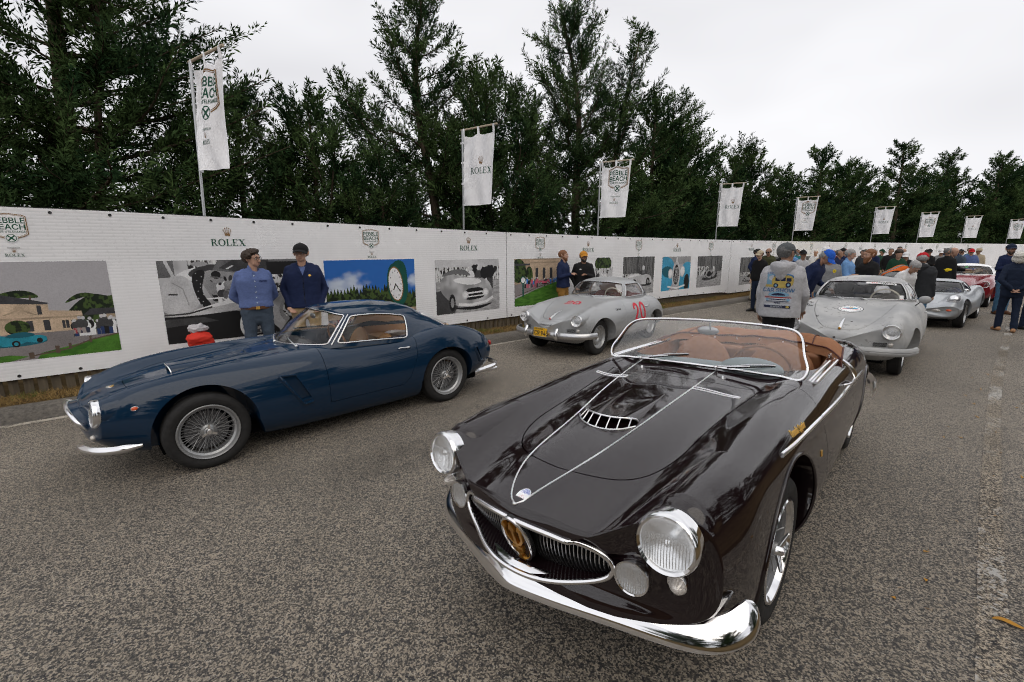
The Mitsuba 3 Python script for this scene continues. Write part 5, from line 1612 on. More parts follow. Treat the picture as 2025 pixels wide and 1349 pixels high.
# front bumper: a full blade, pointed in the middle and wrapped round the corners
bp = np.array([(.675, .772, .508), (.72, .770, .486), (.78, .745, .466), (.86, .665, .448), (.97, .41, .466), (1.05, .205, .486), (1.108, 0.03, .504)])
bp = np.vstack([bp, bp[::-1] * [1, -1, 1]])
bpath = spline(bp, 90)
bsec = np.array([(-.040, .004), (-.039, .014), (-.034, .019), (-.020, .017), (-.004, .011), (.012, .002), (.027, -.012), (.040, -.028), (.050, -.046), (.048, -.054), (.038, -.046), (.010, -.014), (-.020, .002)])
sc_ = np.interp(np.linspace(0, 1, 90), [0, .02, .07, .5, .93, .98, 1], [.35, .75, 1, 1.0, 1, .75, .35])
mid_tan = np.gradient(bpath, axis=0)
outv = unit(np.stack([mid_tan[:, 1], -mid_tan[:, 0], 0 * mid_tan[:, 0]], 1))
if outv[45][0] < 0:
    outv = -outv
cap = np.minimum(1, np.minimum(np.arange(90), np.arange(90)[::-1]) / 5.0)
ring_ = np.stack([bpath + (np.array([0, 0, 1.0]) * b_[0] * sc_[:, None]) + outv * (b_[1] + .012) * sc_[:, None] for b_ in bsec], 1)
bm = trimesh.Trimesh(np.vstack([ring_.reshape(-1, 3), ring_[0].mean(0), ring_[-1].mean(0)]), np.vstack([grid_faces(90, 13, False, True), [[90 * 13, (j + 1) % 13, j] for j in range(13)], [[90 * 13 + 1, 89 * 13 + j, 89 * 13 + (j + 1) % 13] for j in range(13)]]), process=False)
if bm.volume < 0:
    bm.invert()
part('front_bumper', bm, 'chrome', MASER, smooth=40, pose=MB)
for sd in (1, -1):
    part('bumper_bracket', tube([(.985, sd * .3, .485), (.90, sd * .32, .48)], .016, 8), 'steel_grey', MASER, smooth=True, pose=MB)
    rb = spline([(-2.72, sd * .82, .50), (-3.0, sd * .80, .50), (-3.3, sd * .66, .50), (-3.47, sd * .35, .50)], 30)
    part('rear_bumper', sweep(rb, [(-.07, 0), (-.05, .016), (0, .024), (.05, .016), (.07, 0), (0, -.008)], up=[0, 0, 1.0], scale=np.r_[.5, .85, np.ones(28)]), 'chrome', MASER, smooth=40, pose=MB)
    part('side_strip', strip_on(mshape, [(.155, .872), (-.25, .85), (-.594, .832)], .022, .010, 'side', sd), 'chrome', MASER, smooth=30, pose=MB)
    part('side_strip', strip_on(mshape, [(-.606, .8315), (-1.2, .80), (-1.696, .785)], .024, .010, 'side', sd), 'chrome', MASER, smooth=30, pose=MB)
    part('side_strip', strip_on(mshape, [(-1.704, .7845), (-2.25, .762)], .024, .010, 'side', sd), 'chrome', MASER, smooth=30, pose=MB)
    arc = spline([(-1.80, .90), (-1.84, .86), (-1.885, .805)], 12)
    qa = np.vstack([good(on_top(mshape, [(-1.70, sd * .60), (-1.715, sd * .64), (-1.735, sd * .672)])), on_body(mshape, arc, 'side', sd)])
    qa = spline(qa, 30)
    ups = unit(np.stack([np.full(30, .15), sd * np.linspace(.25, 1.3, 30), np.linspace(1.0, .15, 30)], 1))
    part('rear_swoosh', sweep(qa, [(-.004, -.030), (.010, -.026), (.015, -.010), (.016, .008), (.010, .026), (-.004, .030)], up=ups, scale=np.linspace(.8, 1.1, 30)), 'chrome', MASER, smooth=30, pose=MB)
    # gold script
    tw_ = text('Tremila Spyder', .027, False, .003)
    tw_.vertices[:, 0] += tw_.vertices[:, 1] * .35
    tw_.apply_scale([.9, 1, 1])
    crest_ = extrude(unary_union([R(-.012, -.006, .012, .006)] + [R(q, .008, q + .003, .022) for q in (-.012, -.005, .002, .009)] + [R(-.012, .02, .012, .026)]), .003)
    dash_ = extrude(unary_union([R(q, -.005, q + .008, .005 + .003 * (i % 3 == 0)) for i, q in enumerate(np.arange(-.045, .045, .0115))]), .003)
    for (tm_, cx, cz, sl) in ((tw_, -.16, .895, .065), (crest_, -.50, .66, .06), (dash_, -.46, .36, .03)):
        v = np.array(tm_.vertices)
        xz = np.stack([cx - v[:, 0] * sd, cz + v[:, 1] + v[:, 0] * -sl * 0 - v[:, 0] * sl], 1)
        hit = on_side(mshape, xz, sd)
        v2 = hit + np.stack([0 * v[:, 2], sd * (v[:, 2] + .0015), 0 * v[:, 2]], 1)
        if not np.isnan(v2).any():
            part('script', trimesh.Trimesh(v2, tm_.faces, process=False), 'gold_bright', MASER, smooth=False, pose=MB)
# windscreen
wb_ = spline([(-.72, .655, .992), (-.735, .45, 1.0), (-.745, 0, 1.003), (-.735, -.45, 1.0), (-.72, -.655, .992)], 60)
wt_ = spline([(-.945, .555, 1.248), (-.985, .36, 1.262), (-1.01, 0, 1.268), (-.985, -.36, 1.262), (-.945, -.555, 1.248)], 60)
ns_ = 10
bul = np.linspace(0, 1, ns_)
gl = np.stack([wb_ + (wt_ - wb_) * s_ + np.array([.05, 0, .03]) * (4 * s_ * (1 - s_)) * .35 for s_ in bul], 0)
wk = key_of('windscreen', MASER)
gm = trimesh.Trimesh(gl[:, 2:-2].reshape(-1, 3), grid_faces(ns_, 56, False, False), process=False)
part('glass', gm, 'screen_glass', wk, smooth=True, pose=MB)
fr = np.vstack([gl[0, 3:-3], gl[1:-1, -1], gl[-1, 3:-3][::-1], gl[1:-1, 0][::-1]])
fr = spline(resample(fr, 40, True), 160, True)
part('frame', sweep(fr, [(-.007, -.0055), (.005, -.0055), (.007, 0), (.005, .0055), (-.007, .0055)], up=unit(np.array([.7, 0, .7])), closed=True), 'chrome', wk, smooth=40, pose=MB)
part('seal', tube(fr - [.014, 0, .006], .008, 6, closed=True), 'black_trim', wk, smooth=True, pose=MB)
mk = key_of('interior_mirror', MASER)
part('stem', tube([(-.985, .0, 1.255), (-1.0, 0, 1.20)], .006, 6), 'chrome', mk, smooth=True, pose=MB)
part('glass', tri(man(trimesh.creation.icosphere(subdivisions=3)).scale([.014, .075, .032]).translate([-1.01, -.02, 1.195])), 'steel_grey', mk, smooth=True, pose=MB)
for (a, b) in (((-.735, -.39, 1.0), (-.79, -.06, 1.055)), ((-.72, .14, 1.005), (-.775, .47, 1.045))):
    wp = key_of('wiper', MASER)
    a, b = np.array(a), np.array(b)
    part('pivot', rev([(0, .014), (.012, .012), (.014, 0), (.0, -.02)], 'z' if False else 'y', 14).apply_transform(trimesh.transformations.rotation_matrix(PI / 2, [1, 0, 0])).apply_translation(a), 'chrome', wp, smooth=True, pose=MB)
    part('arm', tube(spline([a + [0, 0, .012], a + (b - a) * .25 + [.03, 0, .012], a + (b - a) * .6 + [.022, 0, .010]], 12), .005, 6), 'chrome', wp, smooth=True, pose=MB)
    part('blade', tube([a + (b - a) * .22 + [.026, 0, .004], b + [.012, 0, .004]], .0055, 5), 'black_trim', wp, smooth=True, pose=MB)
    part('blade_holder', tube(spline([a + (b - a) * .22 + [.028, 0, .010], a + (b - a) * .6 + [.026, 0, .020], b + [.014, 0, .010]], 12), .0035, 5), 'worn_chrome', wp, smooth=True, pose=MB)
for y in (.225, -.31):
    q = on_top(mshape, [(-.60, y)])[0]
    part('washer_jet', rev([(0, .018), (.007, .016), (.008, 0), (.012, -.002)], 'y', 10).apply_transform(trimesh.transformations.rotation_matrix(PI / 2, [1, 0, 0])).apply_translation(q), 'chrome', MASER, smooth=True, pose=MB)
# cockpit
ik = key_of('cockpit', MASER)
part('tub', prism_z(cock.buffer(.012).difference(cock.buffer(-.012)), .345, .955), 'tan_leather', ik, smooth=40, pose=MB)
part('floor', prism_z(cock.buffer(-.002), .345, .36), 'dark_piping', ik, smooth=False, pose=MB)
dd_ = man(trimesh.creation.icosphere(subdivisions=3))
part('dashboard', [tri(dd_.scale([.10, .60, .055]).translate([-.88, 0, .955])), tri(dd_.scale([.13, .19, .07]).translate([-.90, .30, .985]))], 'grey_dash', ik, smooth=True, pose=MB)
seat(-1.62, .30, .50, .50, .50, .22, 'tan_leather', MASER, MB)
seat(-1.62, -.30, .50, .50, .50, .22, 'tan_leather', MASER, MB)
steering((-1.16, .30, .93), .185, -.35, MASER, MB, 'tan_leather')
tn = key_of('folded_top_cover', MASER)
sx_ = np.linspace(0, 1, 22)
vy = np.linspace(-1, 1, 40)
TV = []
for u in sx_:
    for v in vy:
        yy = .695 * v * (1 - .10 * u * abs(v))
        x0_ = -1.60 - .30 * (1 - abs(v) ** 3.0)
        x1_ = -2.28 - .14 * (1 - abs(v) ** 2.5)
        xx = x0_ + (x1_ - x0_) * u
        hz = .988 - .022 * (xx + 1.6) * -1 * .6 - .045 * max(0, abs(v) - .82) / .18
        zz = hz + .075 * math.sin(PI * min(1, u * .9 + .1)) ** .7 * (1 - abs(v) ** 6 * .55) + .006 * math.sin(9 * u + 7 * v) + .004 * math.sin(23 * v)
        TV.append((xx, yy, zz - (.05 if u == 0 else 0) - (.05 if u == 1 else 0)))
part('cover', trimesh.Trimesh(np.array(TV), grid_faces(22, 40, False, False), process=False), 'tan_canvas', tn, smooth=True, pose=MB)
TVa = np.array(TV).reshape(22, 40, 3)
part('piping', [tube(TVa[1] + [0.004, 0, .002], .006, 6), tube(TVa[:, 0] + [0, -.003, 0], .007, 6), tube(TVa[:, -1] + [0, .003, 0], .007, 6), tube(TVa[1:, 33] + [0, 0, .004], .004, 5), tube(TVa[1:, 6] + [0, 0, .004], .004, 5)], 'dark_piping', tn, smooth=True, pose=MB)
for j in range(2, 39, 5):
    part('snap', ball(TVa[1, j] + [.010, 0, -.022], .007, 1), 'chrome', tn, smooth=True, pose=MB)
part('rear_trim_panel', [tri(m3.Manifold.hull(man(ball((-1.80, y0, .93), .03)) + man(ball((-1.80, y1, .93), .03)) + man(ball((-1.86, y0, .60), .03)) + man(ball((-1.86, y1, .60), .03)))) for y0, y1 in ((-.52, -.02), (.02, .52))], 'tan_leather', ik, smooth=True, pose=MB)
# wheels stand level on the road
for xw in (0, -2.577):
    for sd in (1, -1):
        wire_wheel(MASER, (xw, sd * (.705 - .085), .349), .349, .242, sd, MG, .17, 36, 2, .0034, 'wheel_silver', dish='dish_grey')
part('underbody', box((-3.0, -.5, .17), (.35, .5, .24)), 'dark_void', MASER, smooth=False, pose=MG)

# ================================================================== the dark blue coupe at left
paint('coupe_blue', proc(lambda p, n, uv: mix((0.0045, 0.020, 0.048), (0.0065, 0.026, 0.058), noise(p.x * 700, p.y * 700, p.z * 700))), 0.045, 0.5)
paint('beige_trim', proc(lambda p, n, uv: mix((0.55, 0.40, 0.25), (0.66, 0.50, 0.33), fbm(p.x * 40, p.y * 40, p.z * 40, 2))), 0.6, 0.4)
paint('tan_seat', (0.46, 0.27, 0.13), 0.5, 0.4)
COUPE = thing('blue_coupe', 'dark blue fastback coupe with wire wheels and tan interior, parked at left before the wall', 'car')
FB = car_pose(-2.988, 4.041, 3.9116)
frows = [[.72, .60, .22, .585, .42, .655, .52, .625, .575, .53, .555, .41, .35, .33, .13], [.62, .64, .28, .625, .465, .705, .575, .66, .625, .53, .61, .38, .45, .27, .12], [.35, .70, .33, .685, .50, .775, .625, .72, .69, .52, .68, .34, .5, .20, .06],
         [0, .752, .36, .735, .51, .818, .65, .755, .735, .53, .72, .33, .55, .17, 0], [-.45, .80, .38, .785, .515, .84, .66, .78, .755, .56, .74, .30, .58, .14, 0], [-.9, .842, .40, .83, .525, .85, .665, .80, .765, .58, .748, .31, .6, .13, 0],
         [-1.4, .85, .42, .845, .545, .85, .675, .80, .768, .57, .75, .31, .6, .13, 0], [-1.9, .82, .4, .83, .565, .842, .69, .80, .77, .57, .755, .32, .6, .13, 0], [-2.35, .80, .38, .83, .605, .895, .71, .83, .778, .58, .758, .34, .6, .16, 0],
         [-2.7, .78, .37, .80, .60, .872, .695, .80, .765, .57, .74, .36, .56, .19, -.02], [-3.0, .73, .34, .74, .545, .78, .645, .73, .71, .54, .685, .38, .5, .22, -.06], [-3.2, .655, .30, .66, .47, .68, .565, .65, .63, .51, .60, .39, .42, .27, -.09], [-3.27, .60, .27, .60, .43, .615, .51, .595, .57, .50, .54, .40, .38, .30, -.10]]
fbody = man(loft_body(frows, 0.05, 0.03, 0.50, 0.48))
for sd in (1, -1):
    fbody = fbody + m3.Manifold.hull(man(ball((.575, sd * .487, .585), .112, 4)) + man(ball((.2, sd * .505, .64), .135, 4)))
# grille mouth pushed forward of the nose
mo = E(0, .472, .325, .098)
def mouth_loop(w, h, x0, rake=.72):
    c = np.array(E(0, .472, w, h).exterior.coords)[:-1]
    return np.c_[x0 - rake * (.472 + h - c[:, 1]), c]


fbody = fbody + m3.Manifold.hull_points(np.vstack([mouth_loop(.35, .125, .50, .1) + [0, 0, .02], mouth_loop(.335, .105, .815)]).astype(np.float64))
cutm = man(prism_x(np.array(mo.exterior.coords)[:-1], 0, 1.0))
fbody = fbody - cutm.warp_batch(lambda v: v + np.c_[.60 + .72 * (v[:, 2] - .58), 0 * v[:, 0], 0 * v[:, 0]]) if hasattr(cutm, 'warp_batch') else fbody
fshape = tri(fbody)
for xw in (0, -2.4):
    for sd in (1, -1):
        fbody = fbody - man(cyl_y(xw, .335, .375 if xw == 0 else .365, sd * .36, sd * 1.0, 80, .37 if xw == 0 else .335)) - man(prism_y([(xw + .375, .335), (xw - .375, .335), (xw - (.52 if xw == 0 else .40), -.1), (xw + .36, -.1)], sd * .36, sd * 1.0))
fbase = [(-.785, 0, .835), (-.86, .32, .845), (-1.085, .615, .855), (-1.50, .672, .842), (-1.93, .672, .815), (-2.35, .56, .80), (-2.78, .36, .775), (-2.98, 0, .745)]
ftop = [(-1.235, 0, 1.172), (-1.262, .27, 1.166), (-1.352, .475, 1.140), (-1.66, .515, 1.138), (-1.985, .475, 1.075), (-2.18, .40, 1.045), (-2.33, .27, 1.035), (-2.385, 0, 1.035)]
fcab = Cabin(fbase, ftop, (-1.70, 0, 1.212), 0.022)
for sd in (1, -1):
    db = P([(-.965, 1.2), (-.965, .86), (-.985, .60), (-.995, .335), (-1.80, .345), (-1.88, .42), (-1.975, .62), (-2.0, .80), (-1.90, 1.2)])
    db = sa.scale(db, 1, 1).buffer(-.02).buffer(.02, 8)
    fbody, door = cut_panel(fbody, prism_y(np.array(db.exterior.coords)[:-1], sd * .52, sd * 1.0), prism_y(np.array(db.buffer(-.0045).exterior.coords)[:-1], sd * .525, sd * 1.0))
    dk = part('door', door, 'coupe_blue', COUPE, smooth=38, pose=FB)
    hq = on_body(fshape, [(-1.76, .745), (-1.80, .745), (-1.86, .742), (-1.90, .74)], 'side', sd)
    part('handle', tube(spline([hq[0] + [0, sd * .02, 0], hq[1] + [0, sd * .026, .004], hq[2] + [0, sd * .02, 0], hq[3]], 14), .009, 8, scale=np.linspace(.5, 1.3, 14)), 'chrome', dk, smooth=True, pose=FB)
    part('lock', moved(rev([(0, .010), (.012, .008), (.014, 0), (.0, -.01)], 'y', 16), basis(hq[3] + [0, 0, -.005], [1, 0, 0], [0, sd, 0], [0, 0, 1])), 'black_trim', dk, smooth=True, pose=FB)
cav = P(np.vstack([np.array([(p[0], p[1]) for p in fbase[:]]), np.array([(p[0], -p[1]) for p in fbase[::-1]])])).buffer(-.035)
fbody = fbody - man(prism_z(cav, .22, 1.4))
hoodp = P(np.vstack([spline([(-.84, .44), (-.5, .43), (0, .40), (.30, .36), (.42, .24), (.45, 0)], 40), spline([(.45, 0), (.42, -.24), (.30, -.36), (0, -.40), (-.5, -.43), (-.84, -.44)], 40)]))
hoodp = hoodp.intersection(P([(-.86, 0), (-.80, .2), (-.80, -.2)]).convex_hull.union(R(-.79, -1, 2, 1)))
fbody, fhood = cut_panel(fbody, prism_z(hoodp, .45, 1.3), prism_z(hoodp.buffer(-.0045), .45, 1.3))
hk = part('bonnet', fhood, 'coupe_blue', COUPE, smooth=38, pose=FB)
# vents: raised blade-edged scoops behind the front wheels and on the rear wings
for sd in (1, -1):
    for nm, pts, w in (('side_vent', [(-.565, .672), (-.705, .665), (-.64, .655), (-.80, .405)], 1), ('rear_vent', [(-2.80, .60), (-2.86, .60), (-2.83, .59), (-2.93, .42)], .7)):
        A_, B_, C_, D_ = [np.array(q) for q in pts]
        cutp = P([A_ + [-.03 * w, -.012], B_ + [.0, -.006], D_ + [-.02 * w, .03], D_ + [.06 * w, .015]] if w == 1 else [A_, B_, D_ + [-.01, 0.02], D_ + [.03, .01]])
        surf = on_side(fshape, [tuple(cutp.centroid.coords[0])], sd)[0]
        fbody = fbody - man(prism_y(np.array(cutp.exterior.coords)[:-1], surf[1] - sd * .035, surf[1] + sd * .2))
        vk = key_of(nm, COUPE)
        part('recess', prism_y(np.array(cutp.buffer(.004).exterior.coords)[:-1], surf[1] - sd * .05, surf[1] - sd * .036), 'coupe_blue', vk, smooth=False, pose=FB)
        ln_ = np.vstack([A_, D_ + [.05 * w, -.02], D_ + [-.03 * w, -.008]]) if w == 1 else np.vstack([A_, D_ + [.02, -.01], D_ + [-.03, 0]])
        q = on_body(fshape, resample(ln_, 40), 'side', sd)
        part('blade', sweep(q, [(-.02, -.014), (.016, -.010), (.020, .002), (.006, .018), (-.02, .02)], up=[0, sd * 1.0, 0]), 'coupe_blue', vk, smooth=30, pose=FB)
        q = on_body(fshape, resample(np.vstack([A_, B_]), 16), 'side', sd)
        part('upper_blade', sweep(q, [(-.02, -.012), (.012, -.006), (.010, .006), (-.02, .012)], up=[0, sd * 1.0, 0]), 'coupe_blue', vk, smooth=30, pose=FB)
part('body', fbody, 'coupe_blue', COUPE, smooth=38, pose=FB)
# glasshouse
w_ws = rr_poly(-.0, fcab.t_of(2) - .006, .05, .93, rs=.10)
w_ws = unary_union([w_ws, sa.scale(w_ws, -1, 1, origin=(0, 0))]).union(R(-.05, .05, .05, .93)).buffer(.0001)
w_sd = rr_poly(fcab.t_of(2) + .010, fcab.t_of(4) - .004, .06, .90, rs=.16, skew1=.004)
w_rr = rr_poly(.5 - (.5 - fcab.t_of(6)) * 1.15, .5 + (.5 - fcab.t_of(6)) * 1.15, .10, .95, rs=.2)
rk = part('roof', [fcab.shell([w_ws, w_sd, w_rr], 112, 8, s0=-.06), fcab.roof()], 'coupe_blue', COUPE, smooth=50, pose=FB)
part('lining', [fcab.shell([w_ws, w_sd, w_rr], 112, 6, -.014), fcab.roof(off=-.014)], 'beige_trim', rk, smooth=50, pose=FB)


def window(cab, name, poly, car, M, frame_r=.008, frame='chrome', glass='pane_glass', both=False, seal=True, off=.004, label=None):
    for k_ in ((1, -1) if both else (1,)):
        g = poly if k_ > 0 else sa.translate(sa.scale(poly, -1, 1, origin=(0, 0)), 1, 0)
        wk_ = key_of(name, car)
        if label:
            labels[wk_] = {'label': label}
        part('glass', cab.patch(g, -.004), glass, wk_, smooth=True, pose=M)
        if frame_r:
            part('frame', cab.rim(g.buffer(.0), frame_r, off), frame, wk_, smooth=True, pose=M)
        if seal:
            part('seal', cab.rim(sa.scale(g, .985, .97), .006, .001), 'black_trim', wk_, smooth=True, pose=M)


window(fcab, 'windscreen', w_ws, COUPE, FB, .0065)
window(fcab, 'side_window', w_sd, COUPE, FB, .007, both=True)
window(fcab, 'rear_window', w_rr, COUPE, FB, .007)
for sd in (1, -1):
    tb = sd * np.array([fcab.t_of(2) + .002] * 10)
    part('pillar_trim', tube(fcab.pt(tb, np.linspace(.02, .95, 10), .006), .006, 6), 'chrome', rk, smooth=True, pose=FB)
    headlight(COUPE, (.672, sd * .487, .585), .104, (1.0, sd * .10, .10), FB, .035, .011)
    q = on_body(fshape, [(.436, .608)], 'side', sd)[0]
    part('side_lamp', tri(man(trimesh.creation.icosphere(subdivisions=2)).scale([.022, .010, .014]).translate(q)), 'amber_lens', COUPE, smooth=True, pose=FB)
    part('side_lamp_rim', tube(q + np.stack([.023 * np.cos(np.arange(16) * PI / 8), np.full(16, sd * .003), .016 * np.sin(np.arange(16) * PI / 8)], 1), .003, 5, closed=True), 'chrome', COUPE, smooth=True, pose=FB)
    qb = spline([(.775, sd * .30, .305), (.765, sd * .40, .308), (.68, sd * .58, .315), (.56, sd * .68, .325), (.43, sd * .725, .338)], 36)
    part('front_bumper', sweep(qb, [(-.032, -.010), (-.02, .012), (0, .020), (.02, .012), (.032, -.010), (0, -.02)], up=[0, 0, 1.0], scale=np.r_[.45, .8, np.ones(26), np.linspace(1, .35, 8)]), 'chrome', COUPE, smooth=40, pose=FB)
    qb = spline([(-2.86, sd * .745, .292), (-3.05, sd * .715, .292), (-3.25, sd * .63, .292), (-3.345, sd * .46, .292), (-3.36, sd * .34, .292)], 36)
    part('rear_bumper', sweep(qb, [(-.032, -.010), (-.02, .012), (0, .020), (.02, .012), (.032, -.010), (0, -.02)], up=[0, 0, 1.0], scale=np.r_[np.linspace(.35, 1, 7), np.ones(27), .8, .4]), 'chrome', COUPE, smooth=40, pose=FB)
    for dy in (0, .07):
        part('exhaust_pipe', tube([(-2.7, sd * (.40 + dy), .20), (-3.40, sd * (.40 + dy), .185)], .024, 14), 'chrome', COUPE, smooth=True, pose=FB)
    part('tail_lamp', tri(man(trimesh.creation.icosphere(subdivisions=2)).scale([.018, .028, .036]).translate([-3.255, sd * .50, .56])), 'red_lens', COUPE, smooth=True, pose=FB)
    part('front_lamp', tri(man(trimesh.creation.icosphere(subdivisions=2)).scale([.02, .026, .02]).translate([.69, sd * .44, .39])), 'frosted_lens', COUPE, smooth=True, pose=FB)
gk = key_of('grille', COUPE)
ml = mouth_loop(.335, .105, .815)
part('surround', tube(ml, .016, 8, closed=True), 'chrome', gk, smooth=True, pose=FB)
xg = lambda z: .70 + .72 * (z - .58)
part('grid', [tube([(xg(.385), y, .385), (xg(.56), y, .56)], .003, 4) for y in np.linspace(-.28, .28, 15)] + [tube([(xg(z), -.31, z), (xg(z), .31, z)], .003, 4) for z in np.linspace(.40, .545, 5)], 'alloy', gk, smooth=False, pose=FB)
part('backing', trimesh.Trimesh(np.vstack([ml - [.19, 0, 0], [[.55, 0, .47]]]), [[i, (i + 1) % len(ml), len(ml)] for i in range(len(ml))], process=False), 'dark_void', gk, smooth=False, pose=FB)
# bonnet scoop with a bright edge, nose badge, wipers
cs_ = np.linspace(-1, 1, 24)
vs = []
for r in np.linspace(0, 1, 10):
    xx = .145 - .62 * r - .02 * cs_ ** 2
    yy = cs_ * (.135 - .075 * r)
    zz = on_top(fshape, np.c_[xx, yy])
    zz[:, 2] += .052 * (1 - r) ** 1.2 * (1 - cs_ ** 4) + .001
    vs.append(zz)
sk = part('scoop', trimesh.Trimesh(np.vstack(vs), grid_faces(10, 24, False, False), process=False), 'coupe_blue', hk, smooth=True, pose=FB)
part('scoop_lip', tube(vs[0], .006, 6), 'chrome', hk, smooth=True, pose=FB)
lo = on_top(fshape, vs[0][:, :2] - [.012, 0])
part('scoop_mouth', trimesh.Trimesh(np.vstack([vs[0] - [.012, 0, .004], lo]), grid_faces(2, 24, False, False), process=False), 'dark_void', hk, smooth=False, pose=FB)
q = on_top(fshape, [(.53, 0)])[0]
part('badge', tri(man(trimesh.creation.box(extents=(.045, .03, .006)))).apply_transform(trimesh.transformations.rotation_matrix(.35, [0, 1, 0])).apply_translation(q), 'gold_bright', COUPE, smooth=False, pose=FB)
q = on_top(fshape, [(.53, 0)])[0]
part('badge_rim', torus(q, .028, .004, 'z', 20, 5), 'chrome', COUPE, smooth=True, pose=FB)
for (a, b) in (((-.80, -.10, .845), (-.93, -.42, .90)), ((-.86, .36, .85), (-.88, .02, .915))):
    wp = key_of('wiper', COUPE)
    a, b = np.array(a), np.array(b)
    part('arm', tube(spline([a, a + (b - a) * .4 + [.02, 0, .02], a + (b - a) * .7 + [.01, 0, .012]], 10), .005, 5), 'chrome', wp, smooth=True, pose=FB)
    part('blade', tube([a + (b - a) * .3, b], .005, 5), 'black_trim', wp, smooth=True, pose=FB)
    part('pivot', ball(a + [0, 0, .004], .014, 2), 'chrome', wp, smooth=True, pose=FB)
ik = key_of('cabin', COUPE)
part('floor', prism_z(cav.buffer(-.002), .225, .24), 'black_trim', ik, smooth=False, pose=FB)
part('side_trim', prism_z(cav.buffer(.006).difference(cav.buffer(-.004)), .24, .80), 'tan_seat', ik, smooth=40, pose=FB)
part('parcel_shelf', prism_z(cav.buffer(-.01).intersection(R(-4, -1, -2.05, 1)), .62, .70), 'beige_trim', ik, smooth=False, pose=FB)
part('dashboard', tri(dd_.scale([.12, .58, .075]).translate([-1.0, 0, .80])) if 'dd_' in globals() else ball((-1, 0, .8), .1), 'black_trim', ik, smooth=True, pose=FB)
seat(-1.74, .31, .36, .44, .46, .26, 'tan_seat', COUPE, FB)
seat(-1.74, -.31, .36, .44, .46, .26, 'tan_seat', COUPE, FB)
steering((-1.30, .31, .84), .185, -.30, COUPE, FB, 'tan_wood')
pp = tri(man(trimesh.creation.box(extents=(.22, .28, .03))).refine(6))
pp.vertices[:, 2] += .03 * np.sin(pp.vertices[:, 0] * 18) * np.cos(pp.vertices[:, 1] * 9)
part('papers', pp.apply_transform(trimesh.transformations.rotation_matrix(.4, [1, 0, 0])).apply_translation([-2.02, .22, .80]), 'white_enamel', ik, smooth=30, pose=FB)
mk = key_of('interior_mirror', COUPE)
part('glass', tri(dd_.scale([.012, .07, .03]).translate([-1.18, 0, 1.09])), 'steel_grey', mk, smooth=True, pose=FB)
for xw in (0, -2.4):
    for sd in (1, -1):
        wire_wheel(COUPE, (xw, sd * (.722 - .085), .314), .314, .222, sd, FB, .17, 72, 3, .0019)
part('underbody', box((-3.0, -.5, .14), (.30, .5, .22)), 'dark_void', COUPE, smooth=False, pose=FB)

# ================================================================== rounded rear-engined coupes and the cars behind
def worn_silver(p, n, uv):
    a = fbm(p.x * 3.1, p.y * 3.1, p.z * 3.1, 4)
    b = fbm(p.x * 26, p.y * 26, p.z * 26, 3)
    c = mix((0.30, 0.305, 0.31), (0.43, 0.43, 0.425), smoothstep(0.3, 0.7, a))
    c = mix(c, mi.Color3f(0.16, 0.155, 0.15), smoothstep(0.64, 0.74, b) * smoothstep(0.45, 0.65, a) * 0.7)
    chip = smoothstep(0.87, 0.90, fbm(p.x * 11 + 3, p.y * 11, p.z * 11, 2))
    return mix(c, mi.Color3f(0.05, 0.045, 0.045), chip)


paint('silver_paint', proc(lambda p, n, uv: mix((0.34, 0.35, 0.36), (0.42, 0.425, 0.43), fbm(p.x * 2.5, p.y * 2.5, p.z * 2.5, 3))), 0.33, 0.5, 0.35, 0.25)
paint('worn_silver_paint', proc(worn_silver), 0.5, 0.5, 0.08, 0.0)
paint('silver_racer_paint', (0.40, 0.42, 0.44), 0.22, 0.5, 0.5, 0.5)
paint('navy_paint', (0.006, 0.012, 0.045), 0.05, 0.5)
paint('yellow_paint', (0.72, 0.58, 0.03), 0.08, 0.5)
paint('red_paint', (0.20, 0.012, 0.022), 0.05, 0.5)
paint('white_paint', (0.78, 0.78, 0.78), 0.15, 0.5)
paint('number_red', (0.60, 0.02, 0.04), 0.5, 0.4)
paint('plate_yellow', (0.75, 0.42, 0.02), 0.45, 0.4)
paint('plate_black', (0.02, 0.02, 0.025), 0.45, 0.4)
paint('red_leather', (0.16, 0.03, 0.02), 0.5, 0.4)
paint('grey_leather', (0.10, 0.10, 0.10), 0.5, 0.4)
paint('cream_wheel', (0.60, 0.56, 0.46), 0.3, 0.5)

prow = [[.56, .632, .26, .622, .545, .735, .662, .70, .73, .56, .71, .40, .5, .30, .17], [.46, .682, .30, .668, .565, .785, .688, .735, .77, .56, .75, .38, .55, .25, .155], [.25, .748, .34, .738, .578, .838, .708, .77, .80, .56, .785, .35, .6, .22, .08], [0, .815, .36, .805, .588, .875, .72, .80, .82, .56, .80, .32, .62, .20, .03],
        [-.4, .90, .38, .89, .595, .92, .73, .82, .83, .57, .805, .30, .62, .19, 0], [-.75, .945, .40, .938, .60, .935, .735, .835, .832, .57, .805, .30, .62, .19, 0], [-1.3, .95, .4, .945, .61, .935, .74, .835, .832, .57, .805, .30, .62, .19, 0], [-1.8, .945, .4, .94, .61, .93, .74, .835, .834, .57, .805, .30, .62, .20, 0],
        [-2.2, .91, .38, .90, .60, .905, .73, .82, .828, .57, .80, .32, .6, .22, 0], [-2.6, .815, .34, .805, .54, .80, .66, .745, .765, .55, .74, .36, .55, .25, -.04], [-2.88, .68, .30, .67, .46, .655, .56, .62, .63, .50, .60, .38, .45, .29, -.1], [-3.01, .57, .25, .56, .38, .55, .46, .53, .51, .47, .49, .40, .35, .33, -.1]]
pbody0 = man(loft_body(prow, .155, .06, .50, .48))
for sd in (1, -1):
    pbody0 = pbody0 + m3.Manifold.hull(man(ball((.46, sd * .572, .662), .106, 4)) + man(ball((.05, sd * .585, .745), .13, 4)))
pshape = tri(pbody0)
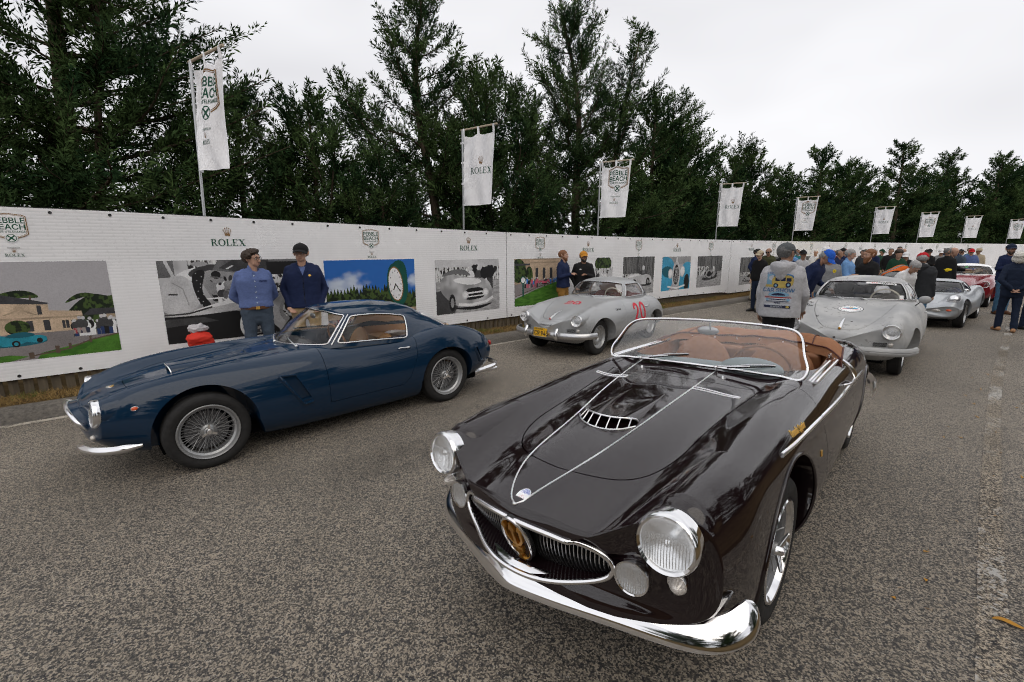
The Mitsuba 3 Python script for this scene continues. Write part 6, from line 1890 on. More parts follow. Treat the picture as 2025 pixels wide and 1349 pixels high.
for xw in (0, -2.1):
    for sd in (1, -1):
        pbody0 = pbody0 - man(cyl_y(xw, .335, .375, sd * .40, sd * 1.1, 64, .345 if xw == 0 else .30)) - man(prism_y([(xw + .375, .335), (xw - .375, .335), (xw - .36, -.1), (xw + .36, -.1)], sd * .40, sd * 1.1))
pbase = [(-.74, 0, .948), (-.80, .32, .946), (-1.02, .60, .938), (-1.45, .665, .938), (-1.80, .655, .935), (-2.22, .52, .895), (-2.56, .28, .82), (-2.66, 0, .80)]
ptop = [(-1.125, 0, 1.255), (-1.15, .26, 1.250), (-1.235, .455, 1.225), (-1.52, .50, 1.232), (-1.78, .475, 1.212), (-2.02, .39, 1.165), (-2.16, .22, 1.14), (-2.20, 0, 1.13)]
pcab = Cabin(pbase, ptop, (-1.52, 0, 1.312), .03)
pcav = P(np.vstack([np.array([(q[0], q[1]) for q in pbase]), np.array([(q[0], -q[1]) for q in pbase[::-1]])])).buffer(-.035)
pbody0 = pbody0 - man(prism_z(pcav, .25, 1.4))
phood = P(np.vstack([spline([(-.66, .50), (-.4, .485), (.0, .42), (.30, .31), (.50, .17), (.555, 0)], 40), spline([(.555, 0), (.50, -.17), (.30, -.31), (.0, -.42), (-.4, -.485), (-.66, -.50)], 40)[1:]])).buffer(.03).buffer(-.03)
pbody0, phood_m = cut_panel(pbody0, prism_z(phood, .45, 1.3), prism_z(phood.buffer(-.006), .45, 1.3))
pdoors = {}
for sd in (1, -1):
    db = P([(-.80, 1.2), (-.80, .30), (-1.66, .30), (-1.80, .48), (-1.82, .8), (-1.80, 1.2)]).buffer(-.03).buffer(.03, 6)
    pbody0, pdoors[sd] = cut_panel(pbody0, prism_y(np.array(db.exterior.coords)[:-1], sd * .56, sd * 1.1), prism_y(np.array(db.buffer(-.005).exterior.coords)[:-1], sd * .565, sd * 1.1))
pw_ws = rr_poly(-pcab.t_of(2) + .004, pcab.t_of(2) - .004, .07, .90, rs=.16)
pw_sd = rr_poly(pcab.t_of(2) + .010, pcab.t_of(4) - .006, .05, .86, rs=.16, skew1=.002)
pw_qt = rr_poly(pcab.t_of(4) + .006, pcab.t_of(5) - .004, .05, .84, rs=.20, skew1=-.030)
pw_rr = rr_poly(.5 - (.5 - pcab.t_of(6)) * 1.05, .5 + (.5 - pcab.t_of(6)) * 1.05, .10, .88, rs=.2)


def project_marks(mesh, shape, how, cx, cy, sd=1, flip=1):
    """Lettering (xy) laid on a body: how 'side' -> (x, z), 'top' -> (x, y)."""
    v = np.array(mesh.vertices)
    if how == 'side':
        h = on_side(shape, np.stack([cx - sd * v[:, 0], cy + v[:, 1]], 1), sd)
        h[:, 1] += sd * .003
    else:
        h = on_top(shape, np.stack([cx - v[:, 1], cy + v[:, 0]], 1))
        h[:, 2] += .003
    ok = ~np.isnan(h).any(1)
    f = mesh.faces[ok[mesh.faces].all(1)]
    return trimesh.Trimesh(np.nan_to_num(h), f, process=False)


def flat_text(s, h):
    g = letters(s, h, 0, 0)
    g = sa.translate(g, 0, -h / 2)
    return flat(g.segmentize(.03)).subdivide_to_size(.04)


p356 = {}


def round_coupe(name, label, cat, M, coat_, detail=2, seats='red_leather', group=None):
    c = thing(name, label, cat, group)
    src = p356
    part('body', pbody0, coat_, c, smooth=38, pose=M)
    hk = part('bonnet', phood_m, coat_, c, smooth=38, pose=M)
    for sd in (1, -1):
        dk = part('door', pdoors[sd], coat_, c, smooth=38, pose=M)
        if detail:
            q = on_side(pshape, [(-1.60, .74), (-1.66, .745), (-1.74, .74)], sd)
            part('handle', tube([q[0] + [0, sd * .012, 0], q[1] + [0, sd * .028, 0], q[2] + [0, sd * .012, 0]], .010, 8), 'chrome', dk, smooth=True, pose=M)
    rk = part('roof', [pcab.shell([pw_ws, pw_sd, pw_qt, pw_rr], 96, 7, s0=-.10), pcab.roof()], coat_, c, smooth=50, pose=M)
    part('lining', [pcab.shell([pw_ws, pw_sd, pw_qt, pw_rr], 96, 5, -.014), pcab.roof(off=-.014)], 'beige_trim' if seats == 'red_leather' else 'grey_leather', rk, smooth=50, pose=M)
    window(pcab, 'windscreen', pw_ws, c, M, .008, 'alloy')
    window(pcab, 'side_window', pw_sd, c, M, .009, 'alloy', both=True)
    window(pcab, 'quarter_window', pw_qt, c, M, .009, 'alloy', both=True)
    window(pcab, 'rear_window', pw_rr, c, M, .008, 'alloy')
    part('floor', prism_z(pcav.buffer(-.002), .255, .27), 'black_trim', c, smooth=False, pose=M)
    part('side_trim', prism_z(pcav.buffer(.006).difference(pcav.buffer(-.004)), .27, .90), seats, c, smooth=40, pose=M)
    part('rear_shelf', prism_z(pcav.buffer(-.01).intersection(R(-4, -1, -2.0, 1)), .62, .72), seats, c, smooth=False, pose=M)
    part('dashboard', tri(dd_.scale([.10, .56, .07]).translate([-.93, 0, .90])), coat_, c, smooth=True, pose=M)
    seat(-1.66, .30, .42, .46, .56, .20, seats, c, M)
    seat(-1.66, -.30, .42, .46, .56, .20, seats, c, M)
    steering((-1.18, .31, .93), .19, -.30, c, M, 'cream_wheel')
    part('interior_mirror', tri(dd_.scale([.012, .08, .03]).translate([-1.13, 0, 1.19])), 'steel_grey', c, smooth=True, pose=M)
    for sd in (1, -1):
        headlight(c, (.565, sd * .574, .664), .098, (1.0, sd * .10, .20), M, .03, .012, grey=(detail == 3))
        hgl = key_of('horn_grille', c)
        for z in (.465, .48, .495, .51):
            q = on_front(pshape, [(sd * y, z) for y in np.linspace(.40, .54, 7)])
            part('slat', tube(q + [.004, 0, 0], .0045, 5), 'black_trim', hgl, smooth=True, pose=M)
        q = on_front(pshape, [(sd * .575, .487)])[0]
        part('turn_lamp', tri(dd_.scale([.03, .032, .032]).translate(q)), 'frosted_lens', c, smooth=True, pose=M)
        for (a, b) in ((((-.71, sd * .16, .955)), ((-.80, sd * .42 if sd < 0 else -.08, .985))),):
            wp = key_of('wiper', c)
            a, b = np.array(a), np.array(b)
            part('arm', tube(spline([a, a + (b - a) * .4 + [.02, 0, .018], a + (b - a) * .7 + [.005, 0, .006]], 8), .005, 5), 'worn_chrome', wp, smooth=True, pose=M)
            part('blade', tube([a + (b - a) * .3 + [0, 0, .004], b], .005, 5), 'black_trim', wp, smooth=True, pose=M)
    # bumper
    half = [(.33, .845, .415), (.50, .80, .412), (.64, .66, .41), (.745, .36, .41), (.775, 0, .41)]
    bp_ = spline(half + [(a, -b, z) for a, b, z in half[-2::-1]], 70)
    sec = [(-.055, -.016), (-.05, .004), (-.028, .020), (-.008, .022), (.0, .012), (.008, .022), (.03, .018), (.05, .002), (.054, -.016)]
    bk2 = part('front_bumper', sweep(bp_, [(a, -b) for a, b in sec], up=[0, 0, 1.0]), coat_ if detail == 3 else 'alloy' if detail == 2 else 'chrome', c, smooth=35, pose=M)
    q = on_top(pshape, [(.535, 0), (.45, 0), (.30, 0), (.20, 0)])
    part('bonnet_handle', sweep(spline(q + [[0, 0, .012], [0, 0, .014], [0, 0, .016], [0, 0, .004]], 16), circ(.012, 8, .022), up=[0, 0, 1.0], scale=np.linspace(1.1, .35, 16)), 'chrome', hk, smooth=True, pose=M)
    part('handle_badge', tri(dd_.scale([.012, .016, .020]).translate(q[0] + [.012, 0, .012])), 'red_lens' if detail != 3 else 'gold', hk, smooth=True, pose=M)
    if detail == 2:
        for sd in (1, -1):
            ov = spline([(.80, sd * .33, .345), (.835, sd * .33, .40), (.82, sd * .33, .48), (.775, sd * .33, .54)], 14)
            part('overrider', sweep(ov, circ(.024, 10, .034), up=[1.0, 0, 0], scale=[.6, .8, 1, 1.05, 1.05, 1, 1, 1, 1, 1, .95, .9, .8, .5]), 'chrome', bk2, smooth=True, pose=M)
    for xw in (0, -2.1):
        for sd in (1, -1):
            steel_wheel(c, (xw, sd * (.705 - .08), .325), .325, .205, sd, M, .16, 'wheel_silver' if detail != 3 else 'steel_grey')
    part('underbody', box((-2.7, -.5, .19), (.35, .5, .26)), 'dark_void', c, smooth=False, pose=M)
    return c, hk


def plate(parent, s, centre, M, w=.30, h=.155):
    k = key_of('number_plate', parent)
    B = M @ basis(centre, [0, 1.0, 0], unit(np.array([-.12, 0, 1.0])))
    part('panel', moved(extrude(P(rounded(w, h, .015)), .006), B), 'plate_yellow', k, smooth=30)
    part('rim', moved(tube(np.c_[rounded(w, h, .015), np.full(20, .004)], .004, 6, closed=True), B), 'alloy', k, smooth=True)
    part('number', moved(moved(text(s, .075, True, .003), np.diag([.82, 1, 1, 1.0])), B @ basis([0, -.018, .006], [1, 0, 0], [0, 1, 0])), 'plate_black', k, smooth=False)
    part('state_name', moved(text('CALIFORNIA', .022, True, .002), B @ basis([-.03, .055, .006], [1, 0, 0], [0, 1, 0])), 'plate_black', k, smooth=False)


MP1 = car_pose(.9885, 8.0367, 3.990) @ np.diag([.9453, .9453, .9453, 1])
C20, h20 = round_coupe('silver_coupe', 'silver rounded coupe with red number 20 on door and bonnet and a yellow plate', 'car', MP1, 'silver_paint', 2)
plate(C20, 'ECR 943', (.825, .0, .455), MP1)
g20 = flat_text('20', .34)
g20.vertices[:, 0] *= .86
part('number_mark', project_marks(g20, pshape, 'side', -1.34, .66, 1), 'number_red', C20, smooth=False, pose=MP1)
part('number_mark', project_marks(g20, pshape, 'side', -1.34, .66, -1), 'number_red', C20, smooth=False, pose=MP1)
g21 = flat_text('20', .17)
g21.vertices[:, 0] *= 1.15
part('number_mark', project_marks(g21, pshape, 'top', -.26, -.04), 'number_red', h20, smooth=False, pose=MP1)
part('class_letter', project_marks(flat_text('F', .055), pshape, 'top', -.20, .135), 'number_red', h20, smooth=False, pose=MP1)
sc20 = flat_text('Carrera', .035)
part('script', project_marks(sc20, pshape, 'side', -.55, .78, 1), 'black_trim', C20, smooth=False, pose=MP1)
lt = flat_text('PORSCHE', .022)
lt.vertices[:, 0] *= 2.0
hh = on_front(pshape, np.stack([lt.vertices[:, 0], .565 + lt.vertices[:, 1]], 1))
if not np.isnan(hh).any():
    part('lettering', trimesh.Trimesh(hh + [.004, 0, 0], lt.faces, process=False), 'black_trim', C20, smooth=False, pose=MP1)
hp = MP1 @ basis([.598, -.574, .664], [0, 1.0, 0], unit([-.2, 0, 1.0]), unit([1.0, -.1, .2]))
part('number_disc', moved(extrude(E(0, .0, .066, .066), .004).apply_translation([0, 0, .012]), hp), 'white_enamel', C20, smooth=30)
part('disc_number', moved(text('813', .04, True, .002), hp @ basis([0, 0, .017], [1, 0, 0], [0, 1, 0])), 'plate_black', C20, smooth=False)

MP2 = car_pose(4.9638, 6.6676, 3.9406) @ np.diag([.9931, .9931, .9931, 1])
CGR, hgr = round_coupe('worn_silver_coupe', 'dull grey silver rounded coupe with scuffed patina, round bonnet decal and windscreen banner', 'car', MP2, 'worn_silver_paint', 3, 'grey_leather')
rd = [('black', E(0, 0, .16)), ('white', E(0, 0, .15)), ('black', E(0, 0, .128)), ('white', E(0, 0, .12)), ('red', R(-.1, -.02, .1, .0)), ('blue', S([(-.08, .01), (-.04, .05), (.05, .055), (.09, .01)])), ('gold', S([(-.02, .03), (0, .07), (.03, .04)]))]
paint('ink_gold', (.5, .3, .08), .5, .4)
PC['white'] = 1
for k_, b_ in (('white', 'white_enamel'), ('black', 'plate_black')):
    scene['ink_' + k_] = scene[b_]
dk_ = key_of('round_decal', hgr)
for i, (ink, g) in enumerate(lay(rd, BIG).items()):
    part(f'_{i:03d}'[1:], project_marks(flat(g.segmentize(.02)).subdivide_to_size(.05), pshape, 'top', -.20, 0), 'ink_' + ink, dk_, smooth=False, pose=MP2)
for i in range(16):
    a = 2 * PI * i / 16
    part(f'1{i:02d}', project_marks(flat(E(.138 * math.cos(a), .138 * math.sin(a), .009, .006, math.degrees(a) + 90)), pshape, 'top', -.20, 0), 'plate_black', dk_, smooth=False, pose=MP2)
sg_ = rr_poly(.012, pcab.t_of(2) * .80, .76, .86, rs=.04)
part('windscreen_banner', pcab.patch(sg_, .004), 'white_enamel', CGR, smooth=True, pose=MP2)
for i in range(11):
    t0 = .030 + i * .0072
    part('banner_letter', pcab.patch(R(t0, .785, t0 + .0045, .835), .006), 'plate_black' if i > 2 else 'red_enamel', CGR, smooth=True, pose=MP2)
part('sticker', pcab.patch(R(pcab.t_of(2) * .80, .10, pcab.t_of(2) * .89, .27), .003), 'ink_b5', CGR, smooth=True, pose=MP2)
part('sticker', pcab.patch(R(pcab.t_of(2) * .80, .07, pcab.t_of(2) * .88, .11), .004), 'red_enamel', CGR, smooth=True, pose=MP2)
for (x, y, w, h) in ((-.18, -.585, .10, .035), (-.15, -.53, .05, .05), (-.34, -.56, .04, .06), (.16, -.35, .03, .02), (.30, .1, .02, .015)):
    n_ = 14
    a = np.arange(n_) * 2 * PI / n_
    rr = 1 + .35 * np.sin(3 * a + x * 40) + .2 * np.sin(5 * a + y * 30)
    part('paint_chip', project_marks(flat(P(np.stack([h * rr * np.cos(a) * 1.0, w * rr * np.sin(a) * .6], 1))), pshape, 'top', x, y), 'black_trim', CGR, smooth=False, pose=MP2)
mk = key_of('door_mirror', CGR)
part('stalk', tube([(-.86, .70, .90), (-.84, .77, .985)], .007, 6), 'black_trim', mk, smooth=True, pose=MP2)
part('shell', tri(dd_.scale([.05, .075, .058]).translate([-.83, .80, 1.0])), 'worn_silver_paint', mk, smooth=True, pose=MP2)

MP3 = car_pose(8.6605, 14.1789, 3.9143) @ np.diag([.9349, .9349, .9349, 1])
round_coupe('navy_coupe', 'navy blue rounded coupe mostly hidden behind the man in the grey hoodie', 'car', MP3, 'navy_paint', 1)
MP4 = car_pose(12.9, 18.4, 4.05) @ np.diag([.95, .95, .95, 1])
CY, _h = round_coupe('yellow_coupe', 'bright yellow coupe, only its roof and windscreen showing through the crowd', 'car', MP4, 'yellow_paint', 1)

# ---- low silver racing coupe
RAC = thing('silver_racing_coupe', 'low silver racing coupe with faired headlights behind the man in the red cap', 'car')
M9 = car_pose(9.5562, 10.4716, 3.8251) @ np.diag([.9446, .9446, .9446, 1])
rrow = [[.72, .50, .25, .495, .50, .535, .60, .52, .68, .46, .66, .38, .5, .28, .24], [.55, .56, .28, .55, .53, .64, .63, .61, .715, .48, .70, .36, .55, .23, .20], [.25, .63, .30, .61, .545, .745, .66, .71, .75, .50, .735, .33, .6, .19, .08], [0, .68, .33, .66, .55, .785, .675, .74, .77, .52, .755, .31, .62, .17, .02],
        [-.4, .74, .36, .72, .55, .775, .68, .73, .775, .53, .76, .30, .62, .16, 0], [-.9, .76, .38, .755, .56, .765, .68, .72, .775, .54, .76, .30, .62, .16, 0], [-1.5, .77, .38, .765, .57, .785, .69, .74, .775, .55, .76, .30, .62, .16, 0], [-2.0, .80, .36, .80, .58, .85, .70, .81, .78, .57, .765, .32, .62, .18, 0],
        [-2.4, .81, .36, .81, .585, .865, .70, .83, .785, .58, .765, .34, .6, .2, 0], [-2.8, .78, .34, .78, .57, .81, .68, .78, .76, .57, .74, .36, .56, .24, 0], [-3.12, .70, .32, .70, .54, .72, .64, .69, .71, .55, .69, .38, .5, .30, 0]]
rb = man(loft_body(rrow, .05, .02, .42, .5))
rshape = tri(rb)
for xw in (0, -2.3):
    for sd in (1, -1):
        rb = rb - man(cyl_y(xw, .33, .375, sd * .38, sd * 1.0, 60, .35)) - man(prism_y([(xw + .37, .33), (xw - .37, .33), (xw - .36, -.1), (xw + .36, -.1)], sd * .38, sd * 1.0))
rbase = [(-.52, 0, .755), (-.60, .32, .752), (-.86, .56, .755), (-1.25, .60, .76), (-1.62, .59, .775), (-2.1, .50, .80), (-2.62, .44, .80), (-2.7, 0, .80)]
rtop = [(-1.06, 0, 1.02), (-1.08, .24, 1.015), (-1.17, .40, 1.0), (-1.38, .43, 1.01), (-1.60, .415, 1.0), (-1.85, .38, .965), (-2.0, .25, .94), (-2.02, 0, .94)]
rcab = Cabin(rbase, rtop, (-1.42, 0, 1.068), .02)
rcv = P(np.vstack([np.array([(q[0], q[1]) for q in rbase[:5]]), np.array([(q[0], -q[1]) for q in rbase[4::-1]])])).buffer(-.035)
rb = rb - man(prism_z(rcv, .2, 1.3))
rh = P([(-.48, .46), (.45, .26), (.50, .2), (.50, -.2), (.45, -.26), (-.48, -.46)])
rb, rhood = cut_panel(rb, prism_z(rh, .3, 1.2), prism_z(rh.buffer(-.005), .3, 1.2))
hk9 = part('bonnet', rhood, 'silver_racer_paint', RAC, smooth=38, pose=M9)
for sd in (1, -1):
    db = P([(-.72, 1.2), (-.74, .30), (-1.50, .30), (-1.62, .55), (-1.60, 1.2)])
    rb, dr_ = cut_panel(rb, prism_y(np.array(db.exterior.coords)[:-1], sd * .56, sd * 1.0), prism_y(np.array(db.buffer(-.005).exterior.coords)[:-1], sd * .565, sd * 1.0))
    part('door', dr_, 'silver_racer_paint', RAC, smooth=38, pose=M9)
    # faired headlight: dark recess, lamp, clear cover
    cov = sa.rotate(E(.30, sd * .53, .17, .115), -sd * 14, origin=(.30, sd * .53))
    lk = key_of('headlight', RAC)
    m_ = flat(cov.segmentize(.03)).subdivide_to_size(.03)
    h_ = on_top(rshape, m_.vertices[:, :2])
    part('recess', trimesh.Trimesh(h_ + [0, 0, .003], m_.faces, process=False), 'drum_grey', lk, smooth=True, pose=M9)
    part('rim', tube(on_top(rshape, resample(np.array(cov.exterior.coords)[:-1], 40, True)) + [0, 0, .006], .006, 6, closed=True), 'alloy', lk, smooth=True, pose=M9)
    c_ = on_top(rshape, [(.31, sd * .53)])[0]
    part('lamp', moved(rev([(0, .030), (.05, .024), (.075, .010), (.082, .0), (.082, -.02)], 'x', 28), M9 @ basis(c_ + [0.0, 0, .0], unit([1.0, 0, .9]), [0, 1.0, 0])), 'reflector', lk, smooth=50)
    part('cover', trimesh.Trimesh(h_ + np.c_[0 * h_[:, 0], 0 * h_[:, 0], .008 + .032 * np.maximum(0, 1 - ((m_.vertices[:, 0] - .30) / .17) ** 2 - ((m_.vertices[:, 1] - sd * .53) / .115) ** 2)], m_.faces, process=False), 'lens_glass', lk, smooth=True, pose=M9)
    q = on_front(rshape, [(sd * .50, .44)])[0]
    part('turn_lamp', tri(dd_.scale([.02, .06, .022]).translate(q)), 'amber_lens', RAC, smooth=True, pose=M9)
    q = on_front(rshape, [(sd * .28, .43)])[0]
    part('nose_lamp', tri(dd_.scale([.02, .10, .035]).translate(q + [.0, 0, 0])), 'frosted_lens', RAC, smooth=True, pose=M9)
    mk = key_of('door_mirror', RAC)
    q = on_top(rshape, [(-.62, sd * .61)])[0]
    part('stalk', tube([q, q + [0.02, sd * .01, .06]], .007, 6), 'chrome', mk, smooth=True, pose=M9)
    part('shell', tri(dd_.scale([.06, .045, .035]).translate(q + [.03, sd * .01, .075])), 'chrome', mk, smooth=True, pose=M9)
    for xw in (0, -2.3):
        steel_wheel(RAC, (xw, sd * (.735 - .09), .32), .32, .20, sd, M9, .19, 'wheel_silver')
part('body', rb, 'silver_racer_paint', RAC, smooth=38, pose=M9)
rw_ws = rr_poly(-rcab.t_of(2) + .004, rcab.t_of(2) - .004, .05, .93, rs=.12)
rw_sd = rr_poly(rcab.t_of(2) + .012, rcab.t_of(4) - .008, .06, .88, rs=.14)
rk = part('roof', [rcab.shell([rw_ws, rw_sd], 96, 6, s0=-.08), rcab.roof()], 'silver_racer_paint', RAC, smooth=50, pose=M9)
window(rcab, 'windscreen', rw_ws, RAC, M9, .008, 'black_trim')
window(rcab, 'side_window', rw_sd, RAC, M9, .007, 'black_trim', both=True)
part('cabin_floor', prism_z(rcv.buffer(-.002), .21, .23), 'black_trim', RAC, smooth=False, pose=M9)
part('cabin_trim', prism_z(rcv.buffer(.005).difference(rcv.buffer(-.005)), .23, .72), 'grey_leather', RAC, smooth=30, pose=M9)
seat(-1.35, .28, .30, .42, .52, .3, 'navy_cloth', RAC, M9)
seat(-1.35, -.28, .30, .42, .52, .3, 'navy_cloth', RAC, M9)
steering((-.95, .28, .70), .17, -.4, RAC, M9, 'black_trim')
part('underbody', box((-2.8, -.5, .17), (.5, .5, .22)), 'dark_void', RAC, smooth=False, pose=M9)

# ---- red coupe with white roof
RED = thing('red_coupe', 'dark red coupe with white roof at the back of the right hand line', 'car')
MR = car_pose(13.7088, 13.9606, 3.848) @ np.diag([.9854, .9854, .9854, 1])
qrow = [[.72, .66, .25, .655, .52, .745, .64, .70, .70, .56, .68, .42, .5, .34, .16], [.5, .73, .30, .72, .57, .825, .69, .77, .745, .57, .73, .38, .55, .26, .12], [.2, .79, .34, .78, .58, .875, .71, .81, .78, .57, .765, .35, .6, .21, .04], [-.3, .87, .38, .855, .59, .905, .72, .83, .80, .58, .78, .33, .62, .18, 0],
        [-.8, .915, .4, .91, .60, .92, .725, .84, .805, .58, .785, .33, .62, .17, 0], [-1.6, .92, .4, .915, .61, .915, .73, .84, .805, .58, .785, .33, .62, .17, 0], [-2.4, .90, .4, .90, .62, .93, .735, .86, .81, .60, .79, .35, .62, .19, 0], [-2.9, .84, .38, .84, .58, .85, .68, .80, .76, .58, .74, .38, .55, .24, 0], [-3.25, .72, .34, .72, .5, .73, .6, .70, .68, .54, .66, .4, .45, .3, 0]]
qb = man(loft_body(qrow, .05, .03, .52, .5))
for sd in (1, -1):
    qb = qb + m3.Manifold.hull(man(ball((.50, sd * .575, .70), .105, 3)) + man(ball((.1, sd * .585, .76), .125, 3)))
qshape = tri(qb)
for xw in (0, -2.4):
    for sd in (1, -1):
        qb = qb - man(cyl_y(xw, .34, .385, sd * .4, sd * 1.1, 60)) - man(prism_y([(xw + .385, .34), (xw - .385, .34), (xw - .38, -.1), (xw + .38, -.1)], sd * .4, sd * 1.1))
qbase = [(-.72, 0, .92), (-.79, .34, .92), (-1.03, .63, .92), (-1.5, .67, .915), (-2.0, .65, .91), (-2.4, .50, .90), (-2.75, .28, .86), (-2.82, 0, .85)]
qtop = [(-1.14, 0, 1.205), (-1.16, .28, 1.20), (-1.25, .47, 1.175), (-1.6, .50, 1.18), (-1.9, .47, 1.16), (-2.1, .38, 1.13), (-2.2, .22, 1.11), (-2.24, 0, 1.105)]
qcab = Cabin(qbase, qtop, (-1.6, 0, 1.262), .025)
qcv = P(np.vstack([np.array([(q[0], q[1]) for q in qbase]), np.array([(q[0], -q[1]) for q in qbase[::-1]])])).buffer(-.035)
qb = qb - man(prism_z(qcv, .25, 1.4))
part('body', qb, 'red_paint', RED, smooth=38, pose=MR)
qw_ws = rr_poly(-qcab.t_of(2) + .004, qcab.t_of(2) - .004, .05, .92, rs=.12)
qw_sd = rr_poly(qcab.t_of(2) + .010, qcab.t_of(4) - .006, .05, .88, rs=.14)
qw_rr = rr_poly(.5 - (.5 - qcab.t_of(6)) * 1.1, .5 + (.5 - qcab.t_of(6)) * 1.1, .1, .9, rs=.2)
rk = part('roof', [qcab.shell([qw_ws, qw_sd, qw_rr], 96, 6, s0=-.08), qcab.roof()], 'white_paint', RED, smooth=50, pose=MR)
part('lining', [qcab.shell([qw_ws, qw_sd, qw_rr], 96, 5, -.014), qcab.roof(off=-.014)], 'beige_trim', rk, smooth=50, pose=MR)
window(qcab, 'windscreen', qw_ws, RED, MR, .009)
window(qcab, 'side_window', qw_sd, RED, MR, .009, both=True)
window(qcab, 'rear_window', qw_rr, RED, MR, .008)
part('cabin_floor', prism_z(qcv.buffer(-.002), .26, .28), 'black_trim', RED, smooth=False, pose=MR)
part('cabin_trim', prism_z(qcv.buffer(.005).difference(qcv.buffer(-.005)), .28, .88), 'grey_leather', RED, smooth=30, pose=MR)
seat(-1.75, .3, .42, .46, .54, .2, 'grey_leather', RED, MR)
seat(-1.75, -.3, .42, .46, .54, .2, 'grey_leather', RED, MR)
steering((-1.2, .3, .92), .18, -.3, RED, MR, 'tan_wood')
part('permit', qcab.patch(R(-.012, .74, .006, .84), -.008), 'green_permit', RED, smooth=True, pose=MR)
for sd in (1, -1):
    headlight(RED, (.605, sd * .577, .70), .098, (1.0, sd * .05, .12), MR, .04, .013)
    for xw in (0, -2.4):
        wire_wheel(RED, (xw, sd * (.70 - .085), .335), .335, .215, sd, MR, .17, 60, 3, .0024)
    for a, b in (((-.70, sd * .12, .93), (-.78, sd * .12 + .30, .965)),):
        part('wiper', tube([a, b], .006, 5), 'black_trim', RED, smooth=True, pose=MR)
qm = np.array(E(0, .50, .36, .11).exterior.coords)[:-1]
qf = good(on_front(qshape, qm))
gk = key_of('grille', RED)
part('surround', tube(qf + [.006, 0, 0], .014, 8, closed=True), 'chrome', gk, smooth=True, pose=MR)
for y in np.linspace(-.3, .3, 13):
    hz = .11 * math.sqrt(1 - (y / .36) ** 2)
    part('bar', tube(good(on_front(qshape, [(y, .5 + t * hz) for t in (-.9, 0, .9)])) + [.006, 0, 0], .004, 4), 'alloy', gk, smooth=True, pose=MR)
part('underbody', box((-2.9, -.5, .18), (.4, .5, .24)), 'dark_void', RED, smooth=False, pose=MR)
paint('navy_cloth', (.02, .03, .10), .8, .2)
paint('green_permit', (.05, .45, .12), .5, .3)

# ================================================================== people
paint('skin', proc(lambda p, n, uv: mix((0.40, 0.235, 0.165), (0.50, 0.30, 0.22), fbm(p.x * 30, p.y * 30, p.z * 30, 2))), 0.55, 0.35)
paint('skin_tan', proc(lambda p, n, uv: mix((0.28, 0.155, 0.10), (0.37, 0.21, 0.145), fbm(p.x * 30, p.y * 30, p.z * 30, 2))), 0.55, 0.35)
paint('eye_white', (0.55, 0.53, 0.50), 0.3, 0.5)
paint('eye_dark', (0.015, 0.010, 0.008), 0.25, 0.5)
paint('lip', (0.30, 0.13, 0.11), 0.5, 0.4)
HAIR = {'dark': (0.012, 0.009, 0.007), 'brown': (0.030, 0.017, 0.010), 'ginger': (0.17, 0.07, 0.028), 'grey': (0.28, 0.275, 0.27), 'white': (0.55, 0.53, 0.48), 'greydark': (0.10, 0.10, 0.10), 'sandy': (0.16, 0.10, 0.055)}
for k_, c_ in HAIR.items():
    def hf(p, n, uv, c=c_):
        return mi.Color3f(c) * (0.6 + 0.9 * noise(p.x * 160, p.y * 160, p.z * 45))
    paint('hair_' + k_, proc(hf), 0.5, 0.4)
CLOTH = {'navy': (0.012, 0.020, 0.060), 'oxford': (0.10, 0.14, 0.30), 'slate': (0.055, 0.075, 0.105), 'khaki': (0.40, 0.29, 0.16), 'ochre': (0.27, 0.14, 0.035), 'black': (0.012, 0.012, 0.013), 'charcoal': (0.030, 0.032, 0.036), 'heather': (0.40, 0.40, 0.42), 'midgrey': (0.22, 0.225, 0.23), 'denim': (0.055, 0.13, 0.22),
         'denimdark': (0.014, 0.022, 0.045), 'royal': (0.02, 0.10, 0.48), 'skyblue': (0.14, 0.28, 0.52), 'red': (0.45, 0.012, 0.02), 'white': (0.72, 0.72, 0.73), 'green': (0.012, 0.05, 0.028), 'orange': (0.62, 0.12, 0.015), 'mustard': (0.55, 0.34, 0.05), 'olive': (0.06, 0.062, 0.03), 'beige': (0.42, 0.35, 0.25), 'brownc': (0.10, 0.055, 0.03), 'yellow': (0.75, 0.55, 0.02), 'maroonc': (0.12, 0.015, 0.02), 'tealc': (0.02, 0.14, 0.16), 'capgrey': (0.085, 0.095, 0.10), 'capochre': (0.50, 0.22, 0.03)}
for k_, c_ in CLOTH.items():
    def cf(p, n, uv, c=c_):
        return mi.Color3f(c) * (0.78 + 0.44 * fbm(p.x * 60, p.y * 60, p.z * 60, 3))
    paint('cloth_' + k_, proc(cf), 0.85, 0.2, sheen=0.3)
paint('shoe_brown', (0.11, 0.045, 0.018), 0.5, 0.4)
paint('shoe_tan', (0.42, 0.22, 0.11), 0.5, 0.4)
paint('shoe_black', (0.014, 0.014, 0.014), 0.5, 0.4)
paint('lens_dark', (0.006, 0.006, 0.007), 0.08, 0.5)


def rotm(yaw=0.0, pitch=0.0, roll=0.0):
    """Rotation: pitch > 0 nods forward (x towards -z), yaw > 0 turns left."""
    cy, sy, cp, sp, cr, sr = math.cos(yaw), math.sin(yaw), math.cos(pitch), math.sin(pitch), math.cos(roll), math.sin(roll)
    return np.array([[cy, -sy, 0], [sy, cy, 0], [0, 0, 1]]) @ np.array([[cp, 0, sp], [0, 1, 0], [-sp, 0, cp]]) @ np.array([[1, 0, 0], [0, cr, -sr], [0, sr, cr]])


def sph(c, r, seg=14):
    if np.ndim(r):
        return m3.Manifold.sphere(1.0, seg).scale([float(x) for x in r]).translate([float(x) for x in c])
    return m3.Manifold.sphere(float(r), seg).translate([float(x) for x in c])


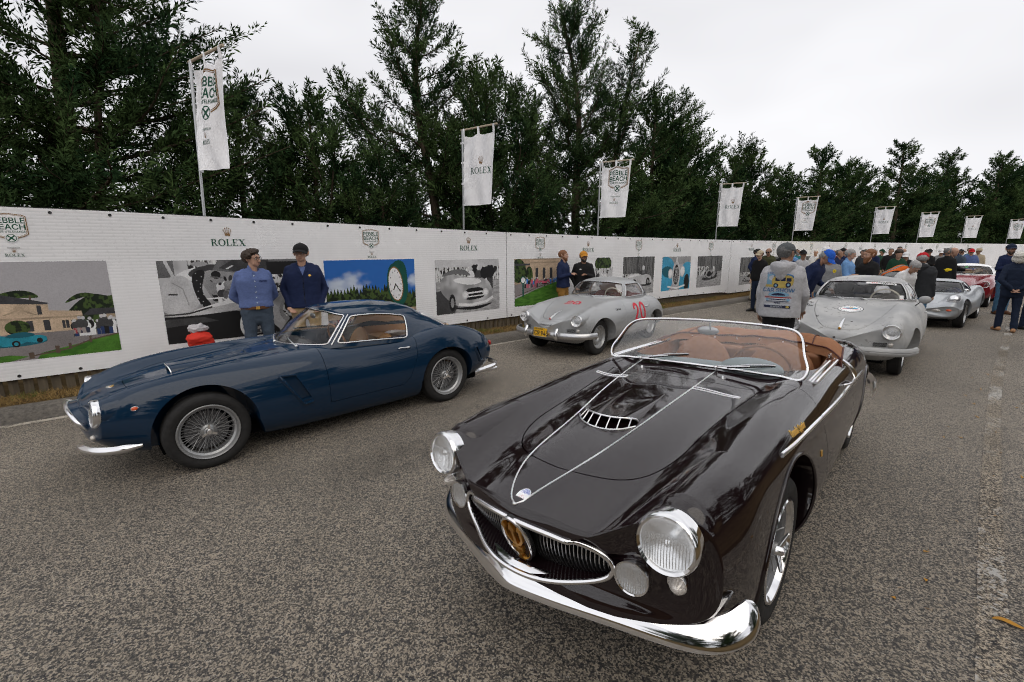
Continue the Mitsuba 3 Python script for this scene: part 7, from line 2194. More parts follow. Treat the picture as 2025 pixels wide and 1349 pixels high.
def bone(a, b, ra, rb, seg=14):
    return m3.Manifold.hull(sph(a, ra, seg) + sph(b, rb, seg))


def soft(man_, edge, n=8, wrinkle=0.0, seed=0, freq=9.0):
    t = tri(man_.refine_to_length(edge) if edge else man_)
    t = trimesh.Trimesh(t.vertices, t.faces, process=True)
    trimesh.smoothing.filter_taubin(t, lamb=0.5, nu=0.53, iterations=n)
    if wrinkle:
        v = np.array(t.vertices)
        f = (meshkit.fbm(v * [freq, freq, freq * 1.5] + seed, 3) - .5) + 0.5 * (meshkit.noise(v * [freq * 1.5, freq * 1.5, freq * 4] + seed + 7) - .5)
        t = trimesh.Trimesh(v + np.array(t.vertex_normals) * (wrinkle * 2 * f)[:, None], t.faces, process=False)
    return t


ARMS = {'down': ((-.02, .225, 1.13), (.05, .235, .885)), 'pocket': ((-.07, .255, 1.14), (.06, .185, .935)), 'behind': ((-.13, .25, 1.13), (-.165, .06, .95)), 'crossed': ((.02, .245, 1.14), (.205, .02, 1.20)), 'forward': ((.06, .24, 1.13), (.29, .16, 1.12)),
        'chin': ((.10, .23, 1.12), (.17, .10, 1.40)), 'up': ((.16, .30, 1.42), (.16, .22, 1.68)), 'low': ((.04, .25, 1.12), (.20, .20, .93))}
pbase_cache = {}


def human_meshes(H, arm_l, arm_r, lean, twist, headp, heady, stance, build, hood=False, jacket_hem=.86, fine=True, hands=True, seed=0, sleeve=1.0, skirt=0.0):
    """All the meshes of one person in local axes (x ahead, y left), scaled to height H."""
    s = H / 1.76
    B = build
    pel = np.array([0, 0, .95])
    RT = rotm(twist, lean)
    up = lambda p: pel + RT @ (np.array(p, float) - pel)
    nk = up((-.005, 0, 1.485))
    RH = RT @ rotm(heady, headp - lean * .75)
    hd = lambda p: nk + np.array([0, 0, 0]) + RH @ np.array(p, float)
    seg = 18 if fine else 9
    J = {}
    for sd, arm in ((1, arm_l), (-1, arm_r)):
        e, w = ARMS[arm] if isinstance(arm, str) else arm
        J[sd] = dict(sh=up((-.01, sd * (.150 + .025 * B), 1.405)), el=up((e[0], sd * e[1], e[2])), wr=up((w[0], sd * w[1], w[2])))
        st = stance.get(sd, (0.0, 0.0))
        hip = np.array([0, sd * .09, .93])
        an = np.array([st[0], sd * (.10 + st[1]), .085])
        kn = (hip + an) / 2 + [.025 + abs(st[0]) * .15, sd * .006, .01]
        J[sd].update(hip=hip, kn=kn, an=an, toe=an + [.145, sd * .03, -.048])
    # skin: one continuous body
    sk = bone(nk + RH @ [0, 0, -.03], hd((.015, 0, .07)), .054, .052, seg)
    sk = sk + bone(nk, up((-.01, 0, 1.36)), .054, .055, seg)
    sk = sk + bone(pel, up((-.01, 0, 1.34)), .07, .06, seg) + bone(up((-.01, .13, 1.39)), up((-.01, -.13, 1.39)), .035, .035, seg)
    skull = sph(hd((.000, 0, .155)), .086, seg + 6) + sph(hd((-.022, 0, .158)), .084, seg + 4)
    face = m3.Manifold.hull(sph(hd((.030, 0, .150)), .072, seg) + sph(hd((.052, .024, .070)), .034, seg) + sph(hd((.052, -.024, .070)), .034, seg) + sph(hd((.066, 0, .050)), .026, seg))
    sk = sk + skull + face
    if fine:
        nose = m3.Manifold.hull(sph(hd((.098, 0, .135)), .010, 8) + sph(hd((.120, 0, .098)), .012, 8) + sph(hd((.104, .013, .094)), .009, 8) + sph(hd((.104, -.013, .094)), .009, 8))
        brow = bone(hd((.092, .032, .150)), hd((.092, -.032, .150)), .013, .013, 8)
        sk = sk + nose + brow + sph(hd((.096, 0, .060)), (.010, .022, .007), 8) + sph(hd((.096, 0, .073)), (.009, .022, .005), 8)
        for sd in (1, -1):
            sk = sk + m3.Manifold.hull(sph(hd((.002, sd * .086, .135)), .012, 8) + sph(hd((-.012, sd * .094, .155)), .012, 8) + sph(hd((.0, sd * .084, .105)), .008, 8))
    for sd in (1, -1):
        j = J[sd]
        sk = sk + bone(j['sh'], j['el'], .046, .036, seg) + bone(j['el'], j['wr'], .036, .025, seg)
        sk = sk + bone(j['hip'], j['kn'], .075, .05, seg) + bone(j['kn'], j['an'], .05, .036, seg) + bone(j['an'], j['toe'], .035, .026, seg)
        d = unit(j['wr'] - j['el'])
        side = unit(np.cross(d, [0, 0, 1.0]) if abs(d[2]) < .9 else np.array([1.0, 0, 0]) - d * d[0])
        nrm = np.cross(d, side)
        if hands:
            pa, pb = j['wr'] + d * .02, j['wr'] + d * .085
            palm = m3.Manifold.hull(sum((sph(p_ + side * q * .030, .015, 8) for p_ in (pb,) for q in (-1, 1)), sph(pa + side * .018, .015, 8) + sph(pa - side * .018, .015, 8)))
            sk = sk + palm
            curl = nrm * (1 if (nrm @ (pel - j['wr'])) > 0 else -1)
            for fi, (off, ln) in enumerate(((-.030, .062), (-.010, .074), (.010, .070), (.029, .054))):
                a = pb + side * off
                b = a + unit(d + curl * .35) * ln * .45
                c = b + unit(d + curl * 1.1) * ln * .32
                e = c + unit(d * .5 + curl * 1.3) * ln * .25
                sk = sk + bone(a, b, .0098, .009, 8) + bone(b, c, .009, .0085, 8) + bone(c, e, .0085, .0072, 8)
            th = unit(np.array([1.0, 0, 0]) @ side * side if abs(side[0]) > .3 else -side)
            a = pa + th * .020
            b = a + unit(d * .6 + th * .8) * .035
            sk = sk + bone(a, b, .012, .0105, 8) + bone(b, b + unit(d + curl * .3) * .03, .0105, .008, 8)
        else:
            sk = sk + bone(j['wr'], j['wr'] + d * .13, .028, .022, 8)
    out = {'skin': soft(sk, .013 if fine else None, 5 if fine else 0)}
    # top
    w = .100 + .042 * B
    dep = .098 + .034 * B
    chest = m3.Manifold.hull(sph(up((0, w, 1.33)), dep, seg) + sph(up((0, -w, 1.33)), dep, seg) + sph(up((-.01, .10, 1.43)), .062, seg) + sph(up((-.01, -.10, 1.43)), .062, seg) + sph(up((.0, w * .80, 1.08)), dep * 1.0, seg) + sph(up((.0, -w * .80, 1.08)), dep * 1.0, seg))
    belly = m3.Manifold.hull(sph(up((.0, w * .80, 1.08)), dep, seg) + sph(up((.0, -w * .80, 1.08)), dep, seg) + sph(up((.004, max(w * .78, .088), jacket_hem + .012)), dep * 1.0 + .010, seg) + sph(up((.004, -max(w * .78, .088), jacket_hem + .012)), dep * 1.0 + .010, seg))
    belly = belly - m3.Manifold.cube([2.0, 2, 1]).translate([-1, -1, -1]).rotate([0, 0, 0]).translate([0, 0, jacket_hem])
    top = chest + belly + bone(up((-.01, 0, 1.42)), nk + RH @ [0, 0, .005], .075, .064, seg)
    for sd in (1, -1):
        j = J[sd]
        top = top + bone(j['sh'], j['el'], .057 + .014 * B, .048 + .01 * B, seg)
        we = j['el'] + (j['wr'] - j['el']) * (.98 if sleeve >= 1 else sleeve)
        if sleeve > 0:
            top = top + bone(j['el'], we, .048 + .01 * B, .038 + .006 * B, seg)
    neckhole = bone(nk + RH @ [.03, 0, .01], nk + RH @ [.06, 0, .10], .058, .075, seg)
    top = top - neckhole
    out['top'] = soft(top, .022 if fine else None, 7 if fine else 1, .0075 if fine else .005, seed, 7.0)
    if hood:
        hm = m3.Manifold.hull(sph(nk + RT @ [-.06, .085, -.02], .055, seg) + sph(nk + RT @ [-.06, -.085, -.02], .055, seg) + sph(nk + RT @ [-.12, 0, -.04], .07, seg) + sph(nk + RT @ [-.10, 0, -.15], .05, seg))
        hm = hm + bone(nk + RT @ [-.02, .10, -.01], nk + RT @ [.07, .06, -.04], .042, .03, seg) + bone(nk + RT @ [-.02, -.10, -.01], nk + RT @ [.07, -.06, -.04], .042, .03, seg)
        out['hood'] = soft(hm - sph(nk + RT @ [.0, 0, .05], .075, seg), .02 if fine else None, 6, .006, seed + 3, 12)
    # trousers
    tr = m3.Manifold.hull(sph((0, .085, .95), .098 + .028 * B, seg) + sph((0, -.085, .95), .098 + .028 * B, seg) + sph((-.012, .09, .84), .100, seg) + sph((-.012, -.09, .84), .100, seg))
    tr = tr ^ m3.Manifold.cube([2.0, 2, 2]).translate([-1, -1, .4]).translate([0, 0, -.0]) if False else tr
    for sd in (1, -1):
        j = J[sd]
        tr = tr + bone(j['hip'] + [0, 0, -.05], j['kn'], .090 + .014 * B, .066, seg) + bone(j['kn'], j['an'] + [0, 0, .0], .066, .058 + skirt, seg)
    out['bottom'] = soft(tr, .024 if fine else None, 7 if fine else 1, .010 if fine else .005, seed + 5, 8.0)
    shoes = []
    for sd in (1, -1):
        j = J[sd]
        an, toe = j['an'], j['toe']
        f = unit((toe - an) * [1, 1, 0])
        sh = m3.Manifold.hull(sph([*(an[:2] - f[:2] * .055), .045], .042, seg) + sph([*(an[:2] + f[:2] * .06), .040], .042, seg) + sph([*(an[:2] + f[:2] * .165), .028], .034, seg) + sph([*an[:2], .09], .036, seg))
        shoes.append(soft(sh ^ m3.Manifold.cube([4.0, 4, 1]).translate([-2, -2, 0.002]), .02 if fine else None, 2))
    out['shoes'] = shoes
    out['_fr'] = (nk, RH, up, RT, J, s)
    return out


def hair_mesh(style, fine=True, seed=0):
    """Head-local meshes (origin at the neck)."""
    seg = 20 if fine else 10
    o = {}
    c = lambda x, y, z: (x, y, z)
    skull = sph(c(-.004, 0, .165), (.100, .093, .094), seg) + sph(c(-.028, 0, .160), (.094, .092, .092), seg)
    cutf = m3.Manifold.cube([.3, .4, .3]).translate([.045, -.2, -.13])
    cutn = m3.Manifold.cube([.4, .4, .3]).translate([-.02, -.2, -.185])
    if style in ('short', 'tousled', 'bob', 'curly', 'bald', 'cap', 'capback', 'hat'):
        h = skull
        if style == 'bald':
            h = (h - m3.Manifold.cube([.4, .4, .3]).translate([-.2, -.2, .165]))
        h = h - cutf - cutn - m3.Manifold.cube([.5, .5, .3]).translate([-.25, -.25, -.22])
        if style == 'tousled':
            h = h + sph((.01, .02, .228), (.085, .075, .042), seg) + sph((.040, -.03, .215), (.055, .05, .034), seg) + sph((-.03, .05, .215), (.07, .06, .045), seg) + sph((.0, .078, .17), (.06, .03, .05), seg) + sph((.0, -.078, .17), (.06, .03, .05), seg)
        if style == 'bob':
            h = skull.scale([1.1, 1.12, 1.06]).translate([-.004, 0, -.012]) + sph((-.05, 0, .09), (.075, .098, .085), seg) + sph((.0, .085, .10), (.05, .028, .075), seg) + sph((.0, -.085, .10), (.05, .028, .075), seg)
            h = h - m3.Manifold.cube([.3, .13, .3]).translate([.052, -.065, -.09])
        if style == 'curly':
            h = h + sph((0, 0, .20), (.112, .108, .085), seg) + sph((-.05, 0, .15), (.085, .105, .09), seg)
        o['hair'] = soft(h, .014 if fine else None, 3, .012 if style in ('tousled', 'curly', 'bob') else .005, seed, 30 if style != 'bob' else 16)
    if style in ('cap', 'capback'):
        d = sph(c(-.006, 0, .172), (.110, .101, .098), seg) - m3.Manifold.cube([.5, .5, .3]).translate([-.25, -.25, -.13])
        o['cap'] = soft(d, .015 if fine else None, 3)
        sx = 1 if style == 'cap' else -1
        n, m = 17, 7
        a, r = np.meshgrid(np.linspace(-1.15, 1.15, n), np.linspace(0, 1, m), indexing='ij')
        x = .104 * np.cos(a) * (1 - .0) + r * .082 * np.cos(a * .75)
        y = .098 * np.sin(a) * (1 - .06 * r)
        z = .182 - .022 * r - .16 * (y / .1) ** 2 * .15 * (1 + r)
        v = np.stack([x * sx, y, z], -1).reshape(-1, 3)
        v2 = v - [0, 0, .006]
        f = grid_faces(n, m, False, False)
        per = np.r_[np.arange(m), np.arange(1, n) * m + m - 1, (n - 1) * m + np.arange(m - 2, -1, -1), np.arange(n - 2, 0, -1) * m]
        pn = np.roll(per, -1)
        nv = len(v)
        o['brim'] = trimesh.Trimesh(np.vstack([v, v2]), np.vstack([f, f[:, ::-1] + nv, np.stack([per, per + nv, pn], 1), np.stack([pn, per + nv, pn + nv], 1)]), process=False)
        o['button'] = ball((-.006, 0, .271), .008, 1)
    if style == 'hat':
        o['cap'] = tri(rev([(0, .27), (.06, .268), (.09, .25), (.103, .20), (.106, .178), (.17, .170), (.172, .166), (.100, .166)], 'y', 28 if fine else 14).apply_transform(trimesh.transformations.rotation_matrix(PI / 2, [1, 0, 0])))
    return o


mesh_cache = {}


def person(label, at, face, H=1.76, top='navy', bottom='denimdark', shoe='shoe_black', hair='brown', style='short', cap=None, skin='skin', arms=('down', 'down'), lean=0.0, twist=0.0, headp=0.0, heady=0.0, stance=None, build=0.3, hood=False, hem=.86, fine=True, beard=None, glasses=None, group=None, seed=0, sleeve=1.0, hands=None, part_labels=None):
    """A standing person; repeats of the same pose share meshes."""
    k = thing('person', label, 'person', group)
    stance = stance or {}
    hands = fine if hands is None else hands
    ck = repr((arms, lean, twist, headp, heady, stance, build, hood, hem, fine, style, beard, glasses, sleeve, hands, seed))
    W = pose(at[0], at[1], at[2] if len(at) > 2 else 0, face, H / 1.76)
    parts = []      # (name, mesh, material)
    if ck not in mesh_cache:
        m = human_meshes(1.76, arms[0], arms[1], lean, twist, headp, heady, stance, build, hood, hem, fine, hands, seed, sleeve)
        nk, RH, up, RT, J, s = m['_fr']
        HM = np.eye(4)
        HM[:3, :3], HM[:3, 3] = RH, nk
        lst = [('body', m['skin'], 'SKIN'), ('top', m['top'], 'TOP'), ('trousers', m['bottom'], 'BOTTOM')] + [('shoe', q, 'SHOE') for q in m['shoes']]
        if hood:
            lst.append(('hood', m['hood'], 'TOP'))
        for n_, q in hair_mesh(style, fine, seed).items():
            lst.append((n_, moved(q, HM), 'HAIR' if n_ == 'hair' else 'CAP'))
        if fine:
            for sd in (1, -1):
                lst.append(('eye', moved(ball((.083, sd * .031, .132), .0125, 2), HM), 'eye_white'))
                lst.append(('pupil', moved(ball((.0915, sd * .031, .132), .0058, 1), HM), 'eye_dark'))
                lst.append(('eyebrow', moved(tube(spline([(.104, sd * .014, .152), (.105, sd * .030, .157), (.094, sd * .048, .150)], 8), .0045, 5), HM), 'HAIR'))
            lst.append(('mouth', moved(tube(spline([(.098, .022, .066), (.107, 0, .0665), (.098, -.022, .066)], 8), .0028, 5), HM), 'lip'))
        if beard:
            b = m3.Manifold.hull(sph((.058, .03, .060), .036, 16) + sph((.058, -.03, .060), .036, 16) + sph((.075, 0, .030 - (.05 if beard == 'long' else 0)), .034, 16) + sph((.03, .05, .085), .026, 16) + sph((.03, -.05, .085), .026, 16))
            b = b - sph((.104, 0, .068), (.022, .020, .008), 10) - sph((.085, 0, .125), (.04, .055, .030), 10)
            lst.append(('beard', moved(soft(b, .010, 2, .004, seed, 40), HM), 'HAIR'))
        if glasses:
            g = [torus((.112, sd * .033, .132), .022, .0022, 'x', 20, 5) for sd in (1, -1)] + [tube([(.112, .012, .136), (.112, -.012, .136)], .002, 5)] + [tube([(.110, sd * .054, .136), (.01, sd * .090, .150)], .002, 5) for sd in (1, -1)]
            lst.append(('glasses', moved(trimesh.util.concatenate(g), HM), 'black_trim'))
            if glasses == 'dark':
                lst += [('sunglass_lens', moved(tri(sph((.111, sd * .033, .131), (.005, .024, .019), 14)), HM), 'lens_dark') for sd in (1, -1)]
        mesh_cache[ck] = (lst, m['_fr'], [None] * len(lst))
    lst, fr_, srcs = mesh_cache[ck]
    mats = {'SKIN': skin, 'TOP': 'cloth_' + top, 'BOTTOM': 'cloth_' + bottom, 'SHOE': shoe, 'HAIR': 'hair_' + hair, 'CAP': 'cloth_' + (cap or 'navy')}
    for i, (n_, q, mt) in enumerate(lst):
        mt = mats.get(mt, mt)
        if srcs[i] is None:
            srcs[i] = part(n_, q, mt, k, smooth=True)
            scene[srcs[i]]['to_world'] = T(W.tolist())
        else:
            again(srcs[i], n_, k, W, mt)
    return k, W, fr_


def badge_on(k, W, mesh_shape, how, shape, centre, mat_, name, lift=.004, scale=1.0):
    """Flat print (shapely, metres) laid on a garment: front (x) or back."""
    m = flat(shape.segmentize(.02)).subdivide_to_size(.04)
    sg_ = 1 if how == 'front' else -1
    h = on_front(mesh_shape, np.stack([centre[0] + sg_ * m.vertices[:, 0], centre[1] + m.vertices[:, 1]], 1), sg_ * 2.0, -sg_)
    ok = ~np.isnan(h).any(1)
    f = m.faces[ok[m.faces].all(1)]
    t = trimesh.Trimesh(np.nan_to_num(h) + [sg_ * lift, 0, 0], f, process=False)
    kk = part(name, t, mat_, k, smooth=False)
    scene[kk]['to_world'] = T(W.tolist())


def mesh_of(ck_person, name):
    for lst, fr_, srcs in mesh_cache.values():
        for (n_, q, mt), s_ in zip(lst, srcs):
            if s_ == f'{ck_person}__{name}':
                return q


def to_cam(x, y, dx=0.0, dy=0.0):
    """Heading from (x, y) towards the photographer's side, turned by dx."""
    return math.atan2(-y, -x) + dx


# the two men at the wall, left
k, W, f = person('young man in blue button-down shirt and slate trousers, hands behind his back', (-3.53, 6.28, .0), to_cam(-3.53, 6.28, .10), 1.83, 'oxford', 'slate', 'shoe_brown', 'brown', 'tousled', arms=('behind', 'behind'), heady=.85, stance={1: (0, .03), -1: (0, .03)}, build=.25, hem=.985, glasses='clear', seed=1)
belt = np.array([(.125 * math.cos(a), .182 * math.sin(a), .985) for a in np.arange(40) * PI / 20])
kb = part('belt', sweep(belt, [(-.018, -.004), (.018, -.004), (.018, .006), (-.018, .006)], up=[0, 0, 1.0], closed=True), 'shoe_brown', k, smooth=30)
scene[kb]['to_world'] = T(W.tolist())
kb = part('buckle', box((.121, -.022, .966), (.135, .022, 1.004)), 'gold_bright', k, smooth=False)
scene[kb]['to_world'] = T(W.tolist())
tm = mesh_of(k, 'top')
for z in (1.05, 1.12, 1.19, 1.26, 1.33, 1.40):
    badge_on(k, W, tm, 'front', E(0, 0, .006), (0.0, z), 'white_enamel', 'button')
badge_on(k, W, tm, 'front', R(-.045, -.008, .045, .008), (.095, 1.33), 'navy_cloth', 'chest_print')
for sd in (1, -1):
    badge_on(k, W, tm, 'front', P([(sd * .012, .018), (sd * .055, .03), (sd * .05, -.035), (sd * .03, -.045)]), (0.0, 1.425), 'cloth_oxford', 'collar_point', lift=.012)
k, W, f = person('man in navy zip jacket, black cap and khaki trousers by the blue coupe', (-3.02, 6.66, .0), to_cam(-3.02, 6.66, -.05), 1.90, 'navy', 'khaki', 'shoe_brown', 'brown', 'cap', cap='black', arms=('pocket', 'pocket'), heady=-.15, build=.35, hem=.90, seed=2)
tm = mesh_of(k, 'top')
badge_on(k, W, tm, 'front', R(-.003, -.24, .003, .12), (0.0, 1.20), 'black_trim', 'zip')
badge_on(k, W, tm, 'front', P([(-.042, .03), (.042, .03), (.0, -.085)]), (0.0, 1.415), 'cloth_oxford', 'shirt_front')
for sd in (1, -1):
    badge_on(k, W, tm, 'front', P([(sd * .0, -.09), (sd * .042, .03), (sd * .075, .035), (sd * .055, -.03)]), (0.0, 1.415), 'cloth_navy', 'collar', lift=.012)
badge_on(k, W, tm, 'front', E(0, 0, .018, .014), (-.085 + .17, 1.33), 'gold_bright', 'chest_print')
# the pair behind the silver coupe
k, W, f = person('man in dark blue sweater and ochre trousers beside the man in the ochre cap', (1.17, 10.38, .05), to_cam(1.17, 10.38, 1.15), 1.74, 'navy', 'ochre', 'shoe_brown', 'ginger', 'short', arms=('crossed', 'crossed'), heady=.1, build=.3, hem=.90, seed=3, beard='short')
k, W, f = person('smiling bearded man in black jacket and ochre cap against the wall', (1.66, 10.62, .05), to_cam(1.66, 10.62, .25), 1.70, 'black', 'charcoal', 'shoe_black', 'dark', 'cap', cap='capochre', skin='skin_tan', arms=('crossed', 'pocket'), build=.6, hem=.88, seed=4, beard='short')
badge_on(k, W, mesh_of(k, 'top'), 'front', R(-.03, -.008, .03, .008), (-.10, 1.33), 'white_enamel', 'chest_print')
# the man in the grey hoodie with the printed back
HX, HY = 3.52, 5.95
k, W, f = person('man in pale grey hoodie with colourful car show print on the back, dark grey cap', (HX, HY, 0), math.atan2(HY, HX) - .22, 1.84, 'heather', 'black', 'shoe_black', 'greydark', 'cap', cap='capgrey', skin='skin_tan', arms=('down', 'low'), lean=.04, headp=.10, heady=-.42, build=.75, hood=True, hem=.84, seed=5)
tm = mesh_of(k, 'top')
paint('print_yellow', (0.42, 0.32, 0.09), .7, .2)
paint('print_blue', (0.05, 0.13, 0.27), .7, .2)
paint('print_sky', (0.17, 0.31, 0.43), .7, .2)
paint('print_dark', (0.015, 0.02, 0.05), .7, .2)
paint('print_red', (0.32, 0.05, 0.05), .7, .2)
paint('print_pale', (0.42, 0.44, 0.48), .7, .2)
art = [('print_sky', R(-.125, .06, -.02, .20)), ('print_pale', S([(-.11, .16), (-.06, .19), (-.03, .15), (-.08, .13)])), ('print_yellow', P([(-.14, .06), (.0, .055), (.0, .085), (-.13, .085)])),
       ('print_blue', S([(-.06, .185), (.02, .205), (.12, .19), (.125, .16), (-.05, .165)])), ('print_yellow', S([(-.07, .08), (-.06, .17), (.0, .185), (.115, .175), (.125, .09), (.05, .05)])), ('print_dark', R(-.045, .125, .0, .165)), ('print_dark', R(.010, .125, .055, .165)), ('print_dark', R(.065, .12, .11, .16)), ('print_dark', E(-.035, .075, .024, .026)), ('print_sky', E(-.035, .075, .012, .013)), ('print_dark', E(.085, .085, .026, .03)), ('print_sky', E(.085, .085, .012, .014)),
       ('print_blue', letters('CAR SHOW', .040, -.005, .005, 1.05)), ('print_sky', S([(-.10, -.025), (-.06, .0), (.06, .0), (.105, -.025), (.06, -.045), (-.06, -.045)])), ('print_dark', S([(-.07, -.03), (0, -.008), (.07, -.03), (0, -.036)])),
       ('print_red', P([(-.13, -.05), (.125, -.05), (.13, -.063), (-.135, -.063)])), ('print_pale', P([(-.135, -.063), (.13, -.063), (.128, -.11), (-.133, -.11)])), ('print_dark', R(-.12, -.085, .115, -.074)), ('print_dark', R(-.11, -.105, .105, -.096)), ('print_sky', E(-.105, -.08, .016)), ('print_sky', E(.10, -.08, .016)), ('print_dark', R(-.03, -.135, .03, -.112)), ('print_pale', R(-.13, -.145, .12, -.125)), ('print_dark', P([(-.135, -.145), (.13, -.145), (.125, -.175), (-.13, -.17)])), ('print_pale', letters('CLASSICS', .014, -.01, -.166, 1.2)), ('print_yellow', E(.10, -.158, .018, .012)),
       ('print_blue', letters('STREET', .022, -.075, .198, 1.0))]
kk = key_of('back_print', k)
for i, (ink, g) in enumerate(lay(art, BIG).items()):
    g = sa.scale(g, 1.12, 1.10, origin=(0, 0))
    m_ = flat(g.segmentize(.015)).subdivide_to_size(.03)
    h_ = on_front(tm, np.stack([-m_.vertices[:, 0], 1.15 + m_.vertices[:, 1]], 1), -2.0, 1)
    ok = ~np.isnan(h_).any(1)
    scene[f'{kk}__{i:03d}'] = mikit.ply(trimesh.Trimesh(np.nan_to_num(h_) - [.005, 0, 0], m_.faces[ok[m_.faces].all(1)], process=False), ink, to_world=T(W.tolist()))
person('older man in royal blue cap leaning over, beside the grey hoodie', (5.50, 8.60, 0), to_cam(5.50, 8.60, 1.2), 1.84, 'navy', 'denimdark', 'shoe_black', 'grey', 'cap', cap='royal', skin='skin_tan', arms=('forward', 'low'), lean=.42, headp=.72, build=.5, seed=6, hem=.9)
k, W, f = person('man in mid grey sweatshirt with yellow chest crest and sunglasses', (6.62, 9.60, 0), to_cam(6.62, 9.60, .08), 1.71, 'midgrey', 'denim', 'shoe_black', 'dark', 'short', skin='skin_tan', arms=('down', 'down'), build=.45, seed=7, glasses='dark')
badge_on(k, W, mesh_of(k, 'top'), 'front', E(0, 0, .030, .036), (.10, 1.33), 'cloth_yellow', 'chest_crest')
badge_on(k, W, mesh_of(k, 'top'), 'front', R(-.015, -.012, .015, .008), (.10, 1.335), 'print_dark', 'crest_mark', lift=.006)
person('man in bright blue shirt with grey hair writing on a sheet, behind the grey sweatshirt', (7.78, 10.65, 0), to_cam(7.78, 10.65, 1.3), 1.76, 'skyblue', 'khaki', 'shoe_brown', 'grey', 'short', arms=('forward', 'forward'), headp=.2, build=.4, seed=8)
tk2 = thing('paper_sheet', 'white sheet of paper held by the man in the bright blue shirt', 'paper')
part('page', tri(man(trimesh.creation.box(extents=(.21, .30, .004)))).apply_transform(trimesh.transformations.rotation_matrix(.5, [1, .4, 0])).apply_translation([8.05, 10.50, 1.17]), 'white_enamel', tk2, smooth=False)
k, W, f = person('man with long ginger beard in black shirt looking left, behind the worn silver coupe', (7.30, 9.42, 0), to_cam(7.30, 9.42, -.9), 1.76, 'black', 'denimdark', 'shoe_black', 'ginger', 'short', arms=('crossed', 'crossed'), build=.6, seed=9, beard='long')
k, W, f = person('man bending forward under an orange and grey backpack behind the worn silver coupe', (7.52, 9.20, 0), to_cam(7.52, 9.20, 1.9), 1.78, 'white', 'denimdark', 'shoe_black', 'grey', 'short', skin='skin_tan', arms=('low', 'low'), lean=.95, headp=.9, build=.5, seed=10)
bp_ = thing('backpack', 'orange, black and grey backpack on the bending man', 'backpack')
nk, RH, up, RT, J, s_ = f
bpk = m3.Manifold.hull(sph((-.16, .11, 1.36), .085, 16) + sph((-.16, -.11, 1.36), .085, 16) + sph((-.17, .12, 1.08), .09, 16) + sph((-.17, -.12, 1.08), .09, 16))
bt = soft(bpk, .02, 3, .006, 2, 12)
RP = np.eye(4)
RP[:3, :3] = RT
RP[:3, 3] = np.array([0, 0, .95]) - RT @ np.array([0, 0, .95])
WB = W @ RP
for nm, keep, mt in (('main_panel', lambda c: np.sin(c[:, 1] * 26 + c[:, 2] * 14) > .1, 'cloth_orange'), ('dark_panel', lambda c: (np.sin(c[:, 1] * 26 + c[:, 2] * 14) <= .1) & (np.sin(c[:, 1] * 26 + c[:, 2] * 14) > -.5), 'cloth_black'), ('grey_panel', lambda c: np.sin(c[:, 1] * 26 + c[:, 2] * 14) <= -.5, 'cloth_midgrey')):
    part(nm, trimesh.Trimesh(bt.vertices, bt.faces[keep(bt.triangles_center)], process=False), mt, bp_, smooth=True, pose=WB)
person('grey haired man in white bending low behind the worn silver coupe roof', (7.62, 9.02, 0), to_cam(7.62, 9.02, .9), 1.60, 'white', 'charcoal', 'shoe_black', 'grey', 'short', skin='skin_tan', arms=('low', 'forward'), lean=.40, headp=.7, build=.5, seed=11)
k, W, f = person('man in charcoal hooded sweatshirt and red cap seen from behind between silver cars', (8.02, 9.0, 0), math.atan2(9.0, 8.02) - .35, 1.67, 'charcoal', 'denim', 'shoe_black', 'grey', 'cap', cap='red', skin='skin_tan', arms=('down', 'down'), headp=.12, heady=.25, build=1.0, hood=True, hem=.84, seed=12)
# right edge
person('tall man in navy sweatshirt, dark cap and light jeans, hand at his chin', (12.95, 12.0, 0), to_cam(12.95, 12.0, .75), 1.84, 'navy', 'denim', 'shoe_brown', 'brown', 'cap', cap='denimdark', arms=('chin', 'crossed'), heady=-.5, build=.45, seed=13, beard='short')
person('white haired woman in dark denim seen from behind, hands clasped behind her', (10.40, 9.45, 0), math.atan2(9.45, 10.4) + .25, 1.67, 'denimdark', 'denimdark', 'shoe_tan', 'white', 'bob', arms=('behind', 'behind'), build=.35, hem=.93, seed=14, stance={1: (.12, .0), -1: (-.10, 0)})
person('man in dark grey jacket and dark jeans cut by the right edge', (11.1, 9.55, 0), math.atan2(9.55, 11.1) + .6, 1.74, 'charcoal', 'denimdark', 'shoe_black', 'greydark', 'short', arms=('down', 'pocket'), build=.55, seed=15, stance={1: (.1, .02), -1: (-.1, .02)})
# by the dark photograph beyond the seam
person('dark haired young man in navy bomber jacket and beige trousers by the dark photograph', (8.15, 15.35, 0.05), to_cam(8.15, 15.35, 1.0), 1.72, 'navy', 'beige', 'shoe_black', 'dark', 'tousled', arms=('pocket', 'pocket'), build=.3, seed=16, hem=.92)
person('balding man in olive shirt and glasses by the dark photograph', (8.65, 15.55, 0.05), to_cam(8.65, 15.55, -.35), 1.76, 'olive', 'beige', 'shoe_black', 'greydark', 'bald', skin='skin_tan', arms=('down', 'crossed'), headp=.25, build=.4, seed=17, glasses='dark')
person('man with brown hair and black jacket half hidden by the grey hoodie', (8.45, 14.0, 0), to_cam(8.45, 14.0, -.8), 1.66, 'black', 'denimdark', 'shoe_black', 'brown', 'short', arms=('down', 'down'), build=.4, seed=18)

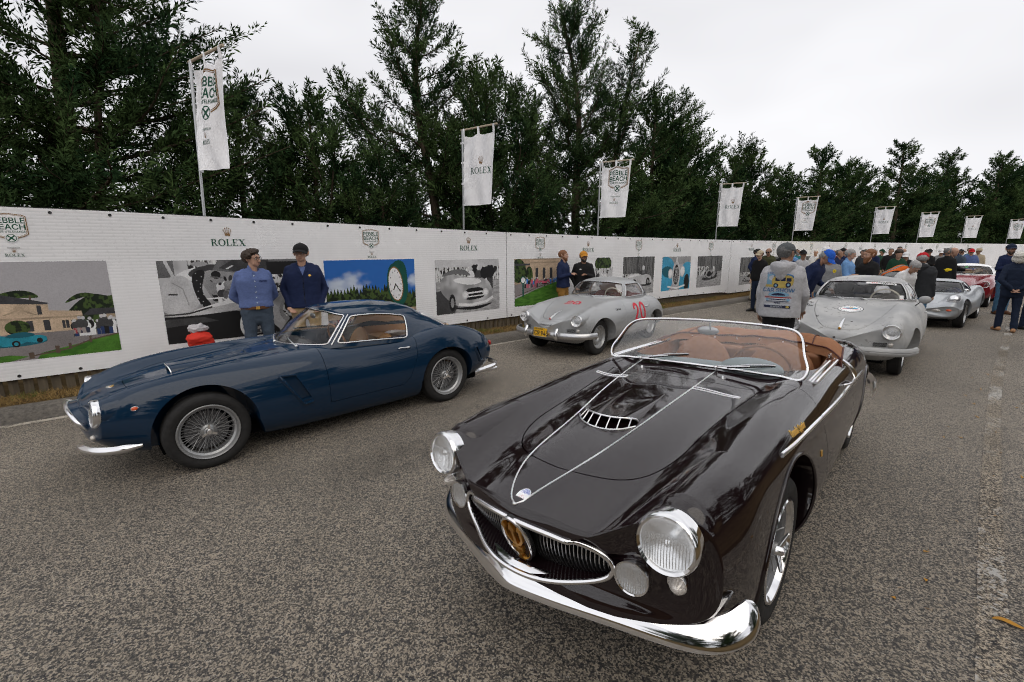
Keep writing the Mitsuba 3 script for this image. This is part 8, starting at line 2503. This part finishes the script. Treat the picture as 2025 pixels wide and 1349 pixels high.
# ================================================================== the crowd at the end of the line
POSES = [dict(arms=('down', 'down'), seed=31), dict(arms=('pocket', 'pocket'), headp=.15, seed=32), dict(arms=('crossed', 'crossed'), heady=.4, seed=33), dict(arms=('forward', 'down'), headp=.3, heady=-.3, seed=34), dict(arms=('down', 'pocket'), heady=-.6, seed=35)]
CROWD = [  # x, y, height, heading offset, top, bottom, hair, style, cap, pose, build, label
    (10.55, 12.60, 1.74, .5, 'green', 'denimdark', 'brown', 'curly', None, 3, .2, 'young man with curly brown hair in dark green hooded sweatshirt looking down'),
    (11.75, 13.75, 1.66, .2, 'black', 'charcoal', 'dark', 'cap', 'white', 3, .4, 'person in black with a white cap bowed over a phone'),
    (12.00, 12.72, 1.76, 2.6, 'black', 'denimdark', 'greydark', 'short', None, 0, .7, 'broad man in black jacket seen from behind beside the bald man with yellow cloth'),
    (12.35, 12.95, 1.78, 1.4, 'black', 'charcoal', 'greydark', 'bald', None, 3, .6, 'bald man in black hooded jacket holding a yellow cloth'),
    (9.35, 13.2, 1.74, .9, 'navy', 'denimdark', 'greydark', 'short', None, 2, .5, 'man in dark blue jacket with dark hair left of the green hooded sweatshirt'),
    (9.95, 13.9, 1.78, -.4, 'navy', 'charcoal', 'dark', 'cap', 'black', 4, .4, 'man in navy with a black cap behind the green hooded sweatshirt'),
    (7.55, 11.2, 1.66, .2, 'navy', 'denim', 'grey', 'curly', None, 1, .4, 'older woman with grey curls in navy quilted top over blue shirt'),
    (7.35, 12.3, 1.72, -.5, 'navy', 'denimdark', 'dark', 'cap', 'denimdark', 0, .4, 'man in dark navy cap left of the grey curled woman'),
    (6.95, 12.9, 1.74, -.7, 'black', 'denimdark', 'dark', 'cap', 'beige', 1, .3, 'person in a beige cap at the left end of the crowd'),
    (7.95, 12.6, 1.74, .9, 'heather', 'denim', 'dark', 'cap', 'black', 4, .5, 'man in light grey top with black cap behind the grey curled woman'),
    (8.7, 12.8, 1.80, .3, 'beige', 'khaki', 'white', 'hat', 'white', 2, .5, 'man in a pale straw hat beside the bright blue shirt'),
    (10.9, 15.2, 1.70, .4, 'orange', 'denim', 'ginger', 'bob', None, 1, .3, 'woman with ginger bob and orange top in the middle of the crowd'),
    (11.6, 16.2, 1.66, -.3, 'slate', 'denimdark', 'brown', 'bob', None, 0, .3, 'woman with brown bob in slate coat'),
    (12.6, 16.6, 1.72, .8, 'charcoal', 'denimdark', 'dark', 'short', None, 3, .3, 'dark haired man in charcoal top beside the woman in slate coat'),
    (13.5, 17.2, 1.74, 2.4, 'navy', 'khaki', 'grey', 'short', None, 0, .5, 'grey haired man in navy top and khaki trousers seen from behind'),
    (14.6, 17.8, 1.76, .2, 'black', 'denimdark', 'dark', 'short', None, 4, .4, 'dark haired man in black left of the red coupe roof'),
    (15.9, 17.6, 1.72, -.6, 'black', 'charcoal', 'dark', 'cap', 'black', 2, .4, 'man all in black with black cap above the white roof'),
    (16.9, 18.2, 1.72, .5, 'midgrey', 'denim', 'dark', 'cap', 'white', 3, .4, 'man in mid grey top with white cap above the white roof'),
    (17.5, 18.0, 1.70, 2.2, 'slate', 'denimdark', 'dark', 'cap', 'charcoal', 0, .7, 'broad man in slate jacket seen from behind above the white roof'),
    (18.3, 18.4, 1.72, .1, 'oxford', 'khaki', 'grey', 'cap', 'red', 1, .4, 'man in oxford blue shirt with red cap'),
    (16.6, 19.8, 1.84, .2, 'black', 'black', 'dark', 'short', None, 3, .3, 'tall dark haired person raising a camera at the back'),
    (19.6, 19.4, 1.72, -.3, 'beige', 'beige', 'grey', 'hat', 'beige', 4, .4, 'person in beige with a beige straw hat by the right edge'),
    (14.3, 20.5, 1.70, .6, 'maroonc', 'denimdark', 'sandy', 'short', None, 0, .4, 'sandy haired man in maroon top far back'),
    (12.9, 19.6, 1.72, -.2, 'white', 'khaki', 'white', 'short', None, 1, .5, 'white haired man in white shirt far back'),
    (11.5, 18.6, 1.76, .7, 'tealc', 'denim', 'brown', 'short', None, 2, .4, 'brown haired man in teal top far back'),
    (10.3, 16.9, 1.72, -.8, 'skyblue', 'khaki', 'grey', 'short', None, 0, .5, 'grey haired man in sky blue shirt behind the crowd'),
    (15.6, 21.6, 1.74, .3, 'navy', 'denimdark', 'dark', 'cap', 'red', 4, .4, 'man in navy with red cap far back'),
    (17.2, 22.5, 1.72, -.4, 'olive', 'khaki', 'brown', 'cap', 'olive', 0, .4, 'man in olive with olive cap far back'),
    (19.0, 22.4, 1.74, .5, 'black', 'denimdark', 'greydark', 'bald', None, 1, .5, 'balding man in black far back at right'),
    (20.6, 22.9, 1.70, 1.9, 'heather', 'denim', 'brown', 'bob', None, 0, .3, 'woman with brown bob in light grey far back at right'),
    (22.3, 23.8, 1.74, .2, 'denimdark', 'denimdark', 'dark', 'short', None, 2, .4, 'dark haired man in dark denim at far right'),
    (18.2, 24.6, 1.72, .1, 'brownc', 'denimdark', 'dark', 'short', None, 3, .4, 'dark haired man in brown jacket at the very back'),
    (13.6, 22.3, 1.74, -.5, 'charcoal', 'charcoal', 'greydark', 'cap', 'navy', 4, .4, 'man in charcoal with navy cap at the back of the crowd'),
    (21.4, 25.6, 1.72, .5, 'white', 'denim', 'dark', 'cap', 'royal', 0, .4, 'man in white with royal blue cap at the very back'),
    (24.5, 25.6, 1.74, -.2, 'navy', 'khaki', 'grey', 'hat', 'white', 1, .4, 'person in navy with a white hat by the right edge far back'),
    (9.3, 15.9, 1.70, .5, 'black', 'denimdark', 'brown', 'bob', None, 2, .3, 'woman with brown bob in black left of the yellow coupe'),
    (15.2, 19.0, 1.73, 1.0, 'green', 'khaki', 'grey', 'cap', 'green', 1, .5, 'man in dark green with green cap behind the red coupe'),
    (20.2, 20.4, 1.75, .8, 'denim', 'denimdark', 'brown', 'short', None, 4, .4, 'brown haired man in denim shirt near the right edge'),
]
for (x, y, H, off, top, bot, hair, style, cap, ps, bd, lab) in CROWD:
    kw = dict(POSES[ps])
    k, W, f = person(lab, (x, y, 0), to_cam(x, y, off), H, top, bot, 'shoe_black', hair, style, cap, 'skin' if ps % 2 else 'skin_tan', build=bd, fine=False, group='crowd round the far cars', **kw)
cl = thing('yellow_cloth', 'bright yellow cloth held by the bald man in black', 'cloth')
cm = soft(sph((0, 0, 0), (.09, .12, .06), 20), .02, 2, .02, 3, 14)
part('cloth', cm, 'cloth_yellow', cl, smooth=True, pose=pose(11.98, 12.62, 1.15))

# bag heap by the wall behind the blue coupe bonnet
bg = thing('jacket_heap', 'orange red jacket on a black bag heaped at the foot of the wall', 'bag')
hp_ = soft(sph((0, 0, .33), (.20, .17, .33), 20) + sph((.05, .14, .25), (.17, .16, .26), 18), .025, 2, .02, 3, 9)
part('bag', hp_, 'cloth_black', bg, smooth=True, pose=pose(-4.12, 5.90, -.06, .7))
part('jacket', soft(sph((0, 0, .72), (.145, .12, .10), 20) + sph((.02, .03, .66), (.155, .13, .08), 18), .02, 2, .016, 4, 12), 'cloth_orangered', bg, smooth=True, pose=pose(-4.12, 5.90, -.06, .7))
paint('cloth_orangered', (.60, .035, .02), .7, .3)
paint('clear_wrap', (.45, .43, .45), .25, .6)
part('wrap', soft(sph((0, .02, .85), (.12, .08, .06), 16), .015, 1, .03, 5, 16), 'clear_wrap', bg, smooth=True, pose=pose(-4.12, 5.90, -.06, .7))
cp_ = thing('paper_cup', 'small pale cup lying in the gutter beyond the silver coupe', 'cup')
part('cup', moved(rev([(0, 0), (.035, 0), (.045, .09), (.043, .09), (.033, .004), (0, .004)], 'y', 20), pose(5.95, 14.15, .05)), 'cream_wheel', cp_, smooth=30)
